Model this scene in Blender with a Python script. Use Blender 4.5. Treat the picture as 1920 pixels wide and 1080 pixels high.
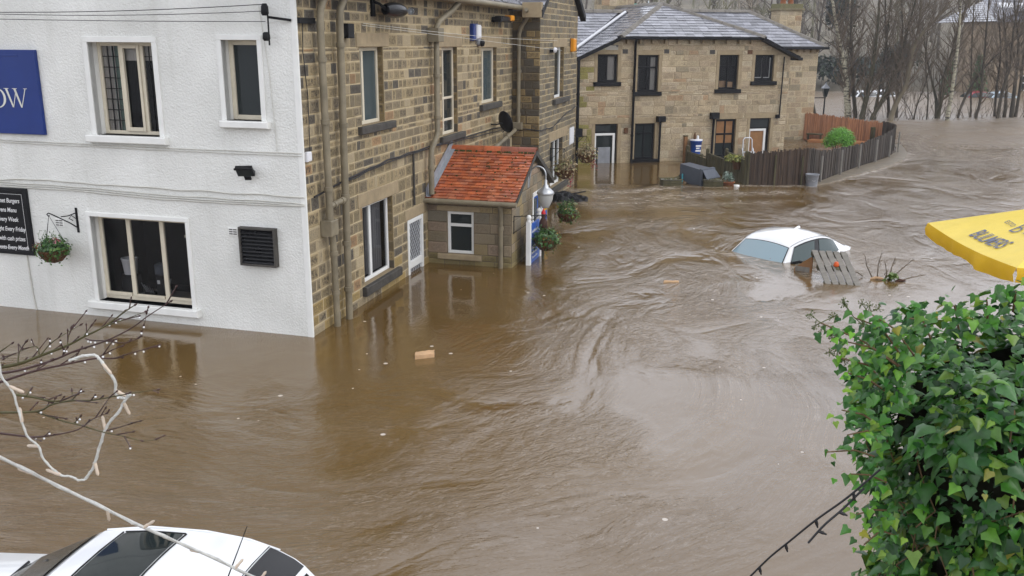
import bpy, math, random
from mathutils import Vector, Matrix, noise
R = math.radians
scene = bpy.context.scene
for o in list(bpy.data.objects):
    bpy.data.objects.remove(o)

# ------------------------------------------------------------------ camera
CAM_H = 4.4
cam_data = bpy.data.cameras.new('camera')
cam = bpy.data.objects.new('camera', cam_data)
scene.collection.objects.link(cam)
pitch = math.atan(467 / 1730)
fwd = Vector((0, math.cos(pitch), -math.sin(pitch)))
upv = Vector((0, math.sin(pitch), math.cos(pitch)))
rgt = Vector((1, 0, 0))
rx = (rgt + upv * 0.004).normalized()
ry = (upv - rgt * 0.004).normalized()
cam.matrix_world = Matrix(((rx.x, ry.x, -fwd.x, 0), (rx.y, ry.y, -fwd.y, 0), (rx.z, ry.z, -fwd.z, CAM_H), (0, 0, 0, 1)))
cam_data.sensor_width = 36
cam_data.lens = 36 * 1730 / 1920
cam_data.clip_start = 0.05
cam_data.clip_end = 3000
scene.camera = cam

# ------------------------------------------------------------------ overcast sky, weak broad sun
SUN_EL, SUN_AZ = R(48), R(115)           # azimuth clockwise from +Y
world = bpy.data.worlds.new('World')
scene.world = world
world.use_nodes = True
wn, wl = world.node_tree.nodes, world.node_tree.links
bg = wn['Background']
sky = wn.new('ShaderNodeTexSky')
sky.sky_type = 'NISHITA'
sky.sun_disc = False
sky.sun_elevation = SUN_EL
sky.sun_rotation = SUN_AZ
sky.dust_density = 4.0
hs = wn.new('ShaderNodeHueSaturation')
hs.inputs['Saturation'].default_value = 0.10
wl.new(sky.outputs[0], hs.inputs['Color'])
mx = wn.new('ShaderNodeMix'); mx.data_type = 'RGBA'
mx.inputs[0].default_value = 0.72
# cloud deck: pale grey, brightest in a broad band above the hills
wt = wn.new('ShaderNodeTexCoord'); ws = wn.new('ShaderNodeSeparateXYZ'); wr_ = wn.new('ShaderNodeValToRGB')
wl.new(wt.outputs['Generated'], ws.inputs[0]); wl.new(ws.outputs[2], wr_.inputs[0])
for i_, (p_, v_) in enumerate(((0.0, .66), (.16, 1.0), (.5, .97), (1.0, .50))):
    el_ = wr_.color_ramp.elements[i_] if i_ < 2 else wr_.color_ramp.elements.new(p_)
    el_.position = p_; el_.color = (v_ * .935, v_ * .98, v_ * 1.04, 1)
wg = wn.new('ShaderNodeMix'); wg.data_type = 'RGBA'; wg.blend_type = 'MULTIPLY'; wg.inputs[0].default_value = 1
wg.inputs[7].default_value = (18.2, 18.0, 18.6, 1)
wl.new(wr_.outputs[0], wg.inputs[6]); wl.new(wg.outputs[2], mx.inputs[7])
wl.new(hs.outputs[0], mx.inputs[6])
wl.new(mx.outputs[2], bg.inputs['Color'])
bg.inputs['Strength'].default_value = 0.10
sun_d = bpy.data.lights.new('sun', 'SUN')
sun_d.energy = 0.6
sun_d.angle = R(35)
sun_d.color = (1.0, 0.97, 0.93)
sun = bpy.data.objects.new('sun', sun_d)
scene.collection.objects.link(sun)
sdir = Vector((math.sin(SUN_AZ) * math.cos(SUN_EL), math.cos(SUN_AZ) * math.cos(SUN_EL), math.sin(SUN_EL)))
sun.rotation_euler = sdir.to_track_quat('Z', 'Y').to_euler()
scene.view_settings.view_transform = 'Standard'
scene.view_settings.look = 'None'
scene.view_settings.gamma = 1
scene.view_settings.exposure = 0.31

# ------------------------------------------------------------------ materials
def nt(name):
    m = bpy.data.materials.new(name)
    m.use_nodes = True
    n, l = m.node_tree.nodes, m.node_tree.links
    return m, n, l, n['Principled BSDF']

def node(n, t, **kw):
    x = n.new(t)
    for k, v in kw.items():
        if k.startswith('i_'):
            key = k[2:].replace('_', ' ')
            x.inputs[int(key) if key.isdigit() else key].default_value = v
        else:
            setattr(x, k, v)
    return x

def rgb(c):
    return (c[0], c[1], c[2], 1)

def M(name, col=(.5, .5, .5), rough=.6, var=.25, scale=6.0, bump=0.0, bscale=40.0, spec=.28, metal=0.0, attr=False, stretch=(1, 1, 1), coat=0.0, bdist=.01, translucent=0.0):
    m, n, l, b = nt(name)
    tc = node(n, 'ShaderNodeTexCoord')
    mp = node(n, 'ShaderNodeMapping'); mp.inputs['Scale'].default_value = stretch
    l.new(tc.outputs['Object'], mp.inputs[0])
    nz = node(n, 'ShaderNodeTexNoise', i_Scale=scale, i_Detail=6.0, i_Roughness=.6)
    l.new(mp.outputs[0], nz.inputs['Vector'])
    mr = node(n, 'ShaderNodeMapRange', i_1=.25, i_2=.75, i_3=1 - var, i_4=1 + var)
    l.new(nz.outputs['Fac'], mr.inputs[0])
    mul = node(n, 'ShaderNodeMix', data_type='RGBA', blend_type='MULTIPLY')
    mul.inputs[0].default_value = 1
    if attr:
        at = node(n, 'ShaderNodeAttribute', attribute_name='Col')
        l.new(at.outputs['Color'], mul.inputs[6])
    else:
        mul.inputs[6].default_value = rgb(col)
    l.new(mr.outputs[0], mul.inputs[7])
    l.new(mul.outputs[2], b.inputs['Base Color'])
    b.inputs['Roughness'].default_value = rough
    b.inputs['Specular IOR Level'].default_value = spec
    b.inputs['Metallic'].default_value = metal
    b.inputs['Coat Weight'].default_value = coat
    if bump:
        n2 = node(n, 'ShaderNodeTexNoise', i_Scale=bscale, i_Detail=4.0)
        l.new(mp.outputs[0], n2.inputs['Vector'])
        bp = node(n, 'ShaderNodeBump', i_Strength=bump, i_Distance=bdist)
        l.new(n2.outputs['Fac'], bp.inputs['Height'])
        l.new(bp.outputs[0], b.inputs['Normal'])
    if translucent:
        tr = node(n, 'ShaderNodeBsdfTranslucent')
        l.new(mul.outputs[2], tr.inputs['Color'])
        ms = node(n, 'ShaderNodeMixShader'); ms.inputs[0].default_value = translucent
        l.new(b.outputs[0], ms.inputs[1]); l.new(tr.outputs[0], ms.inputs[2])
        l.new(ms.outputs[0], n['Material Output'].inputs['Surface'])
    return m

def stone_mat(name, soot=(.045, .038, .03), amount=1.0, scale=9.0):
    """weathered gritstone: block colour in Col (alpha = how much soot the block holds), UV is 0-1 on each block face"""
    m, n, l, b = nt(name)
    at = node(n, 'ShaderNodeAttribute', attribute_name='Col')
    tc = node(n, 'ShaderNodeTexCoord')
    nz = node(n, 'ShaderNodeTexNoise', i_Scale=scale, i_Detail=8.0, i_Roughness=.7)
    l.new(tc.outputs['Object'], nz.inputs['Vector'])
    fine = node(n, 'ShaderNodeTexNoise', i_Scale=scale * 7, i_Detail=5.0, i_Roughness=.7)
    l.new(tc.outputs['Object'], fine.inputs['Vector'])
    # distance to the block's edge
    uv = node(n, 'ShaderNodeUVMap')
    sep = node(n, 'ShaderNodeSeparateXYZ')
    l.new(uv.outputs[0], sep.inputs[0])
    def edge(sock):
        a = node(n, 'ShaderNodeMath', operation='SUBTRACT'); a.inputs[1].default_value = .5
        l.new(sock, a.inputs[0])
        c = node(n, 'ShaderNodeMath', operation='ABSOLUTE'); l.new(a.outputs[0], c.inputs[0])
        d = node(n, 'ShaderNodeMapRange', i_1=.5, i_2=.36, i_3=0.0, i_4=1.0); l.new(c.outputs[0], d.inputs[0])
        return d.outputs[0]
    e1, e2 = edge(sep.outputs[0]), edge(sep.outputs[1])
    em = node(n, 'ShaderNodeMath', operation='MULTIPLY'); l.new(e1, em.inputs[0]); l.new(e2, em.inputs[1])
    sm = node(n, 'ShaderNodeMapRange', i_1=.38, i_2=.62, i_3=0.0, i_4=1.0); l.new(nz.outputs['Fac'], sm.inputs[0])
    f1 = node(n, 'ShaderNodeMath', operation='MULTIPLY'); l.new(em.outputs[0], f1.inputs[0]); l.new(sm.outputs[0], f1.inputs[1])
    f2 = node(n, 'ShaderNodeMath', operation='MULTIPLY'); l.new(f1.outputs[0], f2.inputs[0]); l.new(at.outputs['Alpha'], f2.inputs[1])
    f3 = node(n, 'ShaderNodeMath', operation='MULTIPLY', use_clamp=True); l.new(f2.outputs[0], f3.inputs[0]); f3.inputs[1].default_value = amount
    mr = node(n, 'ShaderNodeMapRange', i_1=.3, i_2=.7, i_3=.62, i_4=1.3); l.new(fine.outputs['Fac'], mr.inputs[0])
    mul = node(n, 'ShaderNodeMix', data_type='RGBA', blend_type='MULTIPLY'); mul.inputs[0].default_value = 1
    l.new(at.outputs['Color'], mul.inputs[6]); l.new(mr.outputs[0], mul.inputs[7])
    mix = node(n, 'ShaderNodeMix', data_type='RGBA'); mix.inputs[7].default_value = rgb(soot)
    l.new(f3.outputs[0], mix.inputs[0]); l.new(mul.outputs[2], mix.inputs[6])
    l.new(mix.outputs[2], b.inputs['Base Color'])
    b.inputs['Roughness'].default_value = .75
    b.inputs['Specular IOR Level'].default_value = .25
    ad = node(n, 'ShaderNodeMath', operation='ADD'); l.new(nz.outputs['Fac'], ad.inputs[0]); l.new(fine.outputs['Fac'], ad.inputs[1])
    bp = node(n, 'ShaderNodeBump', i_Strength=.6, i_Distance=.015)
    l.new(ad.outputs[0], bp.inputs['Height']); l.new(bp.outputs[0], b.inputs['Normal'])
    return m

def roughcast_mat():
    m, n, l, b = nt('white painted roughcast')
    tc = node(n, 'ShaderNodeTexCoord')
    vo = node(n, 'ShaderNodeTexNoise', i_Scale=30.0, i_Detail=5.0, i_Roughness=.62)
    l.new(tc.outputs['Object'], vo.inputs['Vector'])
    v2 = node(n, 'ShaderNodeTexVoronoi', i_Scale=34.0)
    l.new(tc.outputs['Object'], v2.inputs['Vector'])
    big = node(n, 'ShaderNodeTexNoise', i_Scale=.8, i_Detail=5.0)
    l.new(tc.outputs['Object'], big.inputs['Vector'])
    cr = node(n, 'ShaderNodeValToRGB')
    cr.color_ramp.elements[0].position = .3; cr.color_ramp.elements[0].color = (.62, .62, .585, 1)
    cr.color_ramp.elements[1].position = .65; cr.color_ramp.elements[1].color = (.76, .76, .725, 1)
    l.new(big.outputs['Fac'], cr.inputs[0])
    # rain streaks of grime running down from the top of the wall
    mp = node(n, 'ShaderNodeMapping'); mp.inputs['Scale'].default_value = (3.5, 3.5, .25)
    l.new(tc.outputs['Object'], mp.inputs[0])
    st = node(n, 'ShaderNodeTexNoise', i_Scale=1.6, i_Detail=5.0); l.new(mp.outputs[0], st.inputs['Vector'])
    mr = node(n, 'ShaderNodeMapRange', i_1=.5, i_2=.75, i_3=0.0, i_4=.16); l.new(st.outputs['Fac'], mr.inputs[0])
    mix = node(n, 'ShaderNodeMix', data_type='RGBA'); mix.inputs[7].default_value = (.36, .35, .29, 1)
    l.new(mr.outputs[0], mix.inputs[0]); l.new(cr.outputs[0], mix.inputs[6])
    l.new(mix.outputs[2], b.inputs['Base Color'])
    b.inputs['Roughness'].default_value = .7
    b.inputs['Specular IOR Level'].default_value = .3
    inv = node(n, 'ShaderNodeMath', operation='SUBTRACT'); l.new(vo.outputs['Fac'], inv.inputs[0])
    s = node(n, 'ShaderNodeMath', operation='MULTIPLY'); l.new(v2.outputs['Distance'], s.inputs[0]); s.inputs[1].default_value = .35
    l.new(s.outputs[0], inv.inputs[1])
    bp = node(n, 'ShaderNodeBump', i_Strength=.75, i_Distance=.02)
    l.new(inv.outputs[0], bp.inputs['Height']); l.new(bp.outputs[0], b.inputs['Normal'])
    return m

def glass_mat(name, tint=(.02, .025, .025), clear=.0, spec=.24):
    """window glass: glossy front over a dark room; clear > 0 lets the room behind it show"""
    m, n, l, b = nt(name)
    b.inputs['Base Color'].default_value = rgb(tint)
    b.inputs['Roughness'].default_value = .04
    b.inputs['Specular IOR Level'].default_value = spec
    tc = node(n, 'ShaderNodeTexCoord')
    nz = node(n, 'ShaderNodeTexNoise', i_Scale=2.2, i_Detail=1.0)
    l.new(tc.outputs['Object'], nz.inputs['Vector'])
    bp = node(n, 'ShaderNodeBump', i_Strength=.12, i_Distance=.02)
    l.new(nz.outputs['Fac'], bp.inputs['Height']); l.new(bp.outputs[0], b.inputs['Normal'])
    if clear:
        tr = node(n, 'ShaderNodeBsdfTransparent')
        gl = node(n, 'ShaderNodeBsdfGlossy'); gl.inputs['Roughness'].default_value = .03
        fr = node(n, 'ShaderNodeFresnel', i_IOR=1.28)
        ms = node(n, 'ShaderNodeMixShader')
        l.new(fr.outputs[0], ms.inputs[0]); l.new(tr.outputs[0], ms.inputs[1]); l.new(gl.outputs[0], ms.inputs[2])
        l.new(ms.outputs[0], n['Material Output'].inputs['Surface'])
        tr.inputs['Color'].default_value = (clear, clear, clear, 1)
    return m

def lattice_mat():
    m, n, l, b = nt('white diamond lattice over dark board')
    uv = node(n, 'ShaderNodeUVMap')
    sep = node(n, 'ShaderNodeSeparateXYZ'); l.new(uv.outputs[0], sep.inputs[0])
    def stripe(op):
        a = node(n, 'ShaderNodeMath', operation=op); l.new(sep.outputs[0], a.inputs[0]); l.new(sep.outputs[1], a.inputs[1])
        p = node(n, 'ShaderNodeMath', operation='PINGPONG'); p.inputs[1].default_value = .5; l.new(a.outputs[0], p.inputs[0])
        g = node(n, 'ShaderNodeMath', operation='LESS_THAN'); g.inputs[1].default_value = .085; l.new(p.outputs[0], g.inputs[0])
        return g.outputs[0]
    mxm = node(n, 'ShaderNodeMath', operation='MAXIMUM'); l.new(stripe('ADD'), mxm.inputs[0]); l.new(stripe('SUBTRACT'), mxm.inputs[1])
    mix = node(n, 'ShaderNodeMix', data_type='RGBA'); mix.inputs[6].default_value = (.02, .022, .028, 1); mix.inputs[7].default_value = (.6, .62, .65, 1)
    l.new(mxm.outputs[0], mix.inputs[0]); l.new(mix.outputs[2], b.inputs['Base Color'])
    b.inputs['Roughness'].default_value = .4
    return m

def water_mat():
    m, n, l, b = nt('silty brown flood water')
    uv = node(n, 'ShaderNodeUVMap'); uv.uv_map = 'flow'
    tc = node(n, 'ShaderNodeTexCoord')
    ch = node(n, 'ShaderNodeAttribute', attribute_name='chop')
    fo = node(n, 'ShaderNodeAttribute', attribute_name='foam')
    def noise_(vec, sc, scl, det, dist=0.0, rough=.55):
        mp = node(n, 'ShaderNodeMapping'); mp.inputs['Scale'].default_value = sc
        l.new(vec, mp.inputs[0])
        z = node(n, 'ShaderNodeTexNoise', i_Scale=scl, i_Detail=det, i_Distortion=dist, i_Roughness=rough)
        l.new(mp.outputs[0], z.inputs['Vector'])
        return z.outputs['Fac']
    def math_(op, a, c):
        x = node(n, 'ShaderNodeMath', operation=op)
        for i, v in enumerate((a, c)):
            if isinstance(v, (int, float)): x.inputs[i].default_value = v
            else: l.new(v, x.inputs[i])
        return x.outputs[0]
    streak = noise_(uv.outputs[0], (.7, 1.6, 1), 1.5, 7.0, 1.0, .62)
    ripple = noise_(uv.outputs[0], (1.0, 1.7, 1), 5.2, 6.0, .9, .62)
    fine = noise_(uv.outputs[0], (1, 1.6, 1), 14.0, 4.0, .6)
    patch = noise_(uv.outputs[0], (.45, .7, 1), .8, 3.0, 1.2)
    calm = noise_(tc.outputs['Object'], (1, 1, 1), 1.3, 2.0, .4)
    gate = node(n, 'ShaderNodeMapRange', i_1=.36, i_2=.62, i_3=.12, i_4=1.1); l.new(patch, gate.inputs[0])
    chg = math_('MULTIPLY', ch.outputs['Fac'], gate.outputs[0])
    h1 = math_('DIVIDE', math_('MULTIPLY', streak, .044), math_('MAXIMUM', ch.outputs['Fac'], 1.0))
    h2 = math_('MULTIPLY', ripple, .0215)
    h3 = math_('MULTIPLY', fine, .0064)
    hs_ = math_('ADD', math_('ADD', h1, h2), h3)
    hh = math_('ADD', math_('MULTIPLY', hs_, chg), math_('MULTIPLY', math_('ADD', math_('MULTIPLY', calm, .010), math_('MULTIPLY', fine, .0012)), 1.0))
    bp = node(n, 'ShaderNodeBump', i_Strength=1.0, i_Distance=1.0)
    l.new(hh, bp.inputs['Height']); l.new(bp.outputs[0], b.inputs['Normal'])
    silt = noise_(uv.outputs[0], (.3, .6, 1), .6, 4.0, 1.0)
    cr = node(n, 'ShaderNodeValToRGB')
    cr.color_ramp.elements[0].position = .3; cr.color_ramp.elements[0].color = (.108, .062, .017, 1)
    cr.color_ramp.elements[1].position = .7; cr.color_ramp.elements[1].color = (.130, .077, .023, 1)
    l.new(silt, cr.inputs[0])
    # froth: thin broken lines riding the current, and a collar where water breaks on things
    fn1 = noise_(uv.outputs[0], (.8, 2.2, 1), 2.6, 8.0, 1.6, .68)
    ridge = math_('ABSOLUTE', math_('SUBTRACT', fn1, .5), 0)
    line = node(n, 'ShaderNodeMapRange', i_1=.016, i_2=.002, i_3=0.0, i_4=1.0); l.new(ridge, line.inputs[0])
    lg = math_('MULTIPLY', line.outputs[0], math_('MULTIPLY', chg, .32))
    spk = noise_(tc.outputs['Object'], (.45, 1.7, 1), 8.0, 7.0, .9, .72)
    col = node(n, 'ShaderNodeMapRange', i_1=.42, i_2=.6, i_3=0.0, i_4=1.0); l.new(spk, col.inputs[0])
    cg = math_('MULTIPLY', col.outputs[0], fo.outputs['Fac'])
    lg = math_('MULTIPLY', math_('MULTIPLY', lg, col.outputs[0]), 1.1)
    # single flecks of froth drifting on the slack water
    vf = node(n, 'ShaderNodeTexVoronoi', i_Scale=3.4); l.new(tc.outputs['Object'], vf.inputs['Vector'])
    vs = node(n, 'ShaderNodeSeparateColor'); l.new(vf.outputs['Color'], vs.inputs[0])
    vr = math_('MULTIPLY', math_('POWER', vs.outputs[0], 5.0), .11)
    fk = math_('MULTIPLY', math_('LESS_THAN', vf.outputs['Distance'], vr), .75)
    lg = math_('MAXIMUM', lg, fk)
    ff = node(n, 'ShaderNodeMath', operation='MAXIMUM', use_clamp=True); l.new(lg, ff.inputs[0]); l.new(cg, ff.inputs[1])
    mix = node(n, 'ShaderNodeMix', data_type='RGBA'); mix.inputs[7].default_value = (.62, .56, .49, 1)
    l.new(ff.outputs[0], mix.inputs[0]); l.new(cr.outputs[0], mix.inputs[6])
    l.new(mix.outputs[2], b.inputs['Base Color'])
    rr = node(n, 'ShaderNodeMapRange', i_1=0.0, i_2=1.0, i_3=.05, i_4=.6); l.new(ff.outputs[0], rr.inputs[0])
    cr2 = node(n, 'ShaderNodeMapRange', i_1=1.2, i_2=5.0, i_3=0.0, i_4=.40); l.new(ch.outputs['Fac'], cr2.inputs[0])
    l.new(math_('ADD', rr.outputs[0], cr2.outputs[0]), b.inputs['Roughness'])      # wavelets too small to draw, far out
    b.inputs['IOR'].default_value = 1.7
    b.inputs['Specular IOR Level'].default_value = .62
    return m

def brush_mat(name, a, c, sx=60.0):
    m, n, l, b = nt(name)
    at = node(n, 'ShaderNodeAttribute', attribute_name='Col')
    tc = node(n, 'ShaderNodeTexCoord')
    mp = node(n, 'ShaderNodeMapping'); mp.inputs['Scale'].default_value = (sx, sx, 3.0)
    l.new(tc.outputs['Object'], mp.inputs[0])
    nz = node(n, 'ShaderNodeTexNoise', i_Scale=1.0, i_Detail=4.0); l.new(mp.outputs[0], nz.inputs['Vector'])
    cr = node(n, 'ShaderNodeValToRGB')
    cr.color_ramp.elements[0].position = .3; cr.color_ramp.elements[0].color = rgb(a)
    cr.color_ramp.elements[1].position = .72; cr.color_ramp.elements[1].color = rgb(c)
    l.new(nz.outputs['Fac'], cr.inputs[0])
    mul = node(n, 'ShaderNodeMix', data_type='RGBA', blend_type='MULTIPLY'); mul.inputs[0].default_value = 1
    l.new(cr.outputs[0], mul.inputs[6]); l.new(at.outputs['Color'], mul.inputs[7])
    l.new(mul.outputs[2], b.inputs['Base Color']); b.inputs['Roughness'].default_value = .75
    return m

def birch_mat():
    m, n, l, b = nt('birch bark')
    tc = node(n, 'ShaderNodeTexCoord')
    mp = node(n, 'ShaderNodeMapping'); mp.inputs['Scale'].default_value = (1.5, 1.5, 5.0)
    l.new(tc.outputs['Object'], mp.inputs[0])
    nz = node(n, 'ShaderNodeTexNoise', i_Scale=1.6, i_Detail=5.0, i_Roughness=.7); l.new(mp.outputs[0], nz.inputs['Vector'])
    cr = node(n, 'ShaderNodeValToRGB')
    e = cr.color_ramp.elements
    e[0].position = .4; e[0].color = (.035, .03, .022, 1)
    e[1].position = .52; e[1].color = (.40, .37, .27, 1)
    l.new(nz.outputs['Fac'], cr.inputs[0]); l.new(cr.outputs[0], b.inputs['Base Color']); b.inputs['Roughness'].default_value = .8
    return m

MT = {}
MT['stone'] = stone_mat('sooty gritstone blocks', soot=(.055, .044, .034), amount=1.0, scale=22.0)
MT['rubble'] = stone_mat('buff rubble stone blocks', soot=(.09, .066, .04), amount=.6, scale=4.0)
MT['mortar'] = M('sandy lime mortar', (.44, .355, .22), .9, .2, 5, .4, 60)
MT['mortar_house'] = M('buff mortar', (.30, .235, .15), .9, .25, 5, .4, 60)
MT['mortar_dark'] = M('grey mortar', (.13, .105, .072), .9, .3, 4, .4, 60)
MT['dressed'] = M('dressed sandstone', (.30, .235, .145), .8, .22, 5, .3, 50, spec=.25)
MT['sill_stone'] = M('dark stained stone sill', (.06, .055, .048), .7, .4, 6, .3, 40)
MT['white'] = roughcast_mat()
MT['smooth_white'] = M('smooth white masonry paint', (.72, .72, .69), .55, .07, 4, .15, 25)
MT['cream'] = M('cream painted wood', (.60, .54, .42), .45, .08, 5)
MT['upvc'] = M('white window plastic', (.72, .72, .70), .35, .05, 3)
MT['black_paint'] = M('black gloss paint', (.007, .007, .008), .45, .2, 8, spec=.14)
MT['black_plastic'] = M('black plastic', (.008, .008, .009), .5, .2, 8, spec=.16)
MT['pipe'] = M('fawn painted pipe', (.20, .17, .115), .5, .3, 3)
MT['lead'] = M('grey lead sheet', (.24, .25, .27), .4, .25, 4)
MT['glass'] = glass_mat('dark window glass')
MT['glass_clear'] = glass_mat('clear window glass', clear=.72)
MT['glass_blue'] = glass_mat('window glass before a blue grey curtain', (.055, .075, .08))
MT['glass_sky_sheen'] = glass_mat('windscreen glass with painted sky sheen', (.25, .34, .38), spec=.6)  # pale sky reflection put into the base colour
MT['glass_car'] = glass_mat('tinted car glass', (.012, .018, .019), spec=.5)
MT['glass_green'] = glass_mat('green tinted car glass', (.030, .052, .050), spec=.5)
MT['ivy_core'] = M('painted shade inside ivy', (.010, .010, .006), 1.0, .4, 20, spec=0.0)  # near black colour paints the shade in the gaps between leaves
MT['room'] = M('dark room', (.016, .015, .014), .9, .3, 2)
MT['blind'] = M('pale grey blind', (.19, .19, .2), .8, .1, 3)
MT['curtain'] = M('pale curtain', (.5, .47, .43), .9, .2, 12, stretch=(8, 8, .4))
MT['green_curtain'] = M('green curtain', (.16, .23, .19), .9, .3, 12, stretch=(8, 8, .4))
MT['plywood'] = M('brown plywood board', (.25, .125, .05), .7, .2, 5)
MT['slate'] = M('wet slate', rough=.17, var=.3, scale=9, bump=.25, bscale=30, attr=True, spec=.65)
MT['clay'] = M('wet red clay tile', rough=.32, var=.3, scale=10, bump=.2, bscale=40, attr=True, spec=.5)
MT['moss'] = M('moss', (.035, .045, .012), .9, .4, 20)
MT['ridge_stone'] = M('grey ridge tiles', (.15, .135, .115), .6, .35, 5, .3, 20)
MT['lattice'] = lattice_mat()
MT['water'] = water_mat()
MT['sign_blue'] = M('blue sign paint', (.008, .028, .16), .3, .12, 2)
MT['poster_blue'] = M('blue poster', (.02, .10, .42), .35, .1, 4)
MT['letter'] = M('pale lettering', (.62, .62, .56), .5, .05, 5)
MT['chalk'] = M('white chalk paint', (.7, .7, .7), .8, .2, 30)
MT['foliage'] = M('leaves', rough=.3, var=.3, scale=30, attr=True, spec=.4, translucent=.2)
MT['dry'] = M('dry stems', rough=.8, var=.25, scale=20, attr=True)
MT['terracotta'] = M('terracotta', (.26, .09, .035), .6, .3, 8)
MT['terracotta_dark'] = M('dark brown clay', (.06, .025, .015), .6, .3, 8)
MT['wicker'] = M('brown wicker', (.10, .045, .018), .7, .5, 30, .5, 60, stretch=(1, 1, .3))
MT['bark'] = M('dark wet bark', (.062, .052, .036), .7, .45, 3, .4, 20, stretch=(1, 1, .3))
MT['bark_green'] = M('algae green bark', (.062, .056, .032), .7, .4, 2.5, .4, 20, stretch=(1, 1, .3))
MT['pale_bark'] = M('lichen pale bark', (.16, .135, .09), .8, .5, 1.6, .4, 20, stretch=(1, 1, .4))
MT['birch'] = birch_mat()
MT['twig'] = M('bare twigs', (.12, .092, .064), .8, .3, 3)
MT['wood_far'] = M('bare woodland twigs', rough=.9, var=.3, scale=1, attr=True, spec=.1)
MT['car_white'] = M('white car paint', (.78, .79, .80), .12, .02, 2, coat=.6)
MT['car_dirty'] = M('silt splashed white car paint', (.76, .765, .76), .16, .07, 3.2, coat=.5)
MT['car_red'] = M('red car paint', (.30, .02, .03), .2, .05, 2, coat=.6)
MT['car_blue'] = M('pale blue car paint', (.45, .55, .62), .2, .05, 2, coat=.6)
MT['trim'] = M('black car trim', (.01, .01, .011), .25, .1, 5)
MT['rubber'] = M('tyre rubber', (.015, .015, .015), .8, .2, 5)
MT['red_lens'] = M('red lamp lens', (.45, .01, .015), .15, .05, 3)
MT['galv'] = M('weathered grey planks', (.20, .185, .16), .6, .25, 4, .25, 30, stretch=(1, 6, 1))
MT['bright_wood'] = M('split pale timber', (.47, .30, .165), .7, .25, 6, .3, 30, stretch=(1, 5, 1))
MT['orange_plastic'] = M('orange plastic', (.62, .10, .02), .35, .1, 5)
MT['bin'] = M('grey wheelie bin plastic', (.075, .085, .105), .45, .15, 4)
MT['mossy_wood'] = M('mossy dark timber', (.075, .066, .034), .85, .5, 4, .4, 20, stretch=(1, 1, .3))
MT['brush'] = brush_mat('dark heather brush', (.018, .011, .006), (.085, .050, .028))
MT['brush_wet'] = brush_mat('grey brown heather brush', (.028, .021, .016), (.080, .062, .047))
MT['reed'] = brush_mat('red brown reed', (.24, .10, .045), (.46, .22, .11))
MT['ground'] = M('wet paving', (.20, .165, .12), .35, .35, 2.5, .4, 12)
MT['deck'] = M('orange timber deck', (.36, .16, .07), .5, .2, 4)
MT['hill'] = M('leaf littered hillside', (.155, .135, .10), .95, .5, .12, 0)
MT['bank'] = M('muddy river bank', (.11, .09, .065), .9, .4, .5, 0)
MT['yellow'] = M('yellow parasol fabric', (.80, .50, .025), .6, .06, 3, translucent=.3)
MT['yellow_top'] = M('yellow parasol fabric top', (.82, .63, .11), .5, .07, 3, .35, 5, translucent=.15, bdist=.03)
MT['ink'] = M('grey blue print', (.115, .125, .18), .6, .1, 5)
MT['steel'] = M('brushed steel', (.45, .46, .47), .35, .1, 5, metal=.8)
MT['alu'] = M('aluminium', (.62, .63, .65), .35, .1, 5, metal=.3)
MT['lamp_glass'] = M('frosted lamp glass', (.42, .42, .40), .15, .05, 3)
MT['blue_plastic'] = M('blue plastic tub', (.02, .09, .42), .35, .1, 4)
MT['cable'] = M('black cable', (.02, .02, .022), .5, .2, 10)
MT['cable_white'] = M('painted white cable', (.55, .54, .49), .5, .15, 6)
MT['fairy_white'] = M('white plastic light cable', (.50, .50, .47), .3, .25, 40, .3, 200)
MT['bulb'] = M('clear fairy bulb', (.52, .43, .34), .08, .25, 30)
MT['drop'] = M('water droplet', (.75, .76, .78), .02, .05, 10, spec=1.0)
MT['branch'] = M('purple brown wet twig', (.050, .026, .024), .4, .4, 12)
MT['branch_green'] = M('green algae twig', (.060, .055, .022), .5, .4, 15)
MT['far_stone'] = M('far buff stone', (.26, .20, .135), .9, .35, 1.2)
MT['white_card'] = M('white plastic', (.7, .7, .72), .4, .05, 5)
MT['cyan'] = M('turquoise plastic', (.05, .30, .36), .4, .1, 5)
MT['alarm'] = M('orange alarm plastic', (.70, .27, .01), .4, .05, 5)
MT['teal_sheet'] = M('teal sheet', (.03, .38, .29), .5, .15, 6)

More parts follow.
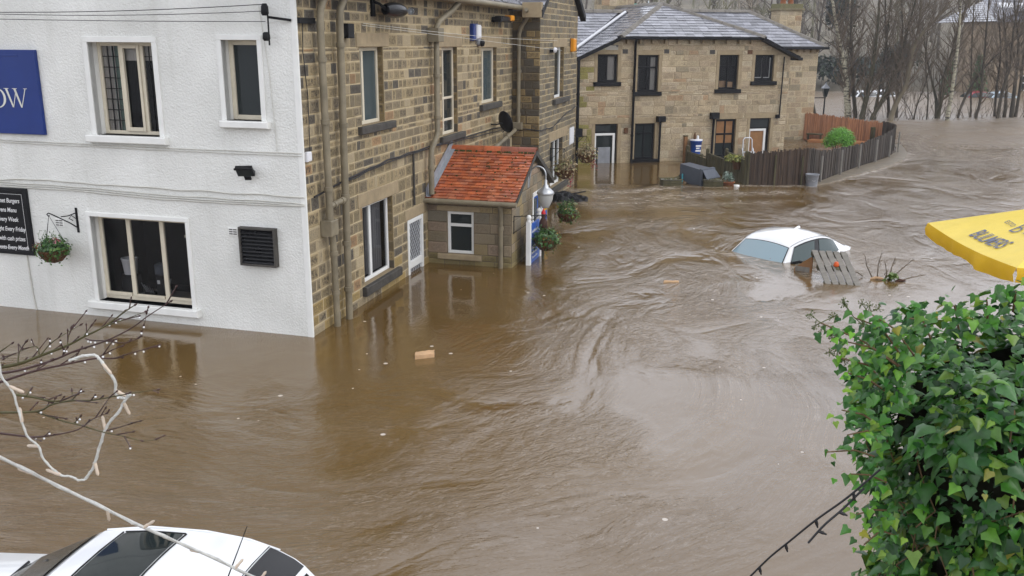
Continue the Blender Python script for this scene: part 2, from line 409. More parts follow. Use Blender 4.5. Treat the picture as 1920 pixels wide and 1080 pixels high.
# ------------------------------------------------------------------ mesh building
class MB:
    def __init__(self):
        self.v, self.f, self.fm, self.fs, self.fc, self.fu = [], [], [], [], [], []
    def face(self, pts, m=0, c=None, uv=None, smooth=False):
        i = len(self.v)
        self.v.extend(Vector(p) for p in pts)
        self.f.append(tuple(range(i, i + len(pts))))
        self.fm.append(m); self.fs.append(smooth); self.fc.append(c or (1, 1, 1, 0)); self.fu.append(uv)
    def grid(self, rows, m=0, c=None, smooth=True, closed=False, flip=False):
        i0 = len(self.v); w = len(rows[0])
        for r in rows: self.v.extend(Vector(p) for p in r)
        for a in range(len(rows) - 1):
            for b in range(w if closed else w - 1):
                b2 = (b + 1) % w
                q = (i0 + a * w + b, i0 + a * w + b2, i0 + (a + 1) * w + b2, i0 + (a + 1) * w + b)
                self.f.append(q[::-1] if flip else q)
                self.fm.append(m); self.fs.append(smooth); self.fc.append(c or (1, 1, 1, 0)); self.fu.append(None)
    def box(self, fr, s0, s1, d0, d1, z0, z1, m=0, c=None, ch=0.0):
        """box in a frame; ch chamfers the four edges of the outward (d1) face"""
        P = fr.p
        a = [P(s0, d0, z0), P(s1, d0, z0), P(s1, d0, z1), P(s0, d0, z1)]
        if ch:
            b = [P(s0, d1 - ch, z0), P(s1, d1 - ch, z0), P(s1, d1 - ch, z1), P(s0, d1 - ch, z1)]
            t = [P(s0 + ch, d1, z0 + ch), P(s1 - ch, d1, z0 + ch), P(s1 - ch, d1, z1 - ch), P(s0 + ch, d1, z1 - ch)]
        else:
            b = [P(s0, d1, z0), P(s1, d1, z0), P(s1, d1, z1), P(s0, d1, z1)]
            t = b
        u = [(0, 0), (1, 0), (1, 1), (0, 1)]
        self.face(t, m, c, u)
        if ch:
            for k in range(4):
                self.face([b[k], b[(k + 1) % 4], t[(k + 1) % 4], t[k]], m, c, [(0, 0)] * 4)
        for k in range(4):
            self.face([a[k], a[(k + 1) % 4], b[(k + 1) % 4], b[k]], m, c, [(0, 0)] * 4)
        self.face(a[::-1], m, c, [(0, 0)] * 4)
    def tube(self, pts, r, n=8, m=0, c=None, cap=True):
        pts = [Vector(p) for p in pts]
        rs = r if isinstance(r, (list, tuple)) else [r] * len(pts)
        rows = []
        t0 = (pts[1] - pts[0]).normalized()
        ref = Vector((0, 0, 1)) if abs(t0.z) < .9 else Vector((1, 0, 0))
        nx = t0.cross(ref).normalized()
        for i, p in enumerate(pts):
            t = (pts[min(i + 1, len(pts) - 1)] - pts[max(i - 1, 0)])
            if t.length < 1e-9: t = t0
            t.normalize()
            nx = (nx - t * nx.dot(t))
            nx = nx.normalized() if nx.length > 1e-6 else t.orthogonal().normalized()
            ny = t.cross(nx)
            rows.append([p + (nx * math.cos(2 * math.pi * k / n) + ny * math.sin(2 * math.pi * k / n)) * rs[i] for k in range(n)])
        self.grid(rows, m, c, True, True)
        if cap:
            self.face(rows[0][::-1], m, c); self.face(rows[-1], m, c)
    def lathe(self, o, prof, n=16, m=0, c=None, ax=Vector((0, 0, 1)), smooth=True):
        ax = Vector(ax).normalized(); x = ax.orthogonal().normalized(); y = ax.cross(x); o = Vector(o)
        self.grid([[o + ax * z + (x * math.cos(2 * math.pi * k / n) + y * math.sin(2 * math.pi * k / n)) * max(r, 1e-4) for k in range(n)] for r, z in prof], m, c, smooth, True)
    def build(self, name, mats, parent=None, origin=None):
        me = bpy.data.meshes.new(name)
        o_ = Vector(origin) if origin is not None else (WLOC[parent.name] if parent else Vector((0, 0, 0)))
        me.from_pydata([v - o_ for v in self.v], [], self.f)
        mats = mats if isinstance(mats, (list, tuple)) else [mats]
        for m in mats: me.materials.append(MT[m] if isinstance(m, str) else m)
        me.polygons.foreach_set('material_index', self.fm)
        me.polygons.foreach_set('use_smooth', self.fs)
        ca = me.color_attributes.new('Col', 'FLOAT_COLOR', 'CORNER')
        buf = []
        for f, c in zip(self.f, self.fc):
            c = tuple(c) + (0,) * (4 - len(c))
            buf.extend(c * len(f))
        ca.data.foreach_set('color', buf)
        if any(u is not None for u in self.fu):
            ul = me.uv_layers.new(name='UVMap')
            ub = []
            for f, u in zip(self.f, self.fu):
                if u is None: ub.extend((0, 0) * len(f))
                else:
                    for q in u: ub.extend(q)
            ul.data.foreach_set('uv', ub)
        me.update()
        ob = bpy.data.objects.new(name, me)
        scene.collection.objects.link(ob)
        if parent:
            ob.parent = parent
        else:
            ob.location = o_
        WLOC[ob.name] = o_
        return ob

WLOC = {}
class Fr:
    """upright frame: s runs right as you face it, d comes out towards you, z is up"""
    def __init__(self, o, x, up=(0, 0, 1)):
        self.o = Vector(o); self.x = Vector(x).normalized(); self.u = Vector(up).normalized()
        self.n = self.x.cross(self.u).normalized()
    def p(self, s, d, z): return self.o + self.x * s + self.n * d + self.u * z

def tag(o, label, cat, group=None, kind=None):
    o['label'] = label; o['category'] = cat
    if group: o['group'] = group
    if kind: o['kind'] = kind
    return o
def thing(name, label, cat, loc, group=None):
    o = bpy.data.objects.new(name, None); scene.collection.objects.link(o)
    o.location = loc; o.empty_display_size = .2
    WLOC[o.name] = Vector(loc)
    return tag(o, label, cat, group)
def structure(o):
    o['kind'] = 'structure'; return o
def copy_tree(o, parent=None, mats=None):
    c = o.copy(); scene.collection.objects.link(c); c.parent = parent
    for ch in list(o.children): copy_tree(ch, c)
    return c
def smoothstep(a, b, x):
    t = min(1, max(0, (x - a) / (b - a))); return t * t * (3 - 2 * t)
def lerp_pts(pts, x):
    for (a, fa), (b, fb) in zip(pts, pts[1:]):
        if x <= b: return fa + (fb - fa) * max(0, (x - a)) / (b - a)
    return pts[-1][1]

def subtract(iv, a, b):
    out = []
    for x0, x1 in iv:
        if b <= x0 or a >= x1: out.append((x0, x1)); continue
        if a > x0: out.append((x0, a))
        if b < x1: out.append((b, x1))
    return out

def stone_blocks(mb, fr, s0, s1, z0, top, holes, rows, lens, rng, pick, mort=.012, prot=(.006, .02), rough=.0, m=0):
    zmax = max(v for _, v in top)
    lv = sorted({z0, zmax} | {round(z, 3) for h in holes for z in (h[2], h[3]) if z0 < z < zmax})
    edges = [lv[0]]
    for z in lv[1:]:
        if z - edges[-1] > .055: edges.append(z)
    bounds = []
    for a, b in zip(edges, edges[1:]):
        k = max(1, round((b - a) / ((rows[0] + rows[1]) / 2)))
        ws = [rng.uniform(*rows) for _ in range(k)]; t = sum(ws); z = a
        for w in ws:
            bounds.append((z, z + w * (b - a) / t)); z += w * (b - a) / t
    for za, zb in bounds:
        iv = [(s0, s1)]
        for h in holes:
            if min(h[3], zb) - max(h[2], za) > .012: iv = subtract(iv, h[0], h[1])
        for a, b in iv:
            if b - a < .03: continue
            s = a
            while s < b - 1e-6:
                w = rng.uniform(*lens)
                if b - (s + w) < lens[0] * .6: w = b - s
                e = min(b, s + w)
                ta = min(lerp_pts(top, s + .01), lerp_pts(top, e - .01))
                zt = min(zb, ta)
                if zt - za > .03:
                    g = mort / 2
                    d = rng.uniform(*prot)
                    j = lambda: rng.uniform(-rough, rough)
                    P = fr.p
                    q = [(s + g + j(), za + g + j()), (e - g + j(), za + g + j()), (e - g + j(), zt - g + j()), (s + g + j(), zt - g + j())]
                    ch = min(.014, (e - s) * .2, (zt - za) * .2)
                    b4 = [P(x, 0.001, z) for x, z in q]
                    m4 = [P(x, d * .55, z) for x, z in q]
                    cx = sum(x for x, _ in q) / 4; cz = sum(z for _, z in q) / 4
                    def ins(x, z): return (x + (ch if x < cx else -ch), z + (ch if z < cz else -ch))
                    t4 = [P(ins(x, z)[0], d, ins(x, z)[1]) for x, z in q]
                    c = pick(rng, (s + e) / 2, (za + zt) / 2)
                    uvs = [(0, 0), (1, 0), (1, 1), (0, 1)]
                    mb.face(t4, m, c, uvs)
                    for k in range(4):
                        k2 = (k + 1) % 4
                        mb.face([m4[k], m4[k2], t4[k2], t4[k]], m, c, [(0, 0)] * 4)
                        mb.face([b4[k], b4[k2], m4[k2], m4[k]], m, c, [(0, 0)] * 4)
                s = e

def wall_sheet(mb, fr, s0, s1, z0, top, holes, rec, m=0, mr=1, d=0.0, extra=(), jamb=None):
    """wall face with real openings and reveals (rec deep)"""
    xs = sorted({s0, s1} | {h[0] for h in holes} | {h[1] for h in holes} | {x for x, _ in top if s0 < x < s1} | set(extra))
    zmin_top = min(v for _, v in top)
    zs = sorted({z0} | {h[2] for h in holes} | {h[3] for h in holes})
    zs = [z for z in zs if z < zmin_top]
    for a, b in zip(xs, xs[1:]):
        for i, za in enumerate(zs):
            zb = zs[i + 1] if i + 1 < len(zs) else None
            cx = (a + b) / 2
            cz = (za + zb) / 2 if zb is not None else za + .01
            if any(h[0] < cx < h[1] and h[2] < cz < h[3] for h in holes): continue
            z2a = zb if zb is not None else lerp_pts(top, a)
            z2b = zb if zb is not None else lerp_pts(top, b)
            mb.face([fr.p(a, d, za), fr.p(b, d, za), fr.p(b, d, z2b), fr.p(a, d, z2a)], m)
    for h in holes:
        a, b, c, e = h[:4]; r = h[4] if len(h) > 4 else rec
        P = fr.p
        mb.face([P(a, d, c), P(a, d, e), P(a, d - r, e), P(a, d - r, c)], mr, (.26, .2, .12, .4))
        mb.face([P(b, d, e), P(b, d, c), P(b, d - r, c), P(b, d - r, e)], mr, (.26, .2, .12, .4))
        mb.face([P(a, d, e), P(b, d, e), P(b, d - r, e), P(a, d - r, e)], mr, (.26, .2, .12, .4))
        mb.face([P(a, d - r, c), P(b, d - r, c), P(b, d, c), P(a, d, c)], mr, (.26, .2, .12, .4))
        if jamb:
            jr = random.Random(int(a * 97 + c * 31))
            fj = Fr(P(b, d - r, 0), fr.n); stone_blocks(mb, fj, 0, r, c, [(0, e), (r, e)], [], (.14, .19), (.3, .5), jr, jamb, .016, (.003, .008), .003, mr)
            fj = Fr(P(a, d, 0), -fr.n); stone_blocks(mb, fj, 0, r, c, [(0, e), (r, e)], [], (.14, .19), (.3, .5), jr, jamb, .016, (.003, .008), .003, mr)

def window(par, fr, s0, s1, z0, z1, rec=.12, fw=.05, mulls=(), trans=(), fmat='upvc', pane='glass', mw=.045, room=None, name='window', dep=.05, label=None, paint=None):
    """frame set rec behind the wall face; pane is its own sub-part; optional box room behind the glass"""
    f = MB(); g = MB()
    d0, d1 = -rec - dep * .4, -rec + dep * .6
    f.box(fr, s0, s0 + fw, d0, d1, z0, z1, ch=.006); f.box(fr, s1 - fw, s1, d0, d1, z0, z1, ch=.006)
    f.box(fr, s0 + fw, s1 - fw, d0, d1 - .002, z0, z0 + fw, ch=.006); f.box(fr, s0 + fw, s1 - fw, d0, d1 - .002, z1 - fw, z1, ch=.006)
    for x in mulls: f.box(fr, x - mw / 2, x + mw / 2, d0, d1 - .004, z0 + fw, z1 - fw, ch=.005)
    for z, a, b in [(t if isinstance(t, tuple) else (t, s0 + fw, s1 - fw)) for t in trans]:
        f.box(fr, a, b, d0, d1 - .007, z - mw / 2, z + mw / 2, ch=.005)
    w = f.build(name, fmat, par)
    if label: w['label'] = label
    P = fr.p
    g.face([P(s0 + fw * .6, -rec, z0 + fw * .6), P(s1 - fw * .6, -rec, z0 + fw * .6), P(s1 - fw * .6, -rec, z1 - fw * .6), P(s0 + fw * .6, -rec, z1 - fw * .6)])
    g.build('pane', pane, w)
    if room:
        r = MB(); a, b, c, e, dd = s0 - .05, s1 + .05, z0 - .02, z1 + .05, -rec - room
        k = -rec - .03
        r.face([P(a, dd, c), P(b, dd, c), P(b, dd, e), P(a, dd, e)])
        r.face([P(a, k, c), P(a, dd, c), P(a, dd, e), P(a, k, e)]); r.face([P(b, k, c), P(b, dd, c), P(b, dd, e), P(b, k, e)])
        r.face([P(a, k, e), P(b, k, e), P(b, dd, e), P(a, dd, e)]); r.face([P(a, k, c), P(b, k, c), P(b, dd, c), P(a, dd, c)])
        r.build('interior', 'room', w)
    return w

def slab(par, name, mat, fr, s0, s1, d0, d1, z0, z1, ch=.008, label=None):
    b = MB(); b.box(fr, s0, s1, d0, d1, z0, z1, ch=ch, c=(.27, .21, .13, .3)); o = b.build(name, mat, par)
    if label: o['label'] = label
    return o

def roof_tiles(mb, o, u, v, vlen, span, row, width, pick, rng, thick=.012, m=0, sag=0.0, curve=0.0):
    """overlapping tiles on the plane o + a*u + b*v; span(b) gives the run of a at height b"""
    u = Vector(u).normalized(); v = Vector(v).normalized(); n = u.cross(v).normalized()
    if n.z < 0: n = -n
    o = Vector(o)
    k = 0; b = 0.0
    while b < vlen - .02:
        b2 = min(vlen, b + row)
        a0, a1 = span(b); c0, c1 = span(b2)
        off = (width / 2 if k % 2 else 0) + rng.uniform(-.02, .02)
        a = min(a0, c0) - off
        while a < max(a1, c1):
            e = a + width
            lo0, lo1 = max(a, a0), min(e, a1)
            hi0, hi1 = max(a, c0), min(e, c1)
            if lo1 - lo0 > .015 or hi1 - hi0 > .015:
                if lo1 < lo0: lo0 = lo1 = (lo0 + lo1) / 2
                if hi1 < hi0: hi0 = hi1 = (hi0 + hi1) / 2
                t = thick * rng.uniform(.7, 1.6); g = .002
                dl = rng.uniform(-.006, .006)
                p = [o + u * (lo0 + g) + v * (b + dl) + n * t, o + u * (lo1 - g) + v * (b + dl) + n * t * rng.uniform(.8, 1.25),
                     o + u * (hi1 - g) + v * b2 + n * .001, o + u * (hi0 + g) + v * b2 + n * .001]
                c = pick(rng)
                mb.face(p, m, c)
                q = [o + u * (lo0 + g) + v * (b + dl) - n * .012, o + u * (lo1 - g) + v * (b + dl) - n * .012]
                mb.face([q[0], q[1], p[1], p[0]], m, c)
            a = e
        b = b2; k += 1

def text_mesh(body, size, fr, s, d, z, mat, par=None, name='lettering', shear=0.0, sx=1.0, depth=.004, align='LEFT', bold=0.0, origin=None, up=None):
    cu = bpy.data.curves.new(name, 'FONT'); cu.body = body; cu.size = size; cu.shear = shear
    cu.extrude = depth / 2; cu.align_x = align; cu.offset = bold
    t = bpy.data.objects.new(name, cu); scene.collection.objects.link(t)
    bpy.context.view_layer.update()
    me = bpy.data.meshes.new_from_object(t.evaluated_get(bpy.context.evaluated_depsgraph_get()))
    bpy.data.objects.remove(t); bpy.data.curves.remove(cu)
    mb = MB()
    for p in me.polygons:
        mb.face([fr.p(s + me.vertices[i].co.x * sx, d + me.vertices[i].co.z, z + me.vertices[i].co.y) for i in p.vertices])
    bpy.data.meshes.remove(me)
    return mb

def leaf_cloud(mb, centers, rng, n, size, cols, m=0, droop=.3):
    """leaf-sized faces scattered through ellipsoids (centre, (rx, ry, rz))"""
    for (c, rr) in centers:
        c = Vector(c)
        for _ in range(n):
            d = Vector((rng.gauss(0, 1), rng.gauss(0, 1), rng.gauss(0, 1)))
            d = d.normalized() * rng.uniform(.55, 1.05)
            p = c + Vector((d.x * rr[0], d.y * rr[1], d.z * rr[2]))
            nrm = (Vector((d.x, d.y, d.z + .5)) + Vector((rng.uniform(-.6, .6), rng.uniform(-.6, .6), rng.uniform(-.4, .6)))).normalized()
            t = nrm.orthogonal().normalized(); t.rotate(Matrix.Rotation(rng.uniform(0, 6.28), 3, nrm)); b = nrm.cross(t)
            s = size * rng.uniform(.6, 1.3)
            mb.face([p, p + t * s * .5 + b * s * .35 - nrm * s * .1, p + t * s - nrm * s * .3, p + t * s * .5 - b * s * .35 - nrm * s * .1], m, rng.choice(cols))

# branch, cable and tree courses in metres
BRANCHES = {
  'A': [(-1.503, 2.5, 3.477), (-1.425, 2.512, 3.489), (-1.364, 2.524, 3.51), (-1.287, 2.536, 3.538), (-1.243, 2.548, 3.56), (-1.183, 2.56, 3.589), (-1.127, 2.572, 3.629), (-1.099, 2.584, 3.647)],
  'A2': [(-1.156, 2.5, 3.608), (-1.093, 2.512, 3.628), (-1.045, 2.524, 3.645)],
  'A3': [(-1.352, 2.5, 3.518), (-1.365, 2.512, 3.542), (-1.411, 2.524, 3.527), (-1.478, 2.536, 3.495)],
  'A4': [(-1.352, 2.5, 3.518), (-1.314, 2.512, 3.558), (-1.235, 2.524, 3.605)],
  'A5': [(-1.269, 2.5, 3.551), (-1.269, 2.512, 3.572), (-1.264, 2.524, 3.595)],
  'A6': [(-1.22, 2.5, 3.576), (-1.199, 2.512, 3.607)],
  'A7': [(-1.419, 2.5, 3.493), (-1.415, 2.512, 3.525), (-1.397, 2.524, 3.554)],
  'B': [(-1.475, 2.45, 3.48), (-1.386, 2.438, 3.496), (-1.276, 2.426, 3.532), (-1.207, 2.414, 3.563), (-1.11, 2.402, 3.598), (-1.033, 2.39, 3.638), (-0.981, 2.378, 3.675), (-0.91, 2.366, 3.721)],
  'B2': [(-1.191, 2.45, 3.587), (-1.166, 2.438, 3.586), (-1.121, 2.426, 3.589), (-1.072, 2.414, 3.587), (-1.021, 2.402, 3.607), (-0.998, 2.39, 3.646), (-0.983, 2.378, 3.685)],
  'B3': [(-1.263, 2.45, 3.532), (-1.238, 2.438, 3.565)],
  'C': [(-1.449, 2.4, 3.465), (-1.394, 2.412, 3.482), (-1.328, 2.424, 3.501), (-1.248, 2.436, 3.516), (-1.167, 2.448, 3.53), (-1.123, 2.46, 3.526), (-1.066, 2.472, 3.541), (-1.009, 2.484, 3.553)],
  'C2': [(-1.144, 2.4, 3.547), (-1.098, 2.412, 3.569), (-1.031, 2.424, 3.599)],
  'C3': [(-1.315, 2.4, 3.51), (-1.273, 2.412, 3.537)],
  'D': [(-1.4, 2.3, 3.427), (-1.269, 2.288, 3.436), (-1.217, 2.276, 3.461), (-1.158, 2.264, 3.477), (-1.101, 2.252, 3.483), (-1.034, 2.24, 3.499), (-0.976, 2.228, 3.514), (-0.906, 2.216, 3.528)],
  'D2': [(-1.276, 2.3, 3.431), (-1.206, 2.288, 3.411), (-1.145, 2.276, 3.401), (-1.084, 2.264, 3.388), (-1.023, 2.252, 3.381), (-0.968, 2.24, 3.374), (-0.929, 2.228, 3.385)],
  'D3': [(-1.177, 2.3, 3.462), (-1.149, 2.288, 3.487)],
  'D4': [(-1.175, 2.3, 3.398), (-1.15, 2.288, 3.424)],
  'E': [(-1.295, 2.25, 3.499), (-1.254, 2.262, 3.487), (-1.206, 2.274, 3.471), (-1.168, 2.286, 3.48), (-1.17, 2.298, 3.493)],
  'E2': [(-1.268, 2.25, 3.495), (-1.258, 2.262, 3.51)],
  'F': [(-1.439, 2.35, 3.349), (-1.355, 2.338, 3.344), (-1.3, 2.326, 3.345), (-1.234, 2.314, 3.358), (-1.168, 2.302, 3.379), (-1.121, 2.29, 3.413), (-1.075, 2.278, 3.436)],
  'F2': [(-1.12, 2.35, 3.353), (-1.069, 2.338, 3.371), (-1.033, 2.326, 3.387)],
  'F3': [(-1.377, 2.35, 3.582), (-1.333, 2.338, 3.611)],
}
STRING_A = [(-1.266, 2.15, 3.637), (-1.264, 2.15, 3.586), (-1.243, 2.15, 3.549), (-1.237, 2.15, 3.511), (-1.229, 2.15, 3.458), (-1.22, 2.15, 3.424), (-1.198, 2.15, 3.4), (-1.187, 2.15, 3.36), (-1.152, 2.15, 3.321), (-1.125, 2.15, 3.316), (-1.108, 2.15, 3.306), (-1.092, 2.15, 3.307)]
STRING_B = [(-1.168, 2.3, 3.575), (-1.133, 2.3, 3.588), (-1.1, 2.3, 3.591), (-1.087, 2.3, 3.58), (-1.072, 2.3, 3.551), (-1.054, 2.3, 3.521), (-1.054, 2.3, 3.48), (-1.033, 2.3, 3.47), (-1.016, 2.3, 3.48), (-1.026, 2.3, 3.475), (-1.051, 2.3, 3.434), (-1.09, 2.3, 3.388), (-1.109, 2.3, 3.346), (-1.129, 2.3, 3.294), (-1.143, 2.3, 3.262), (-1.166, 2.3, 3.233)]
STRING_C = [(-1.277, 2.0, 3.489), (-1.269, 2.1, 3.393), (-1.161, 2.2, 3.248), (-1.02, 2.3, 3.086), (-0.908, 2.4, 2.95), (-0.794, 2.5, 2.807), (-0.681, 2.6, 2.667)]
CABLE_A = [(0.935, 3.3, 2.263), (1.018, 3.25, 2.415), (1.08, 3.2, 2.523), (1.156, 3.15, 2.643), (1.248, 3.1, 2.766), (1.333, 3.05, 2.903)]
CABLE_B = [(1.117, 3.1, 2.575), (1.17, 3.1, 2.649), (1.233, 3.1, 2.716), (1.304, 3.1, 2.803)]
TREES = [
 ('birch', [[(19.58,54.60,-0.06,0.2),(19.32,54.40,1.29,0.19),(18.98,54.20,2.80,0.15),(18.37,54.00,4.56,0.09),(17.78,53.80,6.56,0.07),(17.27,53.60,8.51,0.05),],[(19.13,54.60,2.63,0.14),(19.27,54.85,3.97,0.12),(19.33,55.10,5.45,0.1),(19.34,55.35,7.21,0.08),(19.32,55.60,9.24,0.05),],]),
 ('dark', [[(20.19,55.00,-0.06,0.13),(19.80,54.80,1.57,0.11),(19.45,54.60,3.38,0.09),(19.18,54.40,5.15,0.07),(18.97,54.20,7.15,0.05),(18.85,54.00,8.83,0.03),],]),
 ('dark', [[(20.10,53.90,-0.03,0.17),(20.18,53.70,1.19,0.15),(20.27,53.50,2.53,0.13),(20.24,53.30,4.28,0.1),(20.16,53.10,5.98,0.07),(19.91,52.90,8.19,0.04),],]),
 ('dark', [[(20.55,53.70,-0.02,0.14),(20.97,53.50,0.99,0.12),(21.36,53.30,2.25,0.1),(21.64,53.10,3.85,0.08),(21.85,52.90,5.42,0.06),(22.04,52.70,7.09,0.04),(22.16,52.50,8.45,0.03),],[(20.75,53.70,0.38,0.1),(20.96,53.95,1.62,0.08),(21.14,54.20,3.10,0.07),(21.29,54.45,4.86,0.05),(21.37,54.70,7.19,0.03),],]),
 ('pale', [[(21.45,53.20,-0.03,0.16),(21.67,53.00,1.09,0.15),(22.01,52.80,2.12,0.13),(22.08,52.60,3.86,0.1),(22.41,52.40,4.80,0.07),(23.09,52.20,5.69,0.05),(23.87,52.00,6.79,0.03),],[(22.34,53.20,3.85,0.08),(22.59,53.45,5.15,0.06),(22.67,53.70,6.86,0.05),(22.63,53.95,8.56,0.03),],]),
 ('dark', [[(22.13,55.00,-0.03,0.1),(21.81,54.80,1.58,0.09),(21.44,54.60,3.69,0.07),(21.05,54.40,5.73,0.05),(20.75,54.20,8.29,0.03),],]),
 ('dark', [[(22.69,55.30,-0.02,0.09),(22.43,55.10,2.18,0.07),(22.38,54.90,4.28,0.05),(21.91,54.70,7.19,0.03),],]),
 ('dark', [[(24.86,54.80,0.03,0.17),(24.84,54.60,1.00,0.14),(24.83,54.40,2.51,0.11),(25.00,54.20,3.85,0.08),(25.18,54.00,5.45,0.06),(25.46,53.80,7.16,0.04),],[(24.79,54.80,0.80,0.1),(24.44,55.05,2.03,0.06),(24.03,55.30,3.54,0.05),(23.72,55.55,5.18,0.03),],]),
 ('birch', [[(24.84,53.50,-0.01,0.13),(24.83,53.30,1.67,0.11),(24.75,53.10,3.43,0.09),(24.62,52.90,5.15,0.07),(24.32,52.70,7.37,0.05),],]),
 ('dark', [[(26.20,55.20,0.01,0.08),(26.57,55.00,1.53,0.07),(27.35,54.80,3.05,0.05),(28.18,54.60,4.01,0.04),(29.02,54.40,4.89,0.03),],]),
 ('dark', [[(27.40,56.00,0.01,0.06),(27.09,55.80,1.86,0.05),(26.74,55.60,3.99,0.04),(26.45,55.40,6.37,0.03),],]),
 ('dark', [[(27.20,55.00,0.03,0.09),(27.25,54.80,1.05,0.08),(27.07,54.60,2.81,0.07),(26.87,54.40,4.88,0.05),(26.66,54.20,7.18,0.03),],]),
 ('dark', [[(29.09,56.50,0.01,0.08),(28.87,56.30,1.53,0.07),(28.72,56.10,3.69,0.05),(28.15,55.90,6.09,0.03),],]),
 ('dark', [[(28.49,55.00,-0.00,0.11),(28.47,54.80,1.67,0.09),(28.60,54.60,3.06,0.07),(28.41,54.40,4.89,0.05),(28.41,54.20,6.62,0.03),],]),
 ('dark', [[(29.34,55.80,0.00,0.1),(29.05,55.60,2.18,0.08),(28.61,55.40,4.15,0.06),(28.00,55.20,6.36,0.03),],]),
 ('dark', [[(29.73,55.80,0.00,0.14),(29.56,55.60,2.18,0.1),(29.37,55.40,4.00,0.08),(28.82,55.20,5.78,0.05),(28.34,55.00,7.51,0.03),],]),
 ('dark', [[(30.19,56.20,0.00,0.1),(30.10,56.00,1.86,0.08),(29.91,55.80,3.70,0.06),(29.83,55.60,5.79,0.03),],]),
 ('dark', [[(23.91,54.00,0.09,0.05),(23.72,53.80,1.49,0.04),(23.28,53.60,3.12,0.03),(23.13,53.40,4.86,0.02),],]),
 ('dark', [[(23.15,54.00,-0.00,0.05),(23.18,53.80,0.89,0.04),(23.35,53.60,1.80,0.03),(23.49,53.40,3.13,0.02),],[(23.14,54.00,0.06,0.03),(22.84,54.25,0.71,0.02),(22.50,54.50,1.30,0.015),],]),
]

# ================================================================== water
C0 = Vector((-3.038, 13.383, 0))                      # street corner of the inn at the water line
SD = Vector((.263, .965, 0)).normalized()             # along the stone front
WD = Vector((-.961, .277, 0)).normalized()            # along the white gable wall
FS = Fr(C0, SD)
FW = Fr(C0, -WD)
NS, NW = FS.n, FW.n

def flow_coords(x, y):
    r = Vector((x, y, 0)) - C0
    s, d, w, e = r.dot(SD), r.dot(NS), r.dot(WD), r.dot(NW)
    if s >= 0: return s, d
    if w >= 0: return -math.pi * 2 - w, e
    a = math.atan2(max(-s, 0), max(d, 1e-6))
    return -a * 4, math.hypot(s, d)

FOAM_PTS = []     # (x, y, radius, amount) where the current breaks on something
def foam_line(pts, rad, amt):
    for (x0, y0), (x1, y1) in zip(pts, pts[1:]):
        k = max(1, int(math.hypot(x1 - x0, y1 - y0) / (rad * .7)))
        for i in range(k + 1):
            FOAM_PTS.append((x0 + (x1 - x0) * i / k, y0 + (y1 - y0) * i / k, rad, amt))
foam_line([(7.3, 28.7), (8.3, 28.6), (9.3, 28.65), (11.4, 30.8), (13.3, 32.9), (15.9, 37.2)], .34, .85)
foam_line([(2.0, 27.6), (3.2, 27.3), (4.8, 28.1)], .6, .8)
foam_line([(1.3, 25.6), (2.2, 25.2), (3.5, 25.4), (5.0, 26.5)], .6, .6)
foam_line([(1.8, 26.6), (3.5, 26.2), (5.5, 27.0), (8.0, 27.4)], .9, .62)
foam_line([(2.5, 24.6), (4.5, 25.2), (7.0, 25.6)], .8, .42)
foam_line([(1.6, 22.6), (3.2, 23.0), (5.0, 23.2)], .7, .3)
foam_line([(4.6, 28.5), (6.6, 28.3)], .3, .6)
foam_line([(4.3, 19.5), (5.1, 18.55), (5.7, 18.0), (6.3, 18.4)], .22, .55)
foam_line([(5.75, 17.9), (5.85, 16.9)], .22, .7)
foam_line([(6.9, 17.1), (7.5, 16.8)], .2, .4)
foam_line([(24, 76), (34, 77), (44, 76)], 1.3, .6)
foam_line([(19, 54), (31, 55)], .5, .35)

def axis(lo, hi, flo, fhi, fine, coarse):
    out = []; x = lo
    while x < flo: out.append(x); x += max(fine, min(coarse, (flo - x) * .25))
    x = flo
    while x < fhi: out.append(x); x += fine
    x = fhi
    while x < hi: out.append(x); x += max(fine, min(coarse, (x - fhi) * .25 + fine))
    out.append(hi); return out

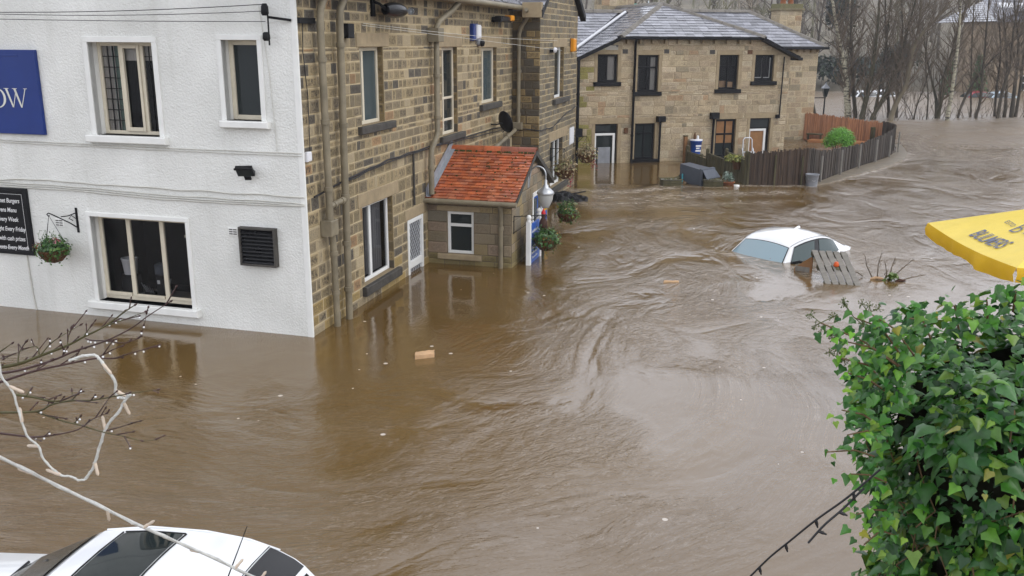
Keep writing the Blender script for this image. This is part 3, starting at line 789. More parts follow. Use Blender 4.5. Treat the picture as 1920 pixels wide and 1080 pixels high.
def build_water():
    xs = axis(-160, 220, -9, 14, .15, 12)
    ys = axis(-12, 130, 3, 34, .15, 6)
    V = []; FL = []; CH = []; FO = []
    for y in ys:
        for x in xs:
            a, c = flow_coords(x, y)
            ch = smoothstep(1.2, 3.6, c + .7 * noise.noise(Vector((a * .4, c * .3, 4)))) * (1 - .78 * smoothstep(5.5, 10, c) * (1 - smoothstep(14, 22, y)))
            if y > 20: ch = max(ch * .9, (.62 + .55 * smoothstep(18, 30, y) + 5.0 * smoothstep(30, 52, y)) * smoothstep(1.0, 2.6, c))
            ch *= .8 + .5 * noise.noise(Vector((x * .21, y * .21, 9)))
            if y > 28.8 and x < 7.0: ch *= .12                       # slack water in front of the far house
            z = 0.0
            if -9 <= x <= 14 and 3 <= y <= 34:
                z = ch * (.024 * noise.noise(Vector((a * .55, c * 1.1, 1.7))) + .012 * noise.noise(Vector((a * 1.5, c * 2.2, 5.1))))
            f = 0.0
            for px, py, r, am in FOAM_PTS:
                dx, dy = x - px, y - py
                if abs(dx) < r and abs(dy) < r:
                    f = max(f, am * (1 - math.hypot(dx, dy) / r))
            wa = .9 * noise.noise(Vector((x * .28, y * .28, 2.2))) + .3 * noise.noise(Vector((x * .8, y * .8, 6.2)))
            wc = .55 * noise.noise(Vector((x * .28, y * .28, 7.7))) + .14 * noise.noise(Vector((x * .8, y * .8, 1.2)))
            V.append((x, y, z)); FL.append((a + wa, c + wc)); CH.append(max(0, ch)); FO.append(max(0, f))
    W = len(xs)
    F = [(j * W + i, j * W + i + 1, (j + 1) * W + i + 1, (j + 1) * W + i) for j in range(len(ys) - 1) for i in range(W - 1)]
    me = bpy.data.meshes.new('water'); me.from_pydata(V, [], F)
    me.materials.append(MT['water'])
    me.polygons.foreach_set('use_smooth', [True] * len(F))
    ul = me.uv_layers.new(name='flow')
    buf = []
    for f in F:
        for i in f: buf.extend(FL[i])
    ul.data.foreach_set('uv', buf)
    for nm, dat in (('chop', CH), ('foam', FO)):
        at = me.attributes.new(nm, 'FLOAT', 'POINT'); at.data.foreach_set('value', dat)
    o = bpy.data.objects.new('water', me); scene.collection.objects.link(o)
    structure(o)
build_water()

# ================================================================== the inn
pub = thing('public_house', 'two storey inn with white roughcast gable wall and sooty stone front with red tiled porch', 'building', C0)
rng = random.Random(11)
def pick_gold(r, s, z):
    base = r.choice([(.30, .215, .095), (.26, .185, .085), (.20, .15, .08), (.12, .10, .07), (.34, .25, .12)])
    k = r.uniform(.7, 1.0)
    return (base[0] * k, base[1] * k, base[2] * k, r.choice([.3, .6, .9]))
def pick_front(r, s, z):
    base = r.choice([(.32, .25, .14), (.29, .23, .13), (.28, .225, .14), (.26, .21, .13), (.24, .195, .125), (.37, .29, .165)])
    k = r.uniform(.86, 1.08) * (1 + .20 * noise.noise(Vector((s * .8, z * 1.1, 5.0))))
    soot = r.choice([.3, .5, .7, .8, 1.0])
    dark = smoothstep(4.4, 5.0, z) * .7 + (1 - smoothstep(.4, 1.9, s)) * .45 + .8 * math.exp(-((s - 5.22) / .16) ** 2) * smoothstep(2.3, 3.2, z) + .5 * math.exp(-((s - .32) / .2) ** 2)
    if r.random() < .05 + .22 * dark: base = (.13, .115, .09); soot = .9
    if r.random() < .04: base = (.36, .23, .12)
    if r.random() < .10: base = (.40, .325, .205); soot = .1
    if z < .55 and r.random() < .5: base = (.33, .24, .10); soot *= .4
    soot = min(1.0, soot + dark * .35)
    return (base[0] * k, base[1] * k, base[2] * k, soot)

# stone front
H_FRONT = [(2.1, 3.06, 3.0, 4.26), (1.97, 3.29, .3, 1.66), (3.97, 4.78, -.8, 1.06), (6.06, 7.05, 2.45, 4.23), (8.8, 10.05, 2.92, 4.2)]
LINT = [(1.97, 3.3, 4.26, 4.49), (1.8, 3.55, 1.66, 1.9), (3.85, 4.98, 1.06, 1.27), (5.75, 7.35, 4.23, 4.5), (8.5, 10.4, 4.2, 4.48)]
SILL = [(1.93, 3.38, 2.87, 3.0), (1.86, 3.47, .14, .3), (5.85, 7.35, 2.32, 2.45), (8.62, 10.28, 2.78, 2.92)]
w = MB()
wall_sheet(w, FS, 0, 11.6, -.9, [(0, 5.3), (11.6, 5.3)], H_FRONT, .17, 0, 1, jamb=lambda r, s, z: pick_gold(r, s, z))
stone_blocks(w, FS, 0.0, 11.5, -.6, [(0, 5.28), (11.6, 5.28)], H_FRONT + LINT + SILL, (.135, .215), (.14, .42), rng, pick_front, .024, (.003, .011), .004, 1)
w.build('stone_wall', ['mortar', 'stone'], pub)
for i, (a, b, c, e) in enumerate(LINT):
    slab(pub, 'lintel', 'dressed', FS, a, b, -.02, .02, c + .004, e - .004)
for a, b, c, e in SILL:
    slab(pub, 'window_sill', 'sill_stone', FS, a, b, -.16, .09, c, e - .004, .012)
window(pub, FS, 2.1, 3.06, 3.0, 4.26, .13, .06, [2.42], [], 'cream', 'glass_blue', .07)
b = MB(); b.box(FS, 2.5, 2.98, -.22, -.20, 3.05, 4.2)
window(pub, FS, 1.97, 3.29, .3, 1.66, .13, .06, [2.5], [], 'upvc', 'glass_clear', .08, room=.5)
b = MB()
for k in range(14):
    b.box(FS, 2.0 + k * .09, 2.08 + k * .09, -.24, -.235, .34, 1.62)
b.build('blind', 'blind', pub)
window(pub, FS, 6.06, 7.05, 2.45, 4.23, .12, .06, [6.4], [3.2, 2.75], 'cream', 'glass', .05)
window(pub, FS, 8.8, 10.05, 2.92, 4.2, .12, .07, [9.2], [], 'cream', 'glass_blue', .07)
# lattice fronted door low in the wall
d = MB(); d.box(FS, 3.97, 4.05, -.08, .02, -.5, 1.06, ch=.006); d.box(FS, 4.70, 4.78, -.08, .02, -.5, 1.06, ch=.006)
d.box(FS, 4.05, 4.70, -.08, .015, .98, 1.06, ch=.006); d.box(FS, 4.05, 4.70, -.08, .015, .10, .24, ch=.006)
dr = d.build('side_door', 'upvc', pub)
d = MB(); d.face([FS.p(4.05, -.03, -.5), FS.p(4.70, -.03, -.5), FS.p(4.70, -.03, .98), FS.p(4.05, -.03, .98)], 0, None, [(0, 0), (7.2, 0), (7.2, 11.2), (0, 11.2)])
d.build('lattice_panel', 'lattice', dr)

# ---- bay at the far end of the front
BO = .73
FB = Fr(C0 + NS * BO, SD)
FR_ = Fr(C0 + SD * 11.5, NS)
H_BAY = [(13.2, 14.4, 2.8, 4.18), (12.85, 14.42, .35, 1.66)]
L_BAY = [(12.95, 14.75, 4.18, 4.42), (12.6, 15.0, 1.66, 1.92)]
S_BAY = [(13.0, 14.9, 2.66, 2.8), (12.6, 14.9, .2, .35)]
BTOP = [(11.5, 5.36), (13.85, 6.62), (16.25, 5.34)]
def pick_bay(r, s, z):
    base = r.choice([(.22, .185, .125), (.26, .21, .13), (.19, .165, .115), (.16, .14, .105), (.28, .22, .13)])
    k = r.uniform(.75, 1.1)
    return (base[0] * k, base[1] * k, base[2] * k, r.choice([.2, .5, .8]))
w = MB()
wall_sheet(w, FB, 11.5, 16.25, -.9, BTOP, H_BAY, .18, 0, 1, jamb=pick_gold)
stone_blocks(w, FB, 11.5, 16.25, -.4, BTOP, H_BAY + L_BAY + S_BAY, (.135, .185), (.18, .42), rng, pick_bay, .02, (.004, .012), .004, 1)
FE = Fr(C0 + SD * 16.25 + NS * BO, -NS)
wall_sheet(w, FE, 0, 4, -.9, [(0, 5.34), (4, 5.34)], [], .1, 0, 1)
w.build('bay_wall', ['mortar', 'stone'], pub)
w = MB()
wall_sheet(w, FR_, 0, BO, -.9, [(0, 5.3), (BO, 5.3)], [], .1, 0, 1)
stone_blocks(w, FR_, 0, BO + .012, -.4, [(0, 5.3), (BO + .1, 5.3)], [], (.15, .22), (.2, .42), rng, pick_gold, .022, (.008, .03), .005, 1)
w.build('return_wall', ['mortar_dark', 'stone'], pub)
for a, b, c, e in L_BAY: slab(pub, 'lintel', 'dressed', FB, a, b, -.02, .022, c + .004, e - .004)
for a, b, c, e in S_BAY: slab(pub, 'window_sill', 'sill_stone', FB, a, b, -.16, .1, c, e - .004, .012)
window(pub, FB, 13.2, 14.4, 2.8, 4.18, .14, .07, [13.65], [], 'upvc', 'glass', .07)
window(pub, FB, 12.85, 14.42, .35, 1.66, .14, .07, [13.3, 13.85], [], 'upvc', 'glass', .07)

# ---- roofs
def slate_pick(r):
    v = r.choice([.10, .13, .16, .19]) * r.uniform(.8, 1.15)
    return (v * 1.0, v * 1.0, v * 1.1, 0)
w = MB()
pitch_h = 2.9
e0 = FS.p(-.35, .32, 5.22); rid = FS.p(-.35, -4.2, 5.22 + pitch_h)
run = 12.4
vv = rid - e0
w.face([e0, e0 + SD * run, rid + SD * run, rid], 0, (.1, .1, .11, 0))
w.face([rid, rid + SD * run, FS.p(run - .35, -8.7, 5.22), FS.p(-.35, -8.7, 5.22)], 0, (.1, .1, .11, 0))
w.face([FS.p(-.35, .30, 5.17), FS.p(run - .35, .30, 5.17), FS.p(run - .35, 0, 5.23), FS.p(-.35, 0, 5.23)], 0, (.05, .05, .05, 0))
roof_tiles(w, e0, SD, vv, vv.length, lambda q: (0, run), .24, .34, slate_pick, rng, .014)
w.build('slate_roof', 'slate', pub)
# bay roof: ridge runs back into the main roof
w = MB()
bs = [(11.05, 5.08), (13.85, 6.72), (16.72, 5.08)]
for (sa, za), (sb, zb) in ((bs[0], bs[1]), (bs[2], bs[1])):
    u = -NS; o = FB.p(sa, .16, za); v = FB.p(sb, .16, zb) - o
    if sa > sb: pass
    w.face([o, o + u * 4.6, o + u * 4.6 + v, o + v], 0, (.1, .1, .11, 0))
    roof_tiles(w, o, u, v, v.length, lambda q: (0, 4.6), .24, .34, slate_pick, rng, .014)
w.build('bay_roof', 'slate', pub)
w = MB()
for (sa, za), (sb, zb) in ((bs[0], bs[1]), (bs[1], bs[2])):
    P = FB.p; w = MB()
    w.face([P(sa, .165, za - .16), P(sb, .165, zb - .16), P(sb, .165, zb + .01), P(sa, .165, za + .01)])
    w.face([P(sa, .0, za - .16), P(sb, .0, zb - .16), P(sb, .165, zb - .16), P(sa, .165, za - .16)])
    w.build('verge_board', 'black_paint', pub)
slab(pub, 'gutter_end_block', 'dressed', FB, 11.02, 11.2, -.35, .14, 4.92, 5.28)

# gable and back walls
GT = [(-8.4, 5.3), (-4.2, 8.05), (0, 5.3)]
H_WHITE = [(-3.50, -2.37, 2.95, 4.33), (-1.20, -.62, 3.23, 4.37), (-3.82, -2.07, .27, 1.66)]
w = MB()
wall_sheet(w, FW, -8.4, 0, -.9, GT, H_WHITE, .24, 0, 1)
w.build('white_wall', ['white', 'smooth_white'], pub)
w = MB(); FBK = Fr(C0 + WD * 8.4 , -SD)
wall_sheet(w, Fr(C0 + WD * 8.4 + SD * 16.2, -SD), 0, 16.2, -.9, [(0, 5.3), (16.2, 5.3)], [], .1, 0, 0)
w.build('back_wall', ['mortar'], pub)
# wall edge bead at the corner
slab(pub, 'corner_bead', 'smooth_white', FW, -.07, .022, -.02, .012, -.6, 5.28, .006)
# window surrounds in smooth paint and sills
for (a, b, c, e), ov, sl, sr, sh in zip(H_WHITE, (.085, .075, .07), (.16, .08, .16), (.14, .14, .14), (.11, .10, .12)):
    m_ = MB()
    m_.box(FW, a - ov, a, -.1, .022, c, e, ch=.004); m_.box(FW, b, b + ov, -.1, .022, c, e, ch=.004)
    m_.box(FW, a - ov, b + ov, -.1, .024, e, e + ov * .95, ch=.004)
    m_.build('window_surround', 'smooth_white', pub)
    slab(pub, 'window_sill', 'smooth_white', FW, a - sl, b + sr, -.23, .10, c - sh, c, .012)
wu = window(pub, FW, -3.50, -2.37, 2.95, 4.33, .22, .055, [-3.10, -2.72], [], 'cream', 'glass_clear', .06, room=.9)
m_ = MB()
for a, b in ((-3.43, -3.14), (-2.68, -2.43)):
    for k in (1, 2):
        x = a + (b - a) * k / 3; m_.box(FW, x - .006, x + .006, -.222, -.208, 3.0, 4.28)
    for k in range(1, 8):
        z = 3.0 + 1.28 * k / 8; m_.box(FW, a, b, -.222, -.2085, z - .006, z + .006)
m_.build('leaded_bars', 'black_paint', wu)
m_ = MB(); m_.box(FW, -3.07, -2.75, -.215, -.165, 3.0, 4.29, ch=.004)
m_ = MB()
for a, b, c, e in ((-3.075, -3.03, 3.0, 4.29), (-2.79, -2.745, 3.0, 4.29), (-3.03, -2.79, 3.0, 3.06), (-3.03, -2.79, 4.24, 4.29)):
    m_.box(FW, a, b, -.215, -.17, c, e, ch=.004)
m_.build('casement', 'cream', wu)
def curtain(name, mat, fr, s0, s1, dd, z0, z1, par, amp=.02, n=18):
    c = MB()
    c.grid([[fr.p(s0 + (s1 - s0) * k / n, dd + amp * math.sin(k * 1.9), z) for k in range(n + 1)] for z in (z0, (z0 + z1) / 2, z1)])
    return c.build(name, mat, par)
curtain('curtain', 'green_curtain', FW, -3.30, -3.06, -.27, 3.0, 4.3, wu)
curtain('net_curtain', 'curtain', FW, -3.5, -3.24, -.26, 3.0, 4.3, wu)
curtain('blind', 'curtain', FW, -3.1, -2.4, -.27, 4.06, 4.3, wu, .002, 4)
ws_ = window(pub, FW, -1.20, -.62, 3.23, 4.37, .20, .07, [], [], 'cream', 'glass', .05)
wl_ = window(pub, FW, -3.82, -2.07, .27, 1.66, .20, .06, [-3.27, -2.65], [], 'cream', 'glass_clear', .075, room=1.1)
m_ = MB(); m_.box(FW, -3.80, -3.32, -.2, -.16, .33, .385, ch=.004); m_.box(FW, -3.22, -2.70, -.2, -.16, .33, .375, ch=.004); m_.box(FW, -2.60, -2.13, -.2, -.16, .33, .375, ch=.004)
m_.build('casement', 'cream', wl_)
m_ = MB(); m_.box(FW, -2.62, -2.05, -.75, -.70, 1.24, 1.28); m_.build('shelf_edge', 'cream', wl_)
m_ = MB(); m_.box(FW, -3.85, -2.05, -.8, -.24, .24, .29); m_.build('worktop', 'galv', wl_)

# ---- gutters and pipes
m_ = MB(); m_.tube([FS.p(-.3, .34, 5.17), FS.p(11.1, .34, 5.15)], .062, 10); m_.build('gutter', 'pipe', pub)
def pipe(pts, r, collars=(), mat='pipe', par=None, name='downpipe', boxes=()):
    m_ = MB(); m_.tube(pts, r, 12)
    for p, d in collars:
        p = Vector(p); d = Vector(d).normalized()
        m_.tube([p - d * .035, p + d * .035], r * 1.28, 12)
    for b in boxes: m_.box(*b, ch=.01)
    return m_.build(name, mat, par)
Z = (0, 0, 1)
P = FS.p
pipe([P(.95, .13, 5.15), P(.62, .13, 4.92), P(.53, .13, 4.80), P(.50, .13, 4.6), P(.52, .13, 1.72)], .054, [(P(.505, .13, 4.1), Z), (P(.51, .13, 3.2), Z), (P(.515, .13, 2.2), Z)], par=pub)
pipe([P(.535, .12, 1.62), P(.60, .12, 1.40), P(.61, .12, 1.2), P(.625, .12, -.5)], .052, [(P(.61, .12, 1.18), Z), (P(.62, .12, .55), Z)], par=pub,
     boxes=[(FS, .42, .66, .02, .2, 1.48, 1.72)])
pipe([P(1.62, .13, 5.15), P(1.28, .13, 4.93), P(1.18, .13, 4.82), P(1.15, .13, 4.65), P(1.09, .13, 2.2), P(1.03, .13, -.5)], .056, [(P(1.14, .13, 4.3), Z), (P(1.12, .13, 3.1), Z), (P(1.08, .13, 2.0), Z), (P(1.06, .13, 1.25), Z), (P(1.05, .13, .5), Z)], par=pub)
pipe([P(.53, .13, 1.93), P(1.08, .13, 1.96)], .045, [(P(.68, .13, 1.93), SD), (P(.95, .13, 1.95), SD)], par=pub, name='link_pipe')
pipe([P(6.35, .32, 5.14), P(6.2, .2, 4.95), P(5.55, .14, 4.72), P(5.42, .13, 4.6), P(5.39, .13, 2.62), P(5.30, .13, 2.5), P(5.04, .13, 2.3), P(4.99, .13, 2.1), P(4.99, .13, 1.42)], .056, [(P(5.4, .13, 3.7), Z), (P(5.39, .13, 2.9), Z), (P(4.99, .13, 1.95), Z)], par=pub,
     boxes=[(FS, 5.24, 5.56, .02, .24, 4.34, 4.60)])
PR = FR_.p
pipe([FS.p(10.95, .5, 5.1), PR(.48, .14, 5.0), PR(.24, .1, 4.66), PR(.20, .09, 4.5), PR(.19, .09, 2.28)], .05, [(PR(.2, .09, 3.6), Z), (PR(.19, .09, 2.5), Z)], par=pub, boxes=[(FR_, -.02, .3, .02, .16, 2.12, 2.3)])
pipe([P(11.2, .16, 2.12), P(9.3, .16, 1.86)], .05, [(P(10.4, .16, 2.01), SD)], par=pub, name='sloping_pipe')

# ---- porch
PO = 1.75
FPL = Fr(C0 + SD * 5.08, NS)
FPF = Fr(C0 + NS * PO, SD)
def pick_porch(r, s, z):
    base = r.choice([(.26, .205, .135), (.23, .185, .12), (.29, .215, .15), (.21, .18, .13), (.30, .23, .12)])
    k = r.uniform(.8, 1.05)
    if z < .25: base = (.24, .19, .085)
    return (base[0] * k, base[1] * k, base[2] * k, r.choice([.1, .3, .5]))
PTOP = [(5.08, 1.33), (6.62, 2.1), (8.15, 1.33)]
w = MB()
HP = [(.41, .97, .22, 1.08)]
wall_sheet(w, FPL, 0, PO, -.9, [(0, 1.34), (PO, 1.34)], HP, .1, 0, 1)
stone_blocks(w, FPL, 0.0, PO, -.5, [(0, 1.34), (PO, 1.34)], HP + [(.22, 1.14, .10, .22), (.2, 1.1, 1.08, 1.2)], (.21, .27), (.26, .45), rng, pick_porch, .014, (.006, .016), .004, 1)
HD = [(6.78, 7.52, -.8, 1.15)]
wall_sheet(w, FPF, 5.08, 8.15, -.9, PTOP, HD, .14, 0, 1)
stone_blocks(w, FPF, 5.08, 8.15, -.5, PTOP, HD, (.19, .25), (.24, .42), rng, lambda r, s, z: tuple(x * 1.15 for x in pick_porch(r, s, z)[:3]) + (.25,), .014, (.006, .016), .004, 1)
FPR = Fr(C0 + SD * 8.15 + NS * PO, -NS)
wall_sheet(w, FPR, 0, PO, -.9, [(0, 1.34), (PO, 1.34)], [], .1, 0, 1)
w.build('porch_wall', ['mortar_dark', 'stone'], pub)
slab(pub, 'porch_lintel', 'dressed', FPL, .2, 1.1, -.02, .018, 1.084, 1.196)
slab(pub, 'porch_sill', 'dressed', FPL, .22, 1.14, -.09, .07, .104, .216, .012)
window(pub, FPL, .41, .97, .22, 1.08, .07, .06, [], [.80], 'upvc', 'glass', .06, name='porch_window')
dd = MB(); dd.box(FPF, 6.78, 7.52, -.12, -.06, -.6, 1.15, ch=.01)
pd = dd.build('porch_door', 'poster_blue', pub)
dd = MB(); dd.box(FPF, 6.9, 7.4, -.058, -.05, .45, 1.05, ch=.004); dd.build('door_pane', 'glass', pd)
dd = MB(); dd.box(FPF, 6.70, 6.78, -.1, .03, -.6, 1.2, ch=.006); dd.box(FPF, 7.52, 7.62, -.1, .03, -.6, 1.2, ch=.006); dd.box(FPF, 6.70, 7.62, -.1, .035, 1.15, 1.24, ch=.006); dd.build('door_frame', 'upvc', pd)
def clay_pick(r):
    k = r.uniform(.75, 1.12)
    c = r.choice([(.42, .110, .040), (.38, .098, .038), (.46, .135, .05), (.31, .09, .045), (.38, .13, .065)])
    return (c[0] * k, c[1] * k, c[2] * k, 0)
w = MB()
for sa, sgn in ((4.93, 1), (8.30, -1)):
    o = FS.p(sa, .0, 1.345); v = FS.p(6.615, .0, 2.17) - o
    w.face([o, o + NS * 1.86, o + NS * 1.86 + v, o + v], 0, (.05, .03, .02, 0))
    roof_tiles(w, o, NS, v, v.length, lambda q: (0, 1.87), .102, .165, clay_pick, rng, .017)
pr_ = w.build('porch_roof', 'clay', pub)
w = MB()
for k in range(5):
    a, b = k * .375, k * .375 + .37
    w.grid([[FS.p(6.615 + .13 * math.sin(t), x, 2.10 + .125 * math.cos(t)) for t in [(-1.5 + 3.0 * j / 8) for j in range(9)]] for x in (a, b)], 0, clay_pick(rng), True)
    w.grid([[FS.p(6.615 + r_ * math.sin(t), b, 2.10 + r_ * .96 * math.cos(t)) for t in [(-1.5 + 3.0 * j / 8) for j in range(9)]] for r_ in (.13, .105)], 0, (.2, .06, .03, 0), False)
w.build('ridge_tile', 'clay', pr_)
w = MB()
v = FS.p(6.615, 0, 2.17) - FS.p(4.93, 0, 1.345)
for _ in range(110):
    t, q = rng.uniform(.05, .98), rng.uniform(.1, 1.8)
    if q < .75 and t < .8 and rng.random() < .75: continue
    c = FS.p(4.93, 0, 1.345) + v * t + NS * q + Vector((0, 0, .018))
    r_ = rng.uniform(.008, .026)
    w.lathe(c, [(r_, -.008), (r_ * .8, r_ * .35), (0, r_ * .5)], 7)
for k in range(60):
    c = FS.p(6.49, rng.uniform(.0, 1.85), 2.12); r_ = rng.uniform(.015, .03)
    w.lathe(c, [(r_, -.02), (r_ * .8, r_ * .5), (0, r_ * .7)], 6)
w.build('moss', 'moss', pr_)['kind'] = 'stuff'
m_ = MB(); m_.tube([FS.p(4.88, 0.0, 1.31), FS.p(4.88, 1.9, 1.30)], .05, 10); m_.build('porch_gutter', 'pipe', pub)
m_ = MB(); m_.box(FPL, 0, 1.84, 0.0, .1, 1.24, 1.30, ch=.01); m_.build('porch_fascia', 'pipe', pub)
pipe([FPL.p(1.55, .17, 1.28), FPL.p(1.55, .08, 1.15), FPL.p(1.55, .07, -.5)], .048, [(FPL.p(1.55, .07, .8), Z)], par=pub, name='porch_downpipe')
for sa, sb in ((4.93, 6.615), (8.3, 6.615)):
    m_ = MB(); za, zb = 1.335, 2.16
    Pq = lambda s, d_, z: FS.p(s, d_, z)
    m_.face([Pq(sa, 1.875, za - .10), Pq(sb, 1.875, zb - .10), Pq(sb, 1.875, zb + .015), Pq(sa, 1.875, za + .015)])
    m_.face([Pq(sa, 1.75, za - .10), Pq(sb, 1.75, zb - .10), Pq(sb, 1.875, zb - .10), Pq(sa, 1.875, za - .10)])
    m_.build('porch_verge', 'sill_stone', pub)
m_ = MB()
pts = [(4.93, 1.345), (5.45, 1.60), (6.0, 1.87), (6.6, 2.17)]
m_.grid([[FS.p(s, d_, z + dz) for d_, dz in ((.03, .20), (.034, .03), (.12, .028))] for s, z in pts], 0, None, False)
m_.build('lead_flashing', 'lead', pub)
# air bricks built into the white wall
for a, b, c, e in ((-4.50, -4.34, 1.45, 1.58), (-1.32, -1.16, 1.50, 1.62)):
    m_ = MB(); m_.box(FW, a, b, -.02, .012, c, e, ch=.004)
    k = m_.build('air_brick', 'smooth_white', pub)
    m_ = MB()
    for i in range(3):
        for j in range(2):
            x = a + .015 + j * (b - a - .02) / 2; z = c + .02 + i * (e - c - .02) / 3
            m_.box(FW, x, x + (b - a) / 2 - .02, .0, .0135, z, z + .018)
    m_.build('slot', 'sill_stone', k)

# ================================================================== things fixed to the inn
def louvre():
    t = thing('louvre_vent', 'square black louvred extractor vent on the white wall', 'vent', FW.p(-.8, 0, 1.05))
    m_ = MB()
    a, b, c, e = -1.10, -.49, 1.07, 1.66
    for q in ((a, a + .03, c, e), (b - .03, b, c, e), (a + .03, b - .03, c, c + .03), (a + .03, b - .03, e - .03, e)): m_.box(FW, q[0], q[1], 0, .10, q[2], q[3], ch=.005)
    m_.build('frame', 'sill_stone', t)
    for k in range(9):
        z = c + .05 + k * (e - c - .08) / 9
        m_ = MB(); Pw = FW.p
        p = [Pw(a + .03, .085, z), Pw(b - .03, .085, z), Pw(b - .03, .03, z + .055), Pw(a + .03, .03, z + .055)]
        m_.face(p); m_.face([x - Vector((0, 0, .006)) for x in p][::-1])
        m_.face([p[0], p[1], p[1] - Vector((0, 0, .012)), p[0] - Vector((0, 0, .012))])
        m_.build('slat', 'trim', t)
    m_ = MB(); m_.box(FW, a + .03, b - .03, 0.004, .02, c + .03, e - .03); m_.build('backing', 'black_plastic', t)
louvre()

def floodlight(name, label, fr, s, d, z, w_, h_, tilt, mat='black_plastic'):
    t = thing(name, label, 'floodlight', fr.p(s, 0, z))
    m_ = MB()
    m_.tube([fr.p(s, 0, z - .02), fr.p(s, .06, z - .02)], .035, 10); m_.tube([fr.p(s, .05, z - .02), fr.p(s - .02, .12, z)], .018, 8); m_.build('bracket', mat, t)
    m_ = MB()
    c, si = math.cos(tilt), math.sin(tilt)
    up = (Vector((0, 0, 1)) * c + fr.n * si).normalized()
    f2 = Fr(fr.p(s - .03, .17, z), (fr.x * .92 - fr.n * .38), up)
    m_.box(f2, -w_ / 2, w_ / 2, -.05, .03, -h_ / 2, h_ / 2, ch=.02)
    m_.box(f2, -w_ / 2 - .01, w_ / 2 + .01, .02, .05, h_ / 2 - .015, h_ / 2 + .005)
    m_.build('housing', mat, t)
    m_ = MB(); m_.box(f2, -w_ / 2 + .02, w_ / 2 - .02, .025, .033, -h_ / 2 + .02, h_ / 2 - .02); m_.build('lens', 'glass', t)
    m_ = MB(); m_.box(f2, -.04, .05, -.03, .02, -h_ / 2 - .07, -h_ / 2, ch=.01); m_.build('sensor', mat, t)
floodlight('floodlight', 'small black floodlight with sensor on the white wall under the small window', FW, -.83, 0, 2.51, .24, .15, .5)

# blue hanging sign board, cut by the edge of the picture
t = thing('inn_sign', 'large deep blue sign board with pale serif letters on the white wall', 'sign', FW.p(-5.8, 0, 2.92))
m_ = MB(); m_.box(FW, -7.3, -4.44, .01, .07, 2.92, 4.21, ch=.008); m_.build('board', 'sign_blue', t)
m_ = MB(); m_.box(FW, -7.2, -4.75, .0705, .076, 4.11, 4.14, ch=.003); m_.build('moulding', 'sign_blue', t)
def serif_letters():
    m_ = MB(); d0, d1 = .071, .076
    def stroke(a, b, w0, w1=None):
        w1 = w1 or w0; (x0, z0), (x1, z1) = a, b
        m_.face([FW.p(x0 - w0 / 2, d1, z0), FW.p(x0 + w0 / 2, d1, z0), FW.p(x1 + w1 / 2, d1, z1), FW.p(x1 - w1 / 2, d1, z1)])
    cx, cz, a, b_ = -5.23, 3.475, .155, .15
    n = 40
    m_.grid([[FW.p(cx + r * math.cos(2 * math.pi * k / n), d1, cz + q * math.sin(2 * math.pi * k / n)) for k in range(n)] for r, q in ((a, b_), (a - .045, b_ - .014))], 0, None, False, True)
    x0 = -5.08; zt, zb = 3.62, 3.335
    stroke((x0 + .03, zt), (x0 + .13, zb), .042, .03); stroke((x0 + .13, zb), (x0 + .215, zt - .02), .014, .016)
    stroke((x0 + .19, zt), (x0 + .29, zb), .042, .03); stroke((x0 + .29, zb), (x0 + .39, zt), .014, .016)
    for sx in (x0 + .03, x0 + .19, x0 + .39): stroke((sx - .0, zt + .008), (sx, zt), .10 if sx < x0 + .3 else .08, .09 if sx < x0 + .3 else .06)
    m_.build('lettering', 'letter', t)
serif_letters()

t = thing('chalkboard', 'black chalkboard menu with white handwriting and thin border on the white wall', 'sign', FW.p(-5.7, 0, .93))
m_ = MB(); a, b, c, e = -6.6, -4.97, .94, 2.04
m_.box(FW, a + .05, b - .05, .005, .03, c + .05, e - .05); m_.build('panel', 'black_paint', t)
m_ = MB()
for q in ((a, a + .06, c, e), (b - .06, b, c, e), (a + .06, b - .06, c, c + .06), (a + .06, b - .06, e - .06, e)): m_.box(FW, q[0], q[1], .0, .05, q[2], q[3], ch=.008)
m_.build('frame', 'black_plastic', t)
m_ = MB()
for q in ((b - .115, b - .11, c + .11, e - .1), (a + .12, b - .11, c + .105, c + .11), (a + .12, b - .11, e - .1, e - .095)): m_.box(FW, q[0], q[1], .029, .0315, q[2], q[3])
m_.build('border', 'chalk', t)
for body, xr, z in (('s \u00b7 Gourmet Burgers', -5.14, 1.80), ('Childrens Menu', -5.22, 1.645), ('ds Every Week', -5.21, 1.49), ('Night Every Friday', -5.09, 1.33), ('with cash prizes', -5.12, 1.17), ('Events Every Month', -5.07, 1.02)):
    m_ = text_mesh(body, .105, FW, xr, .031, z, 'chalk', shear=.2, sx=.78, depth=.002, align='RIGHT', bold=.001); m_.build('handwriting', 'chalk', t)

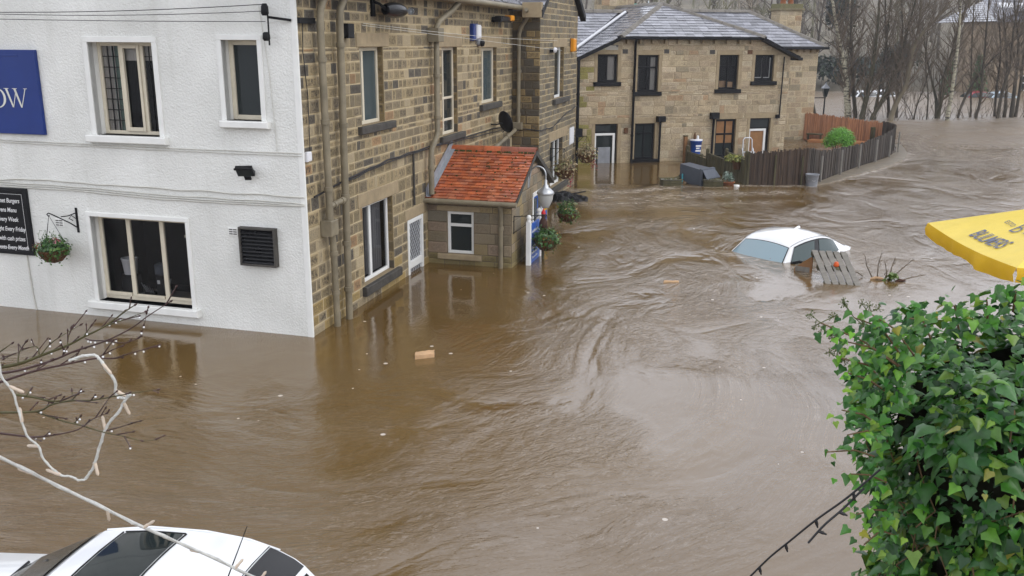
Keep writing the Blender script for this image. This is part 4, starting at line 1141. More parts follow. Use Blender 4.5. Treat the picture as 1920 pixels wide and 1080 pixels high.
# hanging baskets
GREENS = [(.05, .13, .02, 0), (.035, .09, .018, 0), (.09, .18, .035, 0), (.05, .115, .035, 0)]
def basket(label, c, r, bowl, leaf_n, extra, hang, group='hanging baskets on the inn', bracket=None, seed=1, cols=GREENS, top=1.0, lsize=.05):
    q = random.Random(seed)
    t = thing('hanging_basket', label, 'hanging basket', c, group)
    c = Vector(c)
    m_ = MB(); m_.lathe(c, [(.02, -r * .95), (r * .45, -r * .82), (r * .78, -r * .45), (r * .93, -.02), (r * .98, 0), (r * .85, -.01)], 18)
    if bowl == 'wicker':
        for k in range(18):
            an = k * math.pi / 9
            m_.tube([c + Vector((math.cos(an) * rr * 1.03, math.sin(an) * rr * 1.03, zz)) for rr, zz in ((r * .45, -r * .82), (r * .78, -r * .45), (r * .95, 0))], .008, 5)
    m_.build('bowl', bowl, t)
    m_ = MB(); leaf_cloud(m_, [(c + Vector((0, 0, r * .1)), (r * 1.25, r * 1.25, r * .8 * top)), (c + Vector((0, 0, r * .2)), (r * .9, r * .9, r * .6 * top))], q, int(leaf_n * 1.2), lsize * 1.15, cols)
    for _ in range(extra):
        an = q.uniform(0, 6.28); rr = r * q.uniform(.8, 1.1)
        p = c + Vector((math.cos(an) * rr, math.sin(an) * rr, 0)); L = q.uniform(.3, 1.1) * r
        for k in range(int(L / .028)):
            p = p + Vector((q.uniform(-.014, .014), q.uniform(-.014, .014), -.028))
            leaf_cloud(m_, [(p, (.012, .012, .012))], q, 1, lsize * .7, cols)
    for _ in range(10):
        an = q.uniform(0, 6.28); p = c + Vector((math.cos(an) * r * .5, math.sin(an) * r * .5, r * .3))
        for k in range(5):
            p2 = p + Vector((q.uniform(-.03, .03), q.uniform(-.03, .03), q.uniform(.02, .06)))
            m_.tube([p, p2], .003, 3, 0, cols[0]); leaf_cloud(m_, [(p2, (.012, .012, .012))], q, 2, lsize * .6, cols); p = p2
    m_.build('plants', 'foliage', t)['kind'] = 'stuff'
    m_ = MB()
    for k in range(3):
        an = k * 2.1 + .4
        m_.tube([c + Vector((math.cos(an) * r * .95, math.sin(an) * r * .95, 0)), Vector(hang)], .004, 4)
    m_.build('chain', 'black_paint', t)
    if bracket: bracket(t)
    return t, q
def flowers(t, q, c, rr, n, col, size=.03, name='flowers'):
    m_ = MB(); leaf_cloud(m_, [(c, rr)], q, n, size, col); m_.build(name, 'foliage', t)

hk = FW.p(-4.30, .34, 1.70)
def scroll_bracket(t):
    m_ = MB()
    m_.box(FW, -4.085, -4.05, .0, .02, 1.38, 1.78, ch=.004)
    m_.tube([FW.p(-4.067, .02, 1.46), FW.p(-4.12, .11, 1.55), FW.p(-4.20, .22, 1.64), FW.p(-4.27, .31, 1.715), FW.p(-4.30, .345, 1.74), FW.p(-4.315, .36, 1.72), FW.p(-4.30, .345, 1.69), FW.p(-4.29, .335, 1.705)], .011, 6)
    m_.tube([FW.p(-4.067, .02, 1.70), FW.p(-4.15, .1, 1.66), FW.p(-4.2, .2, 1.66)], .009, 6)
    m_.tube([FW.p(-4.067, .02, 1.6), FW.p(-4.12, .06, 1.66), FW.p(-4.14, .1, 1.62), FW.p(-4.1, .06, 1.58)], .008, 6)
    m_.build('bracket', 'black_paint', t)
c = FW.p(-4.30, .34, 1.16)
t, q = basket('basket of green leaves with pink and russet flowers on the white wall bracket', c, .235, 'wicker', 330, 20, hk, bracket=scroll_bracket, seed=3)
flowers(t, q, c + FW.x * .15 + Vector((0, 0, .17)) + FW.n * .1, (.09, .06, .05), 34, [(.42, .10, .14, 0), (.5, .2, .22, 0)])
flowers(t, q, c - FW.x * .15 + Vector((0, 0, .08)) + FW.n * .14, (.10, .06, .06), 40, [(.22, .06, .02, 0), (.28, .09, .02, 0)], name='russet_flowers')

def arm_bracket(a, b):
    def f(t):
        m_ = MB(); a_, b_ = Vector(a), Vector(b)
        m_.tube([a_ + Vector((0, 0, .02)), a_ - Vector((0, 0, .35))], .012, 6); m_.tube([a_, b_], .010, 6)
        m_.tube([a_ - Vector((0, 0, .33)), a_.lerp(b_, .4) - Vector((0, 0, .16)), a_.lerp(b_, .75)], .008, 6)
        m_.build('bracket', 'black_paint', t)
    return f
hk = FPF.p(5.75, .55, .98)
c = FPF.p(5.75, .55, .48)
t, q = basket('full green basket with russet centre hanging at the corner of the porch', c, .26, 'wicker', 420, 30, hk, bracket=arm_bracket(FPF.p(5.18, .02, 1.02), hk), seed=5)
flowers(t, q, c + Vector((.02, -.2, .05)), (.13, .09, .09), 70, [(.22, .09, .02, 0), (.30, .11, .03, 0)])
flowers(t, q, c + Vector((.22, -.05, .16)), (.06, .05, .05), 8, [(.6, .22, .02, 0)], name='orange_flowers')
hk = FPF.p(8.6, .38, 1.0)
c = FPF.p(8.6, .38, .52)
t, q = basket('bushy green and yellow basket hanging behind the white street lantern', c, .25, 'wicker', 300, 24, hk, bracket=arm_bracket(FPF.p(8.15, .02, 1.02), hk), seed=7, cols=GREENS + [(.22, .20, .03, 0)], top=1.5)
DRY = [(.30, .22, .11, 0), (.22, .17, .08, 0), (.17, .17, .06, 0), (.36, .28, .15, 0)]
for s, z, lab, sd_ in ((12.75, .95, 'brown slatted basket of dry grasses beside the lower bay window', 8), (16.0, .98, 'brown slatted basket of dry grasses at the far end of the inn', 9)):
    c = FB.p(s, .42, z); hk = c + Vector((0, 0, .55))
    t, q = basket(lab, c, .30, 'wicker', 220, 4, hk, bracket=arm_bracket(FB.p(s, .02, z + .55), hk), seed=sd_, cols=DRY, lsize=.07, top=1.4)
    m_ = MB()
    for k in range(7):
        p = c + SD * (.16 + .05 * (k % 3)) + NS * (.10 + .05 * (k % 2)) + Vector((0, 0, .12))
        for j in range(16):
            p2 = p + Vector((q.uniform(-.02, .03), q.uniform(-.02, .02), -.045)); leaf_cloud(m_, [(p2, (.03, .03, .02))], q, 2, .05, [(.30, .02, .045, 0), (.22, .02, .03, 0), (.38, .05, .08, 0)]); p = p2
            if j > 6 + k: break
    m_.build('trailing_flowers', 'foliage', t)['kind'] = 'stuff'

# swan neck lantern on the porch gable
t = thing('porch_lantern', 'white glass lantern hanging from a steel swan neck on the porch gable', 'lamp', FPF.p(6.55, 0, 1.55))
m_ = MB(); b0 = FPF.p(6.35, .0, 1.55)
m_.box(FPF, 6.28, 6.42, 0, .03, 1.42, 1.70, ch=.008)
arc = [FPF.p(6.35, .03, 1.56), FPF.p(6.35, .05, 1.70)] + [FPF.p(6.35 + .0 * k, .05 + .165 * (1 - math.cos(math.pi * k / 10)) , 1.70 + .17 * math.sin(math.pi * k / 10)) for k in range(1, 11)] + [FPF.p(6.35, .38, 1.62)]
m_.tube(arc, .017, 8); m_.build('swan_neck', 'steel', t)
lc = FPF.p(6.35, .38, 1.05)
m_ = MB(); m_.lathe(lc, [(.012, .56), (.03, .53), (.03, .46), (.06, .43), (.06, .40), (.10, .37), (.17, .31), (.185, .27), (.175, .25)], 16); m_.build('cap', 'steel', t)
m_ = MB(); m_.lathe(lc, [(.165, .25), (.15, .14), (.10, .02), (.06, -.04), (.0, -.05)], 16); m_.build('lamp_glass', 'lamp_glass', t)

# blue notice panel between two white ball-topped posts
t = thing('notice_board', 'blue notice board with white lettering between two white ball topped posts', 'sign', FPF.p(5.85, .28, -.5))
for s in (5.42, 6.28):
    m_ = MB(); m_.box(FPF, s - .045, s + .045, .22, .31, -.6, .88, ch=.008); m_.lathe(FPF.p(s, .265, .88), [(.05, 0), (.055, .02), (.03, .04), (.05, .07), (.052, .10), (.03, .135), (0, .145)], 12); m_.build('post', 'upvc', t)
m_ = MB(); m_.box(FPF, 5.48, 6.22, .25, .285, -.5, .80, ch=.005); m_.build('panel', 'poster_blue', t)
for z, wd, hh in ((.62, .5, .05), (.28, .46, .06), (.18, .52, .05), (.08, .4, .05)):
    m_ = MB(); x = 5.85 - wd / 2
    while x < 5.85 + wd / 2:
        l_ = rng.uniform(.02, .05); m_.box(FPF, x, x + l_, .285, .288, z, z + hh * rng.choice([.6, 1.0])); x += l_ + .014
    m_.build('lettering', 'white_card', t)
t = thing('advertising_banner', 'yellow and blue advertising strip beside the porch door', 'sign', FPF.p(7.95, .06, 0))
m_ = MB(); m_.box(FPF, 7.72, 7.95, .03, .05, .3, .95, ch=.004); m_.build('panel', 'yellow', t)
m_ = MB(); m_.box(FPF, 7.75, 7.92, .05, .053, .4, .7); m_.build('motif', 'poster_blue', t)
# small red-hatted figure on a post
t = thing('garden_figure', 'small dark garden figure in a red pointed hat by the porch corner', 'ornament', FPF.p(6.05, .6, .6))
fc = FPF.p(6.02, .42, .62)
m_ = MB(); m_.tube([FPF.p(6.02, .42, -.5), fc], .03, 8); m_.build('post', 'mossy_wood', t)
m_ = MB(); m_.lathe(fc, [(.07, 0), (.09, .06), (.085, .15), (.055, .22), (.04, .25), (.05, .28), (.045, .33), (.02, .36)], 14); m_.build('body', 'terracotta_dark', t)
m_ = MB(); m_.lathe(fc + Vector((0, 0, .33)), [(.052, 0), (.042, .035), (.02, .08), (.0, .12)], 12); m_.build('hat', 'red_lens', t)

# small fittings
def fitting(name, label, cat, fr, parts, at):
    t = thing(name, label, cat, at)
    for nm, mat, fn in parts:
        m_ = MB(); fn(m_); m_.build(nm, mat, t)
    return t
fitting('wall_lamp', 'long black oval lamp head projecting high from the stone front', 'lamp', FS, [
    ('arm', 'black_paint', lambda m_: (m_.tube([FS.p(2.65, 0, 5.0), FS.p(2.65, .14, 4.95), FS.p(2.7, .22, 4.88)], .025, 8), m_.box(FS, 2.58, 2.72, 0, .04, 4.75, 5.1))),
    ('hood', 'trim', lambda m_: m_.grid([[FS.p(2.66 + 1.05 * tt, .24 + .17 * math.sin(math.pi * min(1, tt * 1.1 + .08)) ** .6 * math.cos(a), 4.86 + .13 * math.sin(math.pi * min(1, tt * .95 + .16)) ** .6 * math.sin(a)) for a in [k * math.pi / 8 for k in range(16)]] for tt in [j / 10 for j in range(11)]], 0, None, True, True)),
    ('lens', 'steel', lambda m_: m_.lathe(FS.p(3.6, .33, 4.86), [(.06, -.03), (.05, .02), (0, .04)], 10, ax=SD))], FS.p(2.65, 0, 4.9))
fitting('wall_speaker', 'small black box fixed high on the stone front beside a downpipe', 'speaker', FS, [
    ('body', 'black_plastic', lambda m_: m_.box(FS, 1.40, 1.62, .03, .15, 4.40, 4.62, ch=.01)), ('bracket', 'black_paint', lambda m_: m_.box(FS, 1.47, 1.53, 0, .04, 4.46, 4.56))], FS.p(1.5, 0, 4.4))
fitting('alarm_box', 'blue and white alarm box under the eaves of the stone front', 'alarm', FS, [
    ('back', 'sign_blue', lambda m_: m_.box(FS, 7.92, 8.3, .0, .10, 4.36, 4.72, ch=.02)), ('cover', 'white_card', lambda m_: m_.box(FS, 8.08, 8.32, .10, .16, 4.40, 4.70, ch=.03))], FS.p(8.1, 0, 4.4))
fitting('dome_camera', 'grey dome camera on the stone front beside the alarm box', 'camera', FS, [
    ('base', 'lead', lambda m_: m_.lathe(FS.p(8.5, 0, 4.33), [(.09, 0), (.09, .07), (.05, .1)], 12, ax=NS)), ('dome', 'black_plastic', lambda m_: m_.lathe(FS.p(8.5, .09, 4.31), [(.085, 0), (.07, .06), (.0, .09)], 12, ax=NS))], FS.p(8.5, 0, 4.3))
fitting('eaves_light', 'brown box light fixed under the eaves near the bay', 'lamp', FS, [
    ('housing', 'trim', lambda m_: m_.box(FS, 9.5, 10.35, .12, .30, 4.78, 4.92, ch=.03)), ('lens', 'alarm', lambda m_: m_.box(FS, 10.22, 10.5, .16, .33, 4.82, 4.95, ch=.02)), ('bracket', 'black_paint', lambda m_: m_.box(FS, 9.6, 9.7, 0, .14, 4.78, 4.9))], FS.p(10, 0, 4.8))
fitting('satellite_dish', 'small black satellite dish on the stone front above the porch', 'satellite dish', FS, [
    ('dish', 'black_plastic', lambda m_: m_.lathe(FS.p(9.72, .24, 2.42), [(0.0, 0.0), (.12, .02), (.22, .06), (.27, .10), (.275, .11), (.22, .075), (.0, .012)], 20, ax=(NS * .55 + SD * .75 + Vector((0, 0, .25))))),
    ('arm', 'black_paint', lambda m_: (m_.tube([FS.p(9.55, 0, 2.4), FS.p(9.6, .14, 2.4), FS.p(9.72, .24, 2.42)], .018, 6), m_.tube([FS.p(9.72, .24, 2.2), FS.p(9.92, .42, 2.34)], .010, 6)))], FS.p(9.6, 0, 2.3))
fitting('alarm_box', 'orange alarm box high on the far bay of the inn', 'alarm', FB, [
    ('cover', 'alarm', lambda m_: m_.box(FB, 15.2, 15.5, .02, .14, 4.05, 4.42, ch=.03)), ('back', 'black_plastic', lambda m_: m_.box(FB, 15.18, 15.52, 0, .02, 4.05, 4.42))], FB.p(15.3, 0, 4.0))
fitting('bay_floodlight', 'small white and black spotlight between the bay corner and its upper window', 'lamp', FB, [
    ('lens', 'white_card', lambda m_: m_.lathe(FB.p(12.5, .14, 4.12), [(.07, 0), (.07, .05), (.03, .08)], 10, ax=NS)), ('bracket', 'black_paint', lambda m_: m_.box(FB, 12.55, 12.95, 0, .12, 4.07, 4.15))], FB.p(12.6, 0, 4.1))
fitting('wall_notice', 'white notice card on the far end of the bay above the baskets', 'sign', FB, [
    ('card', 'white_card', lambda m_: m_.box(FB, 15.35, 15.9, .02, .035, 1.35, 1.8)), ('frame', 'alu', lambda m_: m_.box(FB, 15.32, 15.93, .0, .02, 1.32, 1.83))], FB.p(15.6, 0, 1.3))
fitting('junction_box', 'small white junction box on the stone corner by the white wall', 'box', FS, [
    ('box', 'white_card', lambda m_: m_.box(FS, .05, .17, .0, .06, 2.66, 2.80, ch=.008)), ('cover', 'white_card', lambda m_: m_.box(FS, .06, .16, .06, .068, 2.67, 2.79, ch=.004))], FS.p(.1, 0, 2.6))
fitting('wire_bracket', 'black iron bracket carrying overhead wires at the top of the white corner', 'bracket', FS, [
    ('arm', 'black_paint', lambda m_: (m_.box(FS, .02, .5, .0, .06, 4.60, 4.68), m_.tube([FW.p(-.05, .02, 4.64), FW.p(-.33, .16, 4.68)], .02, 6), m_.tube([FW.p(-.33, .16, 4.80), FW.p(-.33, .16, 4.30)], .012, 6))),
    ('insulator', 'black_plastic', lambda m_: m_.lathe(FW.p(-.36, .18, 4.70), [(.04, 0), (.055, .03), (.05, .12), (.03, .16)], 10)),
    ('insulator', 'black_plastic', lambda m_: m_.lathe(FW.p(-.36, .18, 4.36), [(.035, 0), (.055, .03), (.05, .10), (.03, .12)], 10))], FS.p(.1, 0, 4.6))

# ---- wires and cables
def wire(name, label, strands, mat, group=None, cat='cable'):
    m_ = MB()
    for pts, r in strands: m_.tube(pts, r, 5)
    o = m_.build(name, mat, None, strands[0][0][0]); tag(o, label, cat, group); return o
def sag(fr, pts, n=24, d=.02, amp=.012, seed=0):
    out = []
    for (s0, z0), (s1, z1) in zip(pts, pts[1:]):
        for k in range(n):
            s = s0 + (s1 - s0) * k / n
            out.append(fr.p(s, d, z0 + (z1 - z0) * k / n + amp * noise.noise(Vector((s * 2.1, seed, 0)))))
    out.append(fr.p(pts[-1][0], d, pts[-1][1])); return out
hi = FW.p(-.36, .18, 4.78); lo = FW.p(-.36, .18, 4.62)
far_w = lambda z, d=.35: FW.p(-8.2, d, z)
def hang(a, b, dip, n=16): return [Vector(a).lerp(Vector(b), k / n) - Vector((0, 0, dip * 4 * (k / n) * (1 - k / n))) for k in range(n + 1)]
wire('overhead_wire', 'dark overhead wire crossing the top of the white wall, uppermost of three', [(hang(hi + Vector((0, 0, .07)), far_w(4.86), .10), .006)], 'cable', 'overhead wires on the white wall')
wire('overhead_wire', 'dark overhead wire crossing the top of the white wall, middle of three', [(hang(hi - Vector((0, 0, .02)), far_w(4.90), .11), .005)], 'cable', 'overhead wires on the white wall')
wire('overhead_wire', 'dark overhead wire crossing the top of the white wall, lowest of three', [(hang(lo, far_w(4.74), .03), .005)], 'cable', 'overhead wires on the white wall')
wire('wall_cable', 'pair of grey cables clipped below the upper windows of the white wall', [(sag(FW, [(-8.2, 2.92), (-5.3, 2.81), (-2.2, 2.79), (0, 2.79)], seed=1), .008), (sag(FW, [(-8.2, 2.88), (-5.3, 2.78), (-2.2, 2.755), (0, 2.75)], seed=2), .006)], 'cable_white', 'cables clipped to the white wall')
wire('wall_cable', 'thick wavy white cable crossing the middle of the white wall', [(sag(FW, [(-8.2, 2.12), (-5.5, 2.17), (-5.0, 2.20), (-2.5, 2.17), (0, 2.15)], amp=.02, seed=3), .011)], 'cable_white', 'cables clipped to the white wall')
wire('wall_cable', 'bundle of white cables just above the chalkboard and lower window', [(sag(FW, [(-8.2, 2.04 + .035 * k), (-5.5, 2.06 + .035 * k), (-4.0, 2.06 + .03 * k), (-2.5, 2.0 + .035 * k), (-.8 + .3 * k, 2.0 + .03 * k), (0, 2.02 + .012 * k)], amp=.012, seed=4 + k), .009) for k in range(3)], 'cable_white', 'cables clipped to the white wall')
wire('wall_cable', 'white conduit running down the white wall under the chalkboard', [([FW.p(-5.15, .015, .95), FW.p(-5.13, .015, .3), FW.p(-5.08, .015, -.2)], .012)], 'cable_white')
wire('wall_cable', 'thin white cable dropping from the wire bracket down the white wall', [([FW.p(-.55, .012, 4.85), FW.p(-.45, .012, 3.9), FW.p(-.40, .012, 2.8)], .005)], 'cable_white')
wire('wall_cable', 'black cable bundle rising along the stone front to the satellite dish', [(sag(FS, [(.2, 2.12), (1.2, 2.22), (3.0, 2.33), (5.3, 2.34), (8.0, 2.30), (9.6, 2.30), (11.4, 2.20)], 12, .05, .02, 7), .016), (sag(FS, [(1.2, 2.20), (3.0, 2.30), (5.3, 2.32), (8.0, 2.25), (11.4, 2.18)], 12, .065, .02, 8), .012)], 'cable')
wire('wall_cable', 'black cable along the foot of the bay below its upper window', [(sag(FR_, [(0, 2.16), (BO, 2.1)], 6, .04, .01, 9) + sag(FB, [(11.5, 2.1), (13.0, 2.06), (14.6, 2.3), (16.2, 2.42)], 10, .04, .04, 9), .014)], 'cable')
wire('conduit', 'short dark vertical conduit above the lattice door', [([FS.p(4.28, .04, 2.3), FS.p(4.28, .04, 1.32)], .022)], 'sill_stone', cat='pipe')
wire('wall_cable', 'thin cable running down the stone corner beside the first downpipe', [(sag(FS, [(.16, 4.6), (.12, 4.2), (.2, 3.6), (.18, 2.8)], 8, .03, .01, 12), .007)], 'cable')
wire('overhead_wire', 'thin wire strung along the stone front to the bay spotlight, upper of two', [(hang(FS.p(1.9, .18, 4.63), FB.p(12.6, .2, 4.36), .05), .004)], 'cable_white', 'thin wires along the stone front')
wire('overhead_wire', 'thin wire strung along the stone front to the bay spotlight, lower of two', [(hang(FS.p(1.9, .16, 4.60), FB.p(13.2, .2, 4.10), .0), .004)], 'cable_white', 'thin wires along the stone front')

# things standing inside the lower window
t = thing('bucket', 'white plastic bucket behind the left pane of the lower window', 'bucket', FW.p(-3.6, -.45, .30))
m_ = MB(); m_.lathe(FW.p(-3.55, -.48, .62), [(.10, 0), (.13, .24), (.137, .25), (.137, .27), (.12, .27)], 16); m_.build('body', 'white_card', t)
m_ = MB(); m_.lathe(FW.p(-3.55, -.48, .29), [(.16, 0), (.15, .33), (0, .33)], 12); m_.build('stand', 'black_plastic', t)
t = thing('kitchen_mixer', 'dark kitchen mixer with pale top behind the middle pane of the lower window', 'appliance', FW.p(-2.9, -.45, .30))
m_ = MB(); m_.box(FW, -3.0, -2.84, -.5, -.36, .29, .66, ch=.02); m_.build('body', 'black_plastic', t)
m_ = MB(); m_.box(FW, -3.0, -2.84, -.5, -.34, .66, .84, ch=.03); m_.build('head', 'bin', t)
m_ = MB(); m_.box(FW, -2.96, -2.91, -.36, -.355, .52, .58); m_.build('label_plate', 'white_card', t)
t = thing('utensil_pot', 'small white pot of kitchen tools on the lower window worktop', 'pot', FW.p(-2.78, -.4, .29))
m_ = MB(); m_.lathe(FW.p(-2.76, -.36, .29), [(.04, 0), (.05, .14), (.045, .14)], 12); m_.build('pot', 'white_card', t)
m_ = MB()
for k in range(4): m_.tube([FW.p(-2.76, -.36, .36), FW.p(-2.8 + .03 * k, -.37, .56 + .02 * k)], .008, 5)
m_.build('tools', 'steel', t)
t = thing('tool_tray', 'tray of dark utensils under the middle pane of the lower window', 'tray', FW.p(-3.1, -.38, .29))
m_ = MB(); m_.box(FW, -3.2, -3.02, -.48, -.32, .29, .36, ch=.01); m_.build('tray', 'trim', t)
m_ = MB()
for k in range(5): m_.tube([FW.p(-3.18 + .03 * k, -.38, .34), FW.p(-3.26 + .05 * k, -.34, .52 - .02 * k)], .008, 5)
m_.build('utensils', 'steel', t)

# ================================================================== far stone house with half-hipped slate roof
HO = Vector((3.048, 33.807, 0))
HX = Vector((math.cos(R(15)), math.sin(R(15)), 0))
FH = Fr(HO, HX)
house = thing('stone_house', 'two storey buff stone house with half hipped slate roof standing in the flood', 'house', HO)
rng = random.Random(23)
def pick_house(r, s, z):
    wx = 1 + .16 * noise.noise(Vector((s * .55, z * .8, 3.0)))
    base = r.choice([(.44, .355, .235), (.415, .335, .215), (.45, .365, .25), (.395, .31, .205), (.425, .335, .215), (.475, .395, .27)])
    q = r.random()
    if q < .05: base = (.38, .26, .155)
    elif q < .12: base = (.27, .225, .15)
    if s < -.25 and r.random() < .5: base = (.25, .22, .07)
    k = r.uniform(.88, 1.06) * wx
    return (base[0] * k, base[1] * k, base[2] * k, r.choice([.2, .5, .9]))
H_UP = [(-.03, .73, 2.92, 3.88), (1.51, 2.32, 2.56, 3.86), (4.74, 5.52, 2.62, 3.86), (6.20, 6.99, 2.90, 3.86)]
H_LO = [(-.06, .81, -.9, 1.43), (1.49, 2.28, .12, 1.42), (4.74, 5.57, .12, 1.52), (6.16, 7.02, -.9, 1.53)]
HOLES = H_UP + H_LO
HTOP = [(-.70, 3.87), (.80, 4.42), (6.30, 4.42), (7.66, 3.87)]
trims = []
for i, (a, b, c, e) in enumerate(HOLES):
    up = i < 4
    jw = .13
    trims.append((a - jw - (.12 if not up else .0), b + jw + (.12 if not up else 0), e, e + (.16 if up else .22)))
    if c > 0: trims.append((a - .14, b + .12, c - .13, c))
    trims.append((a - jw, a, max(c, -.8), e)); trims.append((b, b + jw, max(c, -.8), e))
w = MB()
wall_sheet(w, FH, -.70, 7.66, -.9, HTOP, HOLES, .16, 0, 1)
stone_blocks(w, FH, -.70, 7.66, -.3, HTOP, HOLES + trims, (.12, .29), (.16, .60), rng, pick_house, .013, (.004, .016), .014, 1)
w.build('front_wall', ['mortar_house', 'rubble'], house)
w = MB()
FHR = Fr(HO + HX * 7.66, -FH.n)
wall_sheet(w, FHR, 0, 9, -.9, [(0, 3.87), (9, 3.87)], [], .1, 0, 1)
FHL = Fr(HO + HX * -.7 - FH.n * 9, FH.n)
wall_sheet(w, FHL, 0, 9, -.9, [(0, 3.87), (9, 3.87)], [], .1, 0, 1)
w.build('side_wall', ['mortar', 'rubble'], house)
for i, (a, b, c, e) in enumerate(HOLES):
    up = i < 4; ex = 0 if up else .12
    slab(house, 'lintel', 'dressed', FH, a - .13 - ex, b + .13 + ex, -.02, .016, e + .003, e + (.155 if up else .215))
    slab(house, 'jamb', 'dressed', FH, a - .127, a - .002, -.02, .014, max(c, -.8), e - .003)
    slab(house, 'jamb', 'dressed', FH, b + .002, b + .127, -.02, .014, max(c, -.8), e - .003)
    if c > 0:
        slab(house, 'window_sill', 'black_paint', FH, a - .15, b + .13, -.14, .10, c - .14, c, .012)
for i, (a, b, c, e) in enumerate(H_UP):
    two = i in (1, 2)
    wn_ = window(house, FH, a, b, c, e, .12, .07, [(a + b) / 2], [c + (e - c) * .66] if two else [], 'black_paint', 'glass_clear', .06, room=.5)
    if i == 0: curtain('curtain', 'curtain', FH, a + .42, b - .05, -.2, c, e, wn_)
    if i == 1: curtain('curtain', 'curtain', FH, b - .24, b - .05, -.2, c, e, wn_); curtain('curtain', 'curtain', FH, a + .04, a + .12, -.2, c, e - .4, wn_)
    if i == 2:
        m_ = MB(); m_.box(FH, a + .12, a + .40, -.32, -.2, c, c + .30); m_.box(FH, a + .44, a + .68, -.34, -.2, c, c + .26); m_.build('stored_box', 'bright_wood', wn_)
    if i == 3:
        m_ = MB(); m_.box(FH, a + .08, a + .36, -.155, -.13, c + .12, c + .15); m_.box(FH, a + .44, a + .7, -.155, -.13, c + .12, c + .15); m_.box(FH, a + .36, a + .38, -.155, -.13, c + .12, e - .1); m_.box(FH, a + .68, a + .70, -.155, -.13, c + .12, e - .1); m_.build('inner_frame', 'upvc', wn_)
a, b, c, e = H_LO[1]
window(house, FH, a, b, c, e, .12, .07, [(a + b) / 2], [c + (e - c) * .72], 'black_paint', 'glass', .06)
a, b, c, e = H_LO[2]
wn_ = window(house, FH, a, b, c, e, .12, .08, [(a + b) / 2 + .02], [c + (e - c) * .60], 'black_paint', 'glass', .07)
m_ = MB(); m_.box(FH, a + .09, b - .09, -.118, -.112, c + (e - c) * .36, e - .09); m_.build('boarding', 'plywood', wn_)
# doors
def far_door(a, b, e, top, leaf_x, board, lab):
    m_ = MB()
    m_.box(FH, a, b, -.16, -.10, top, e, ch=.008); m_.box(FH, leaf_x, b, -.16, -.1005, -.8, top)
    d_ = m_.build('door', 'black_paint', house); d_['label'] = lab
    m_ = MB()
    for q in ((a, a + .07, -.8, top), (leaf_x - .09, leaf_x, -.8, top), (a + .07, leaf_x - .09, top - .08, top)): m_.box(FH, q[0], q[1], -.12, -.06, q[2], q[3], ch=.006)
    m_.build('door_frame', 'upvc', d_)
    m_ = MB(); m_.box(FH, a + .07, leaf_x - .09, -.13, -.10, -.8, top - .08); m_.build('door_panel', board, d_)
    m_ = MB(); m_.box(FH, a + .05, b - .05, -.098, -.094, top + .07, e - .06); m_.build('fanlight', 'glass', d_)
    return d_
d_ = far_door(-.06, .81, 1.43, 1.09, .74, 'glass', 'black door with white inner frame and glass panel')
m_ = MB(); m_.box(FH, .10, .58, -.1, -.085, -.6, .58, ch=.01); m_.build('lower_panel', 'lead', d_)
far_door(6.16, 7.02, 1.53, 1.13, 6.89, 'plywood', 'door boarded with brown panel in white frame')
# black rainwater goods
m_ = MB()
m_.box(FH, .62, 6.45, .16, .30, 4.40, 4.52, ch=.02); m_.build('gutter', 'black_paint', house)
for k in range(11):
    corb = MB(); corb.box(FH, 1.0 + k * .49, 1.07 + k * .49, 0, .15, 4.26, 4.40, ch=.01); corb.build('corbel', 'dressed', house)
BP = lambda pts, r=.045, col=(), bx=(): pipe(pts, r, col, 'black_paint', house, 'downpipe', bx)
BP([FH.p(1.35, .22, 4.45), FH.p(1.35, .10, 4.28), FH.p(1.35, .09, -.5)], .045, [(FH.p(1.35, .09, 2.6), Z), (FH.p(1.35, .09, 1.0), Z)])
BP([FH.p(2.45, .09, 1.55), FH.p(2.44, .09, -.5)], .04, (), [(FH, 2.30, 2.62, .02, .2, 1.48, 1.68)])
BP([FH.p(4.60, .09, 1.6), FH.p(4.58, .09, -.5)], .045, (), [(FH, 4.45, 4.78, .02, .2, 1.55, 1.78)])
BP([FH.p(7.34, .1, 3.80), FH.p(7.34, .06, 1.62)], .025)
BP([FH.p(-.78, .12, 3.78), FH.p(-.78, .10, -.3)], .055, [(FH.p(-.78, .1, 2.5), Z)], [(FH, -.98, -.6, .0, .2, 1.0, 1.3), (FH, -1.2, -.78, .02, .16, 1.52, 1.62)])
m_ = MB(); m_.box(FH, 7.20, 7.36, .0, .10, 1.52, 1.66, ch=.01); m_.build('vent_box', 'black_paint', house)
for s, z in ((1.0, 3.98), (2.6, 3.98), (4.42, 3.96), (5.95, 3.96)):
    m_ = MB(); m_.box(FH, s - .10, s + .10, -.02, .018, z - .07, z + .08, ch=.004); m_.build('air_brick', 'wicker' if s > 5 else 'sill_stone', house)
m_ = MB(); m_.box(FH, 1.05, 1.2, 0, .06, 1.08, 1.28, ch=.01); m_.build('vent_plate', 'wicker', house)
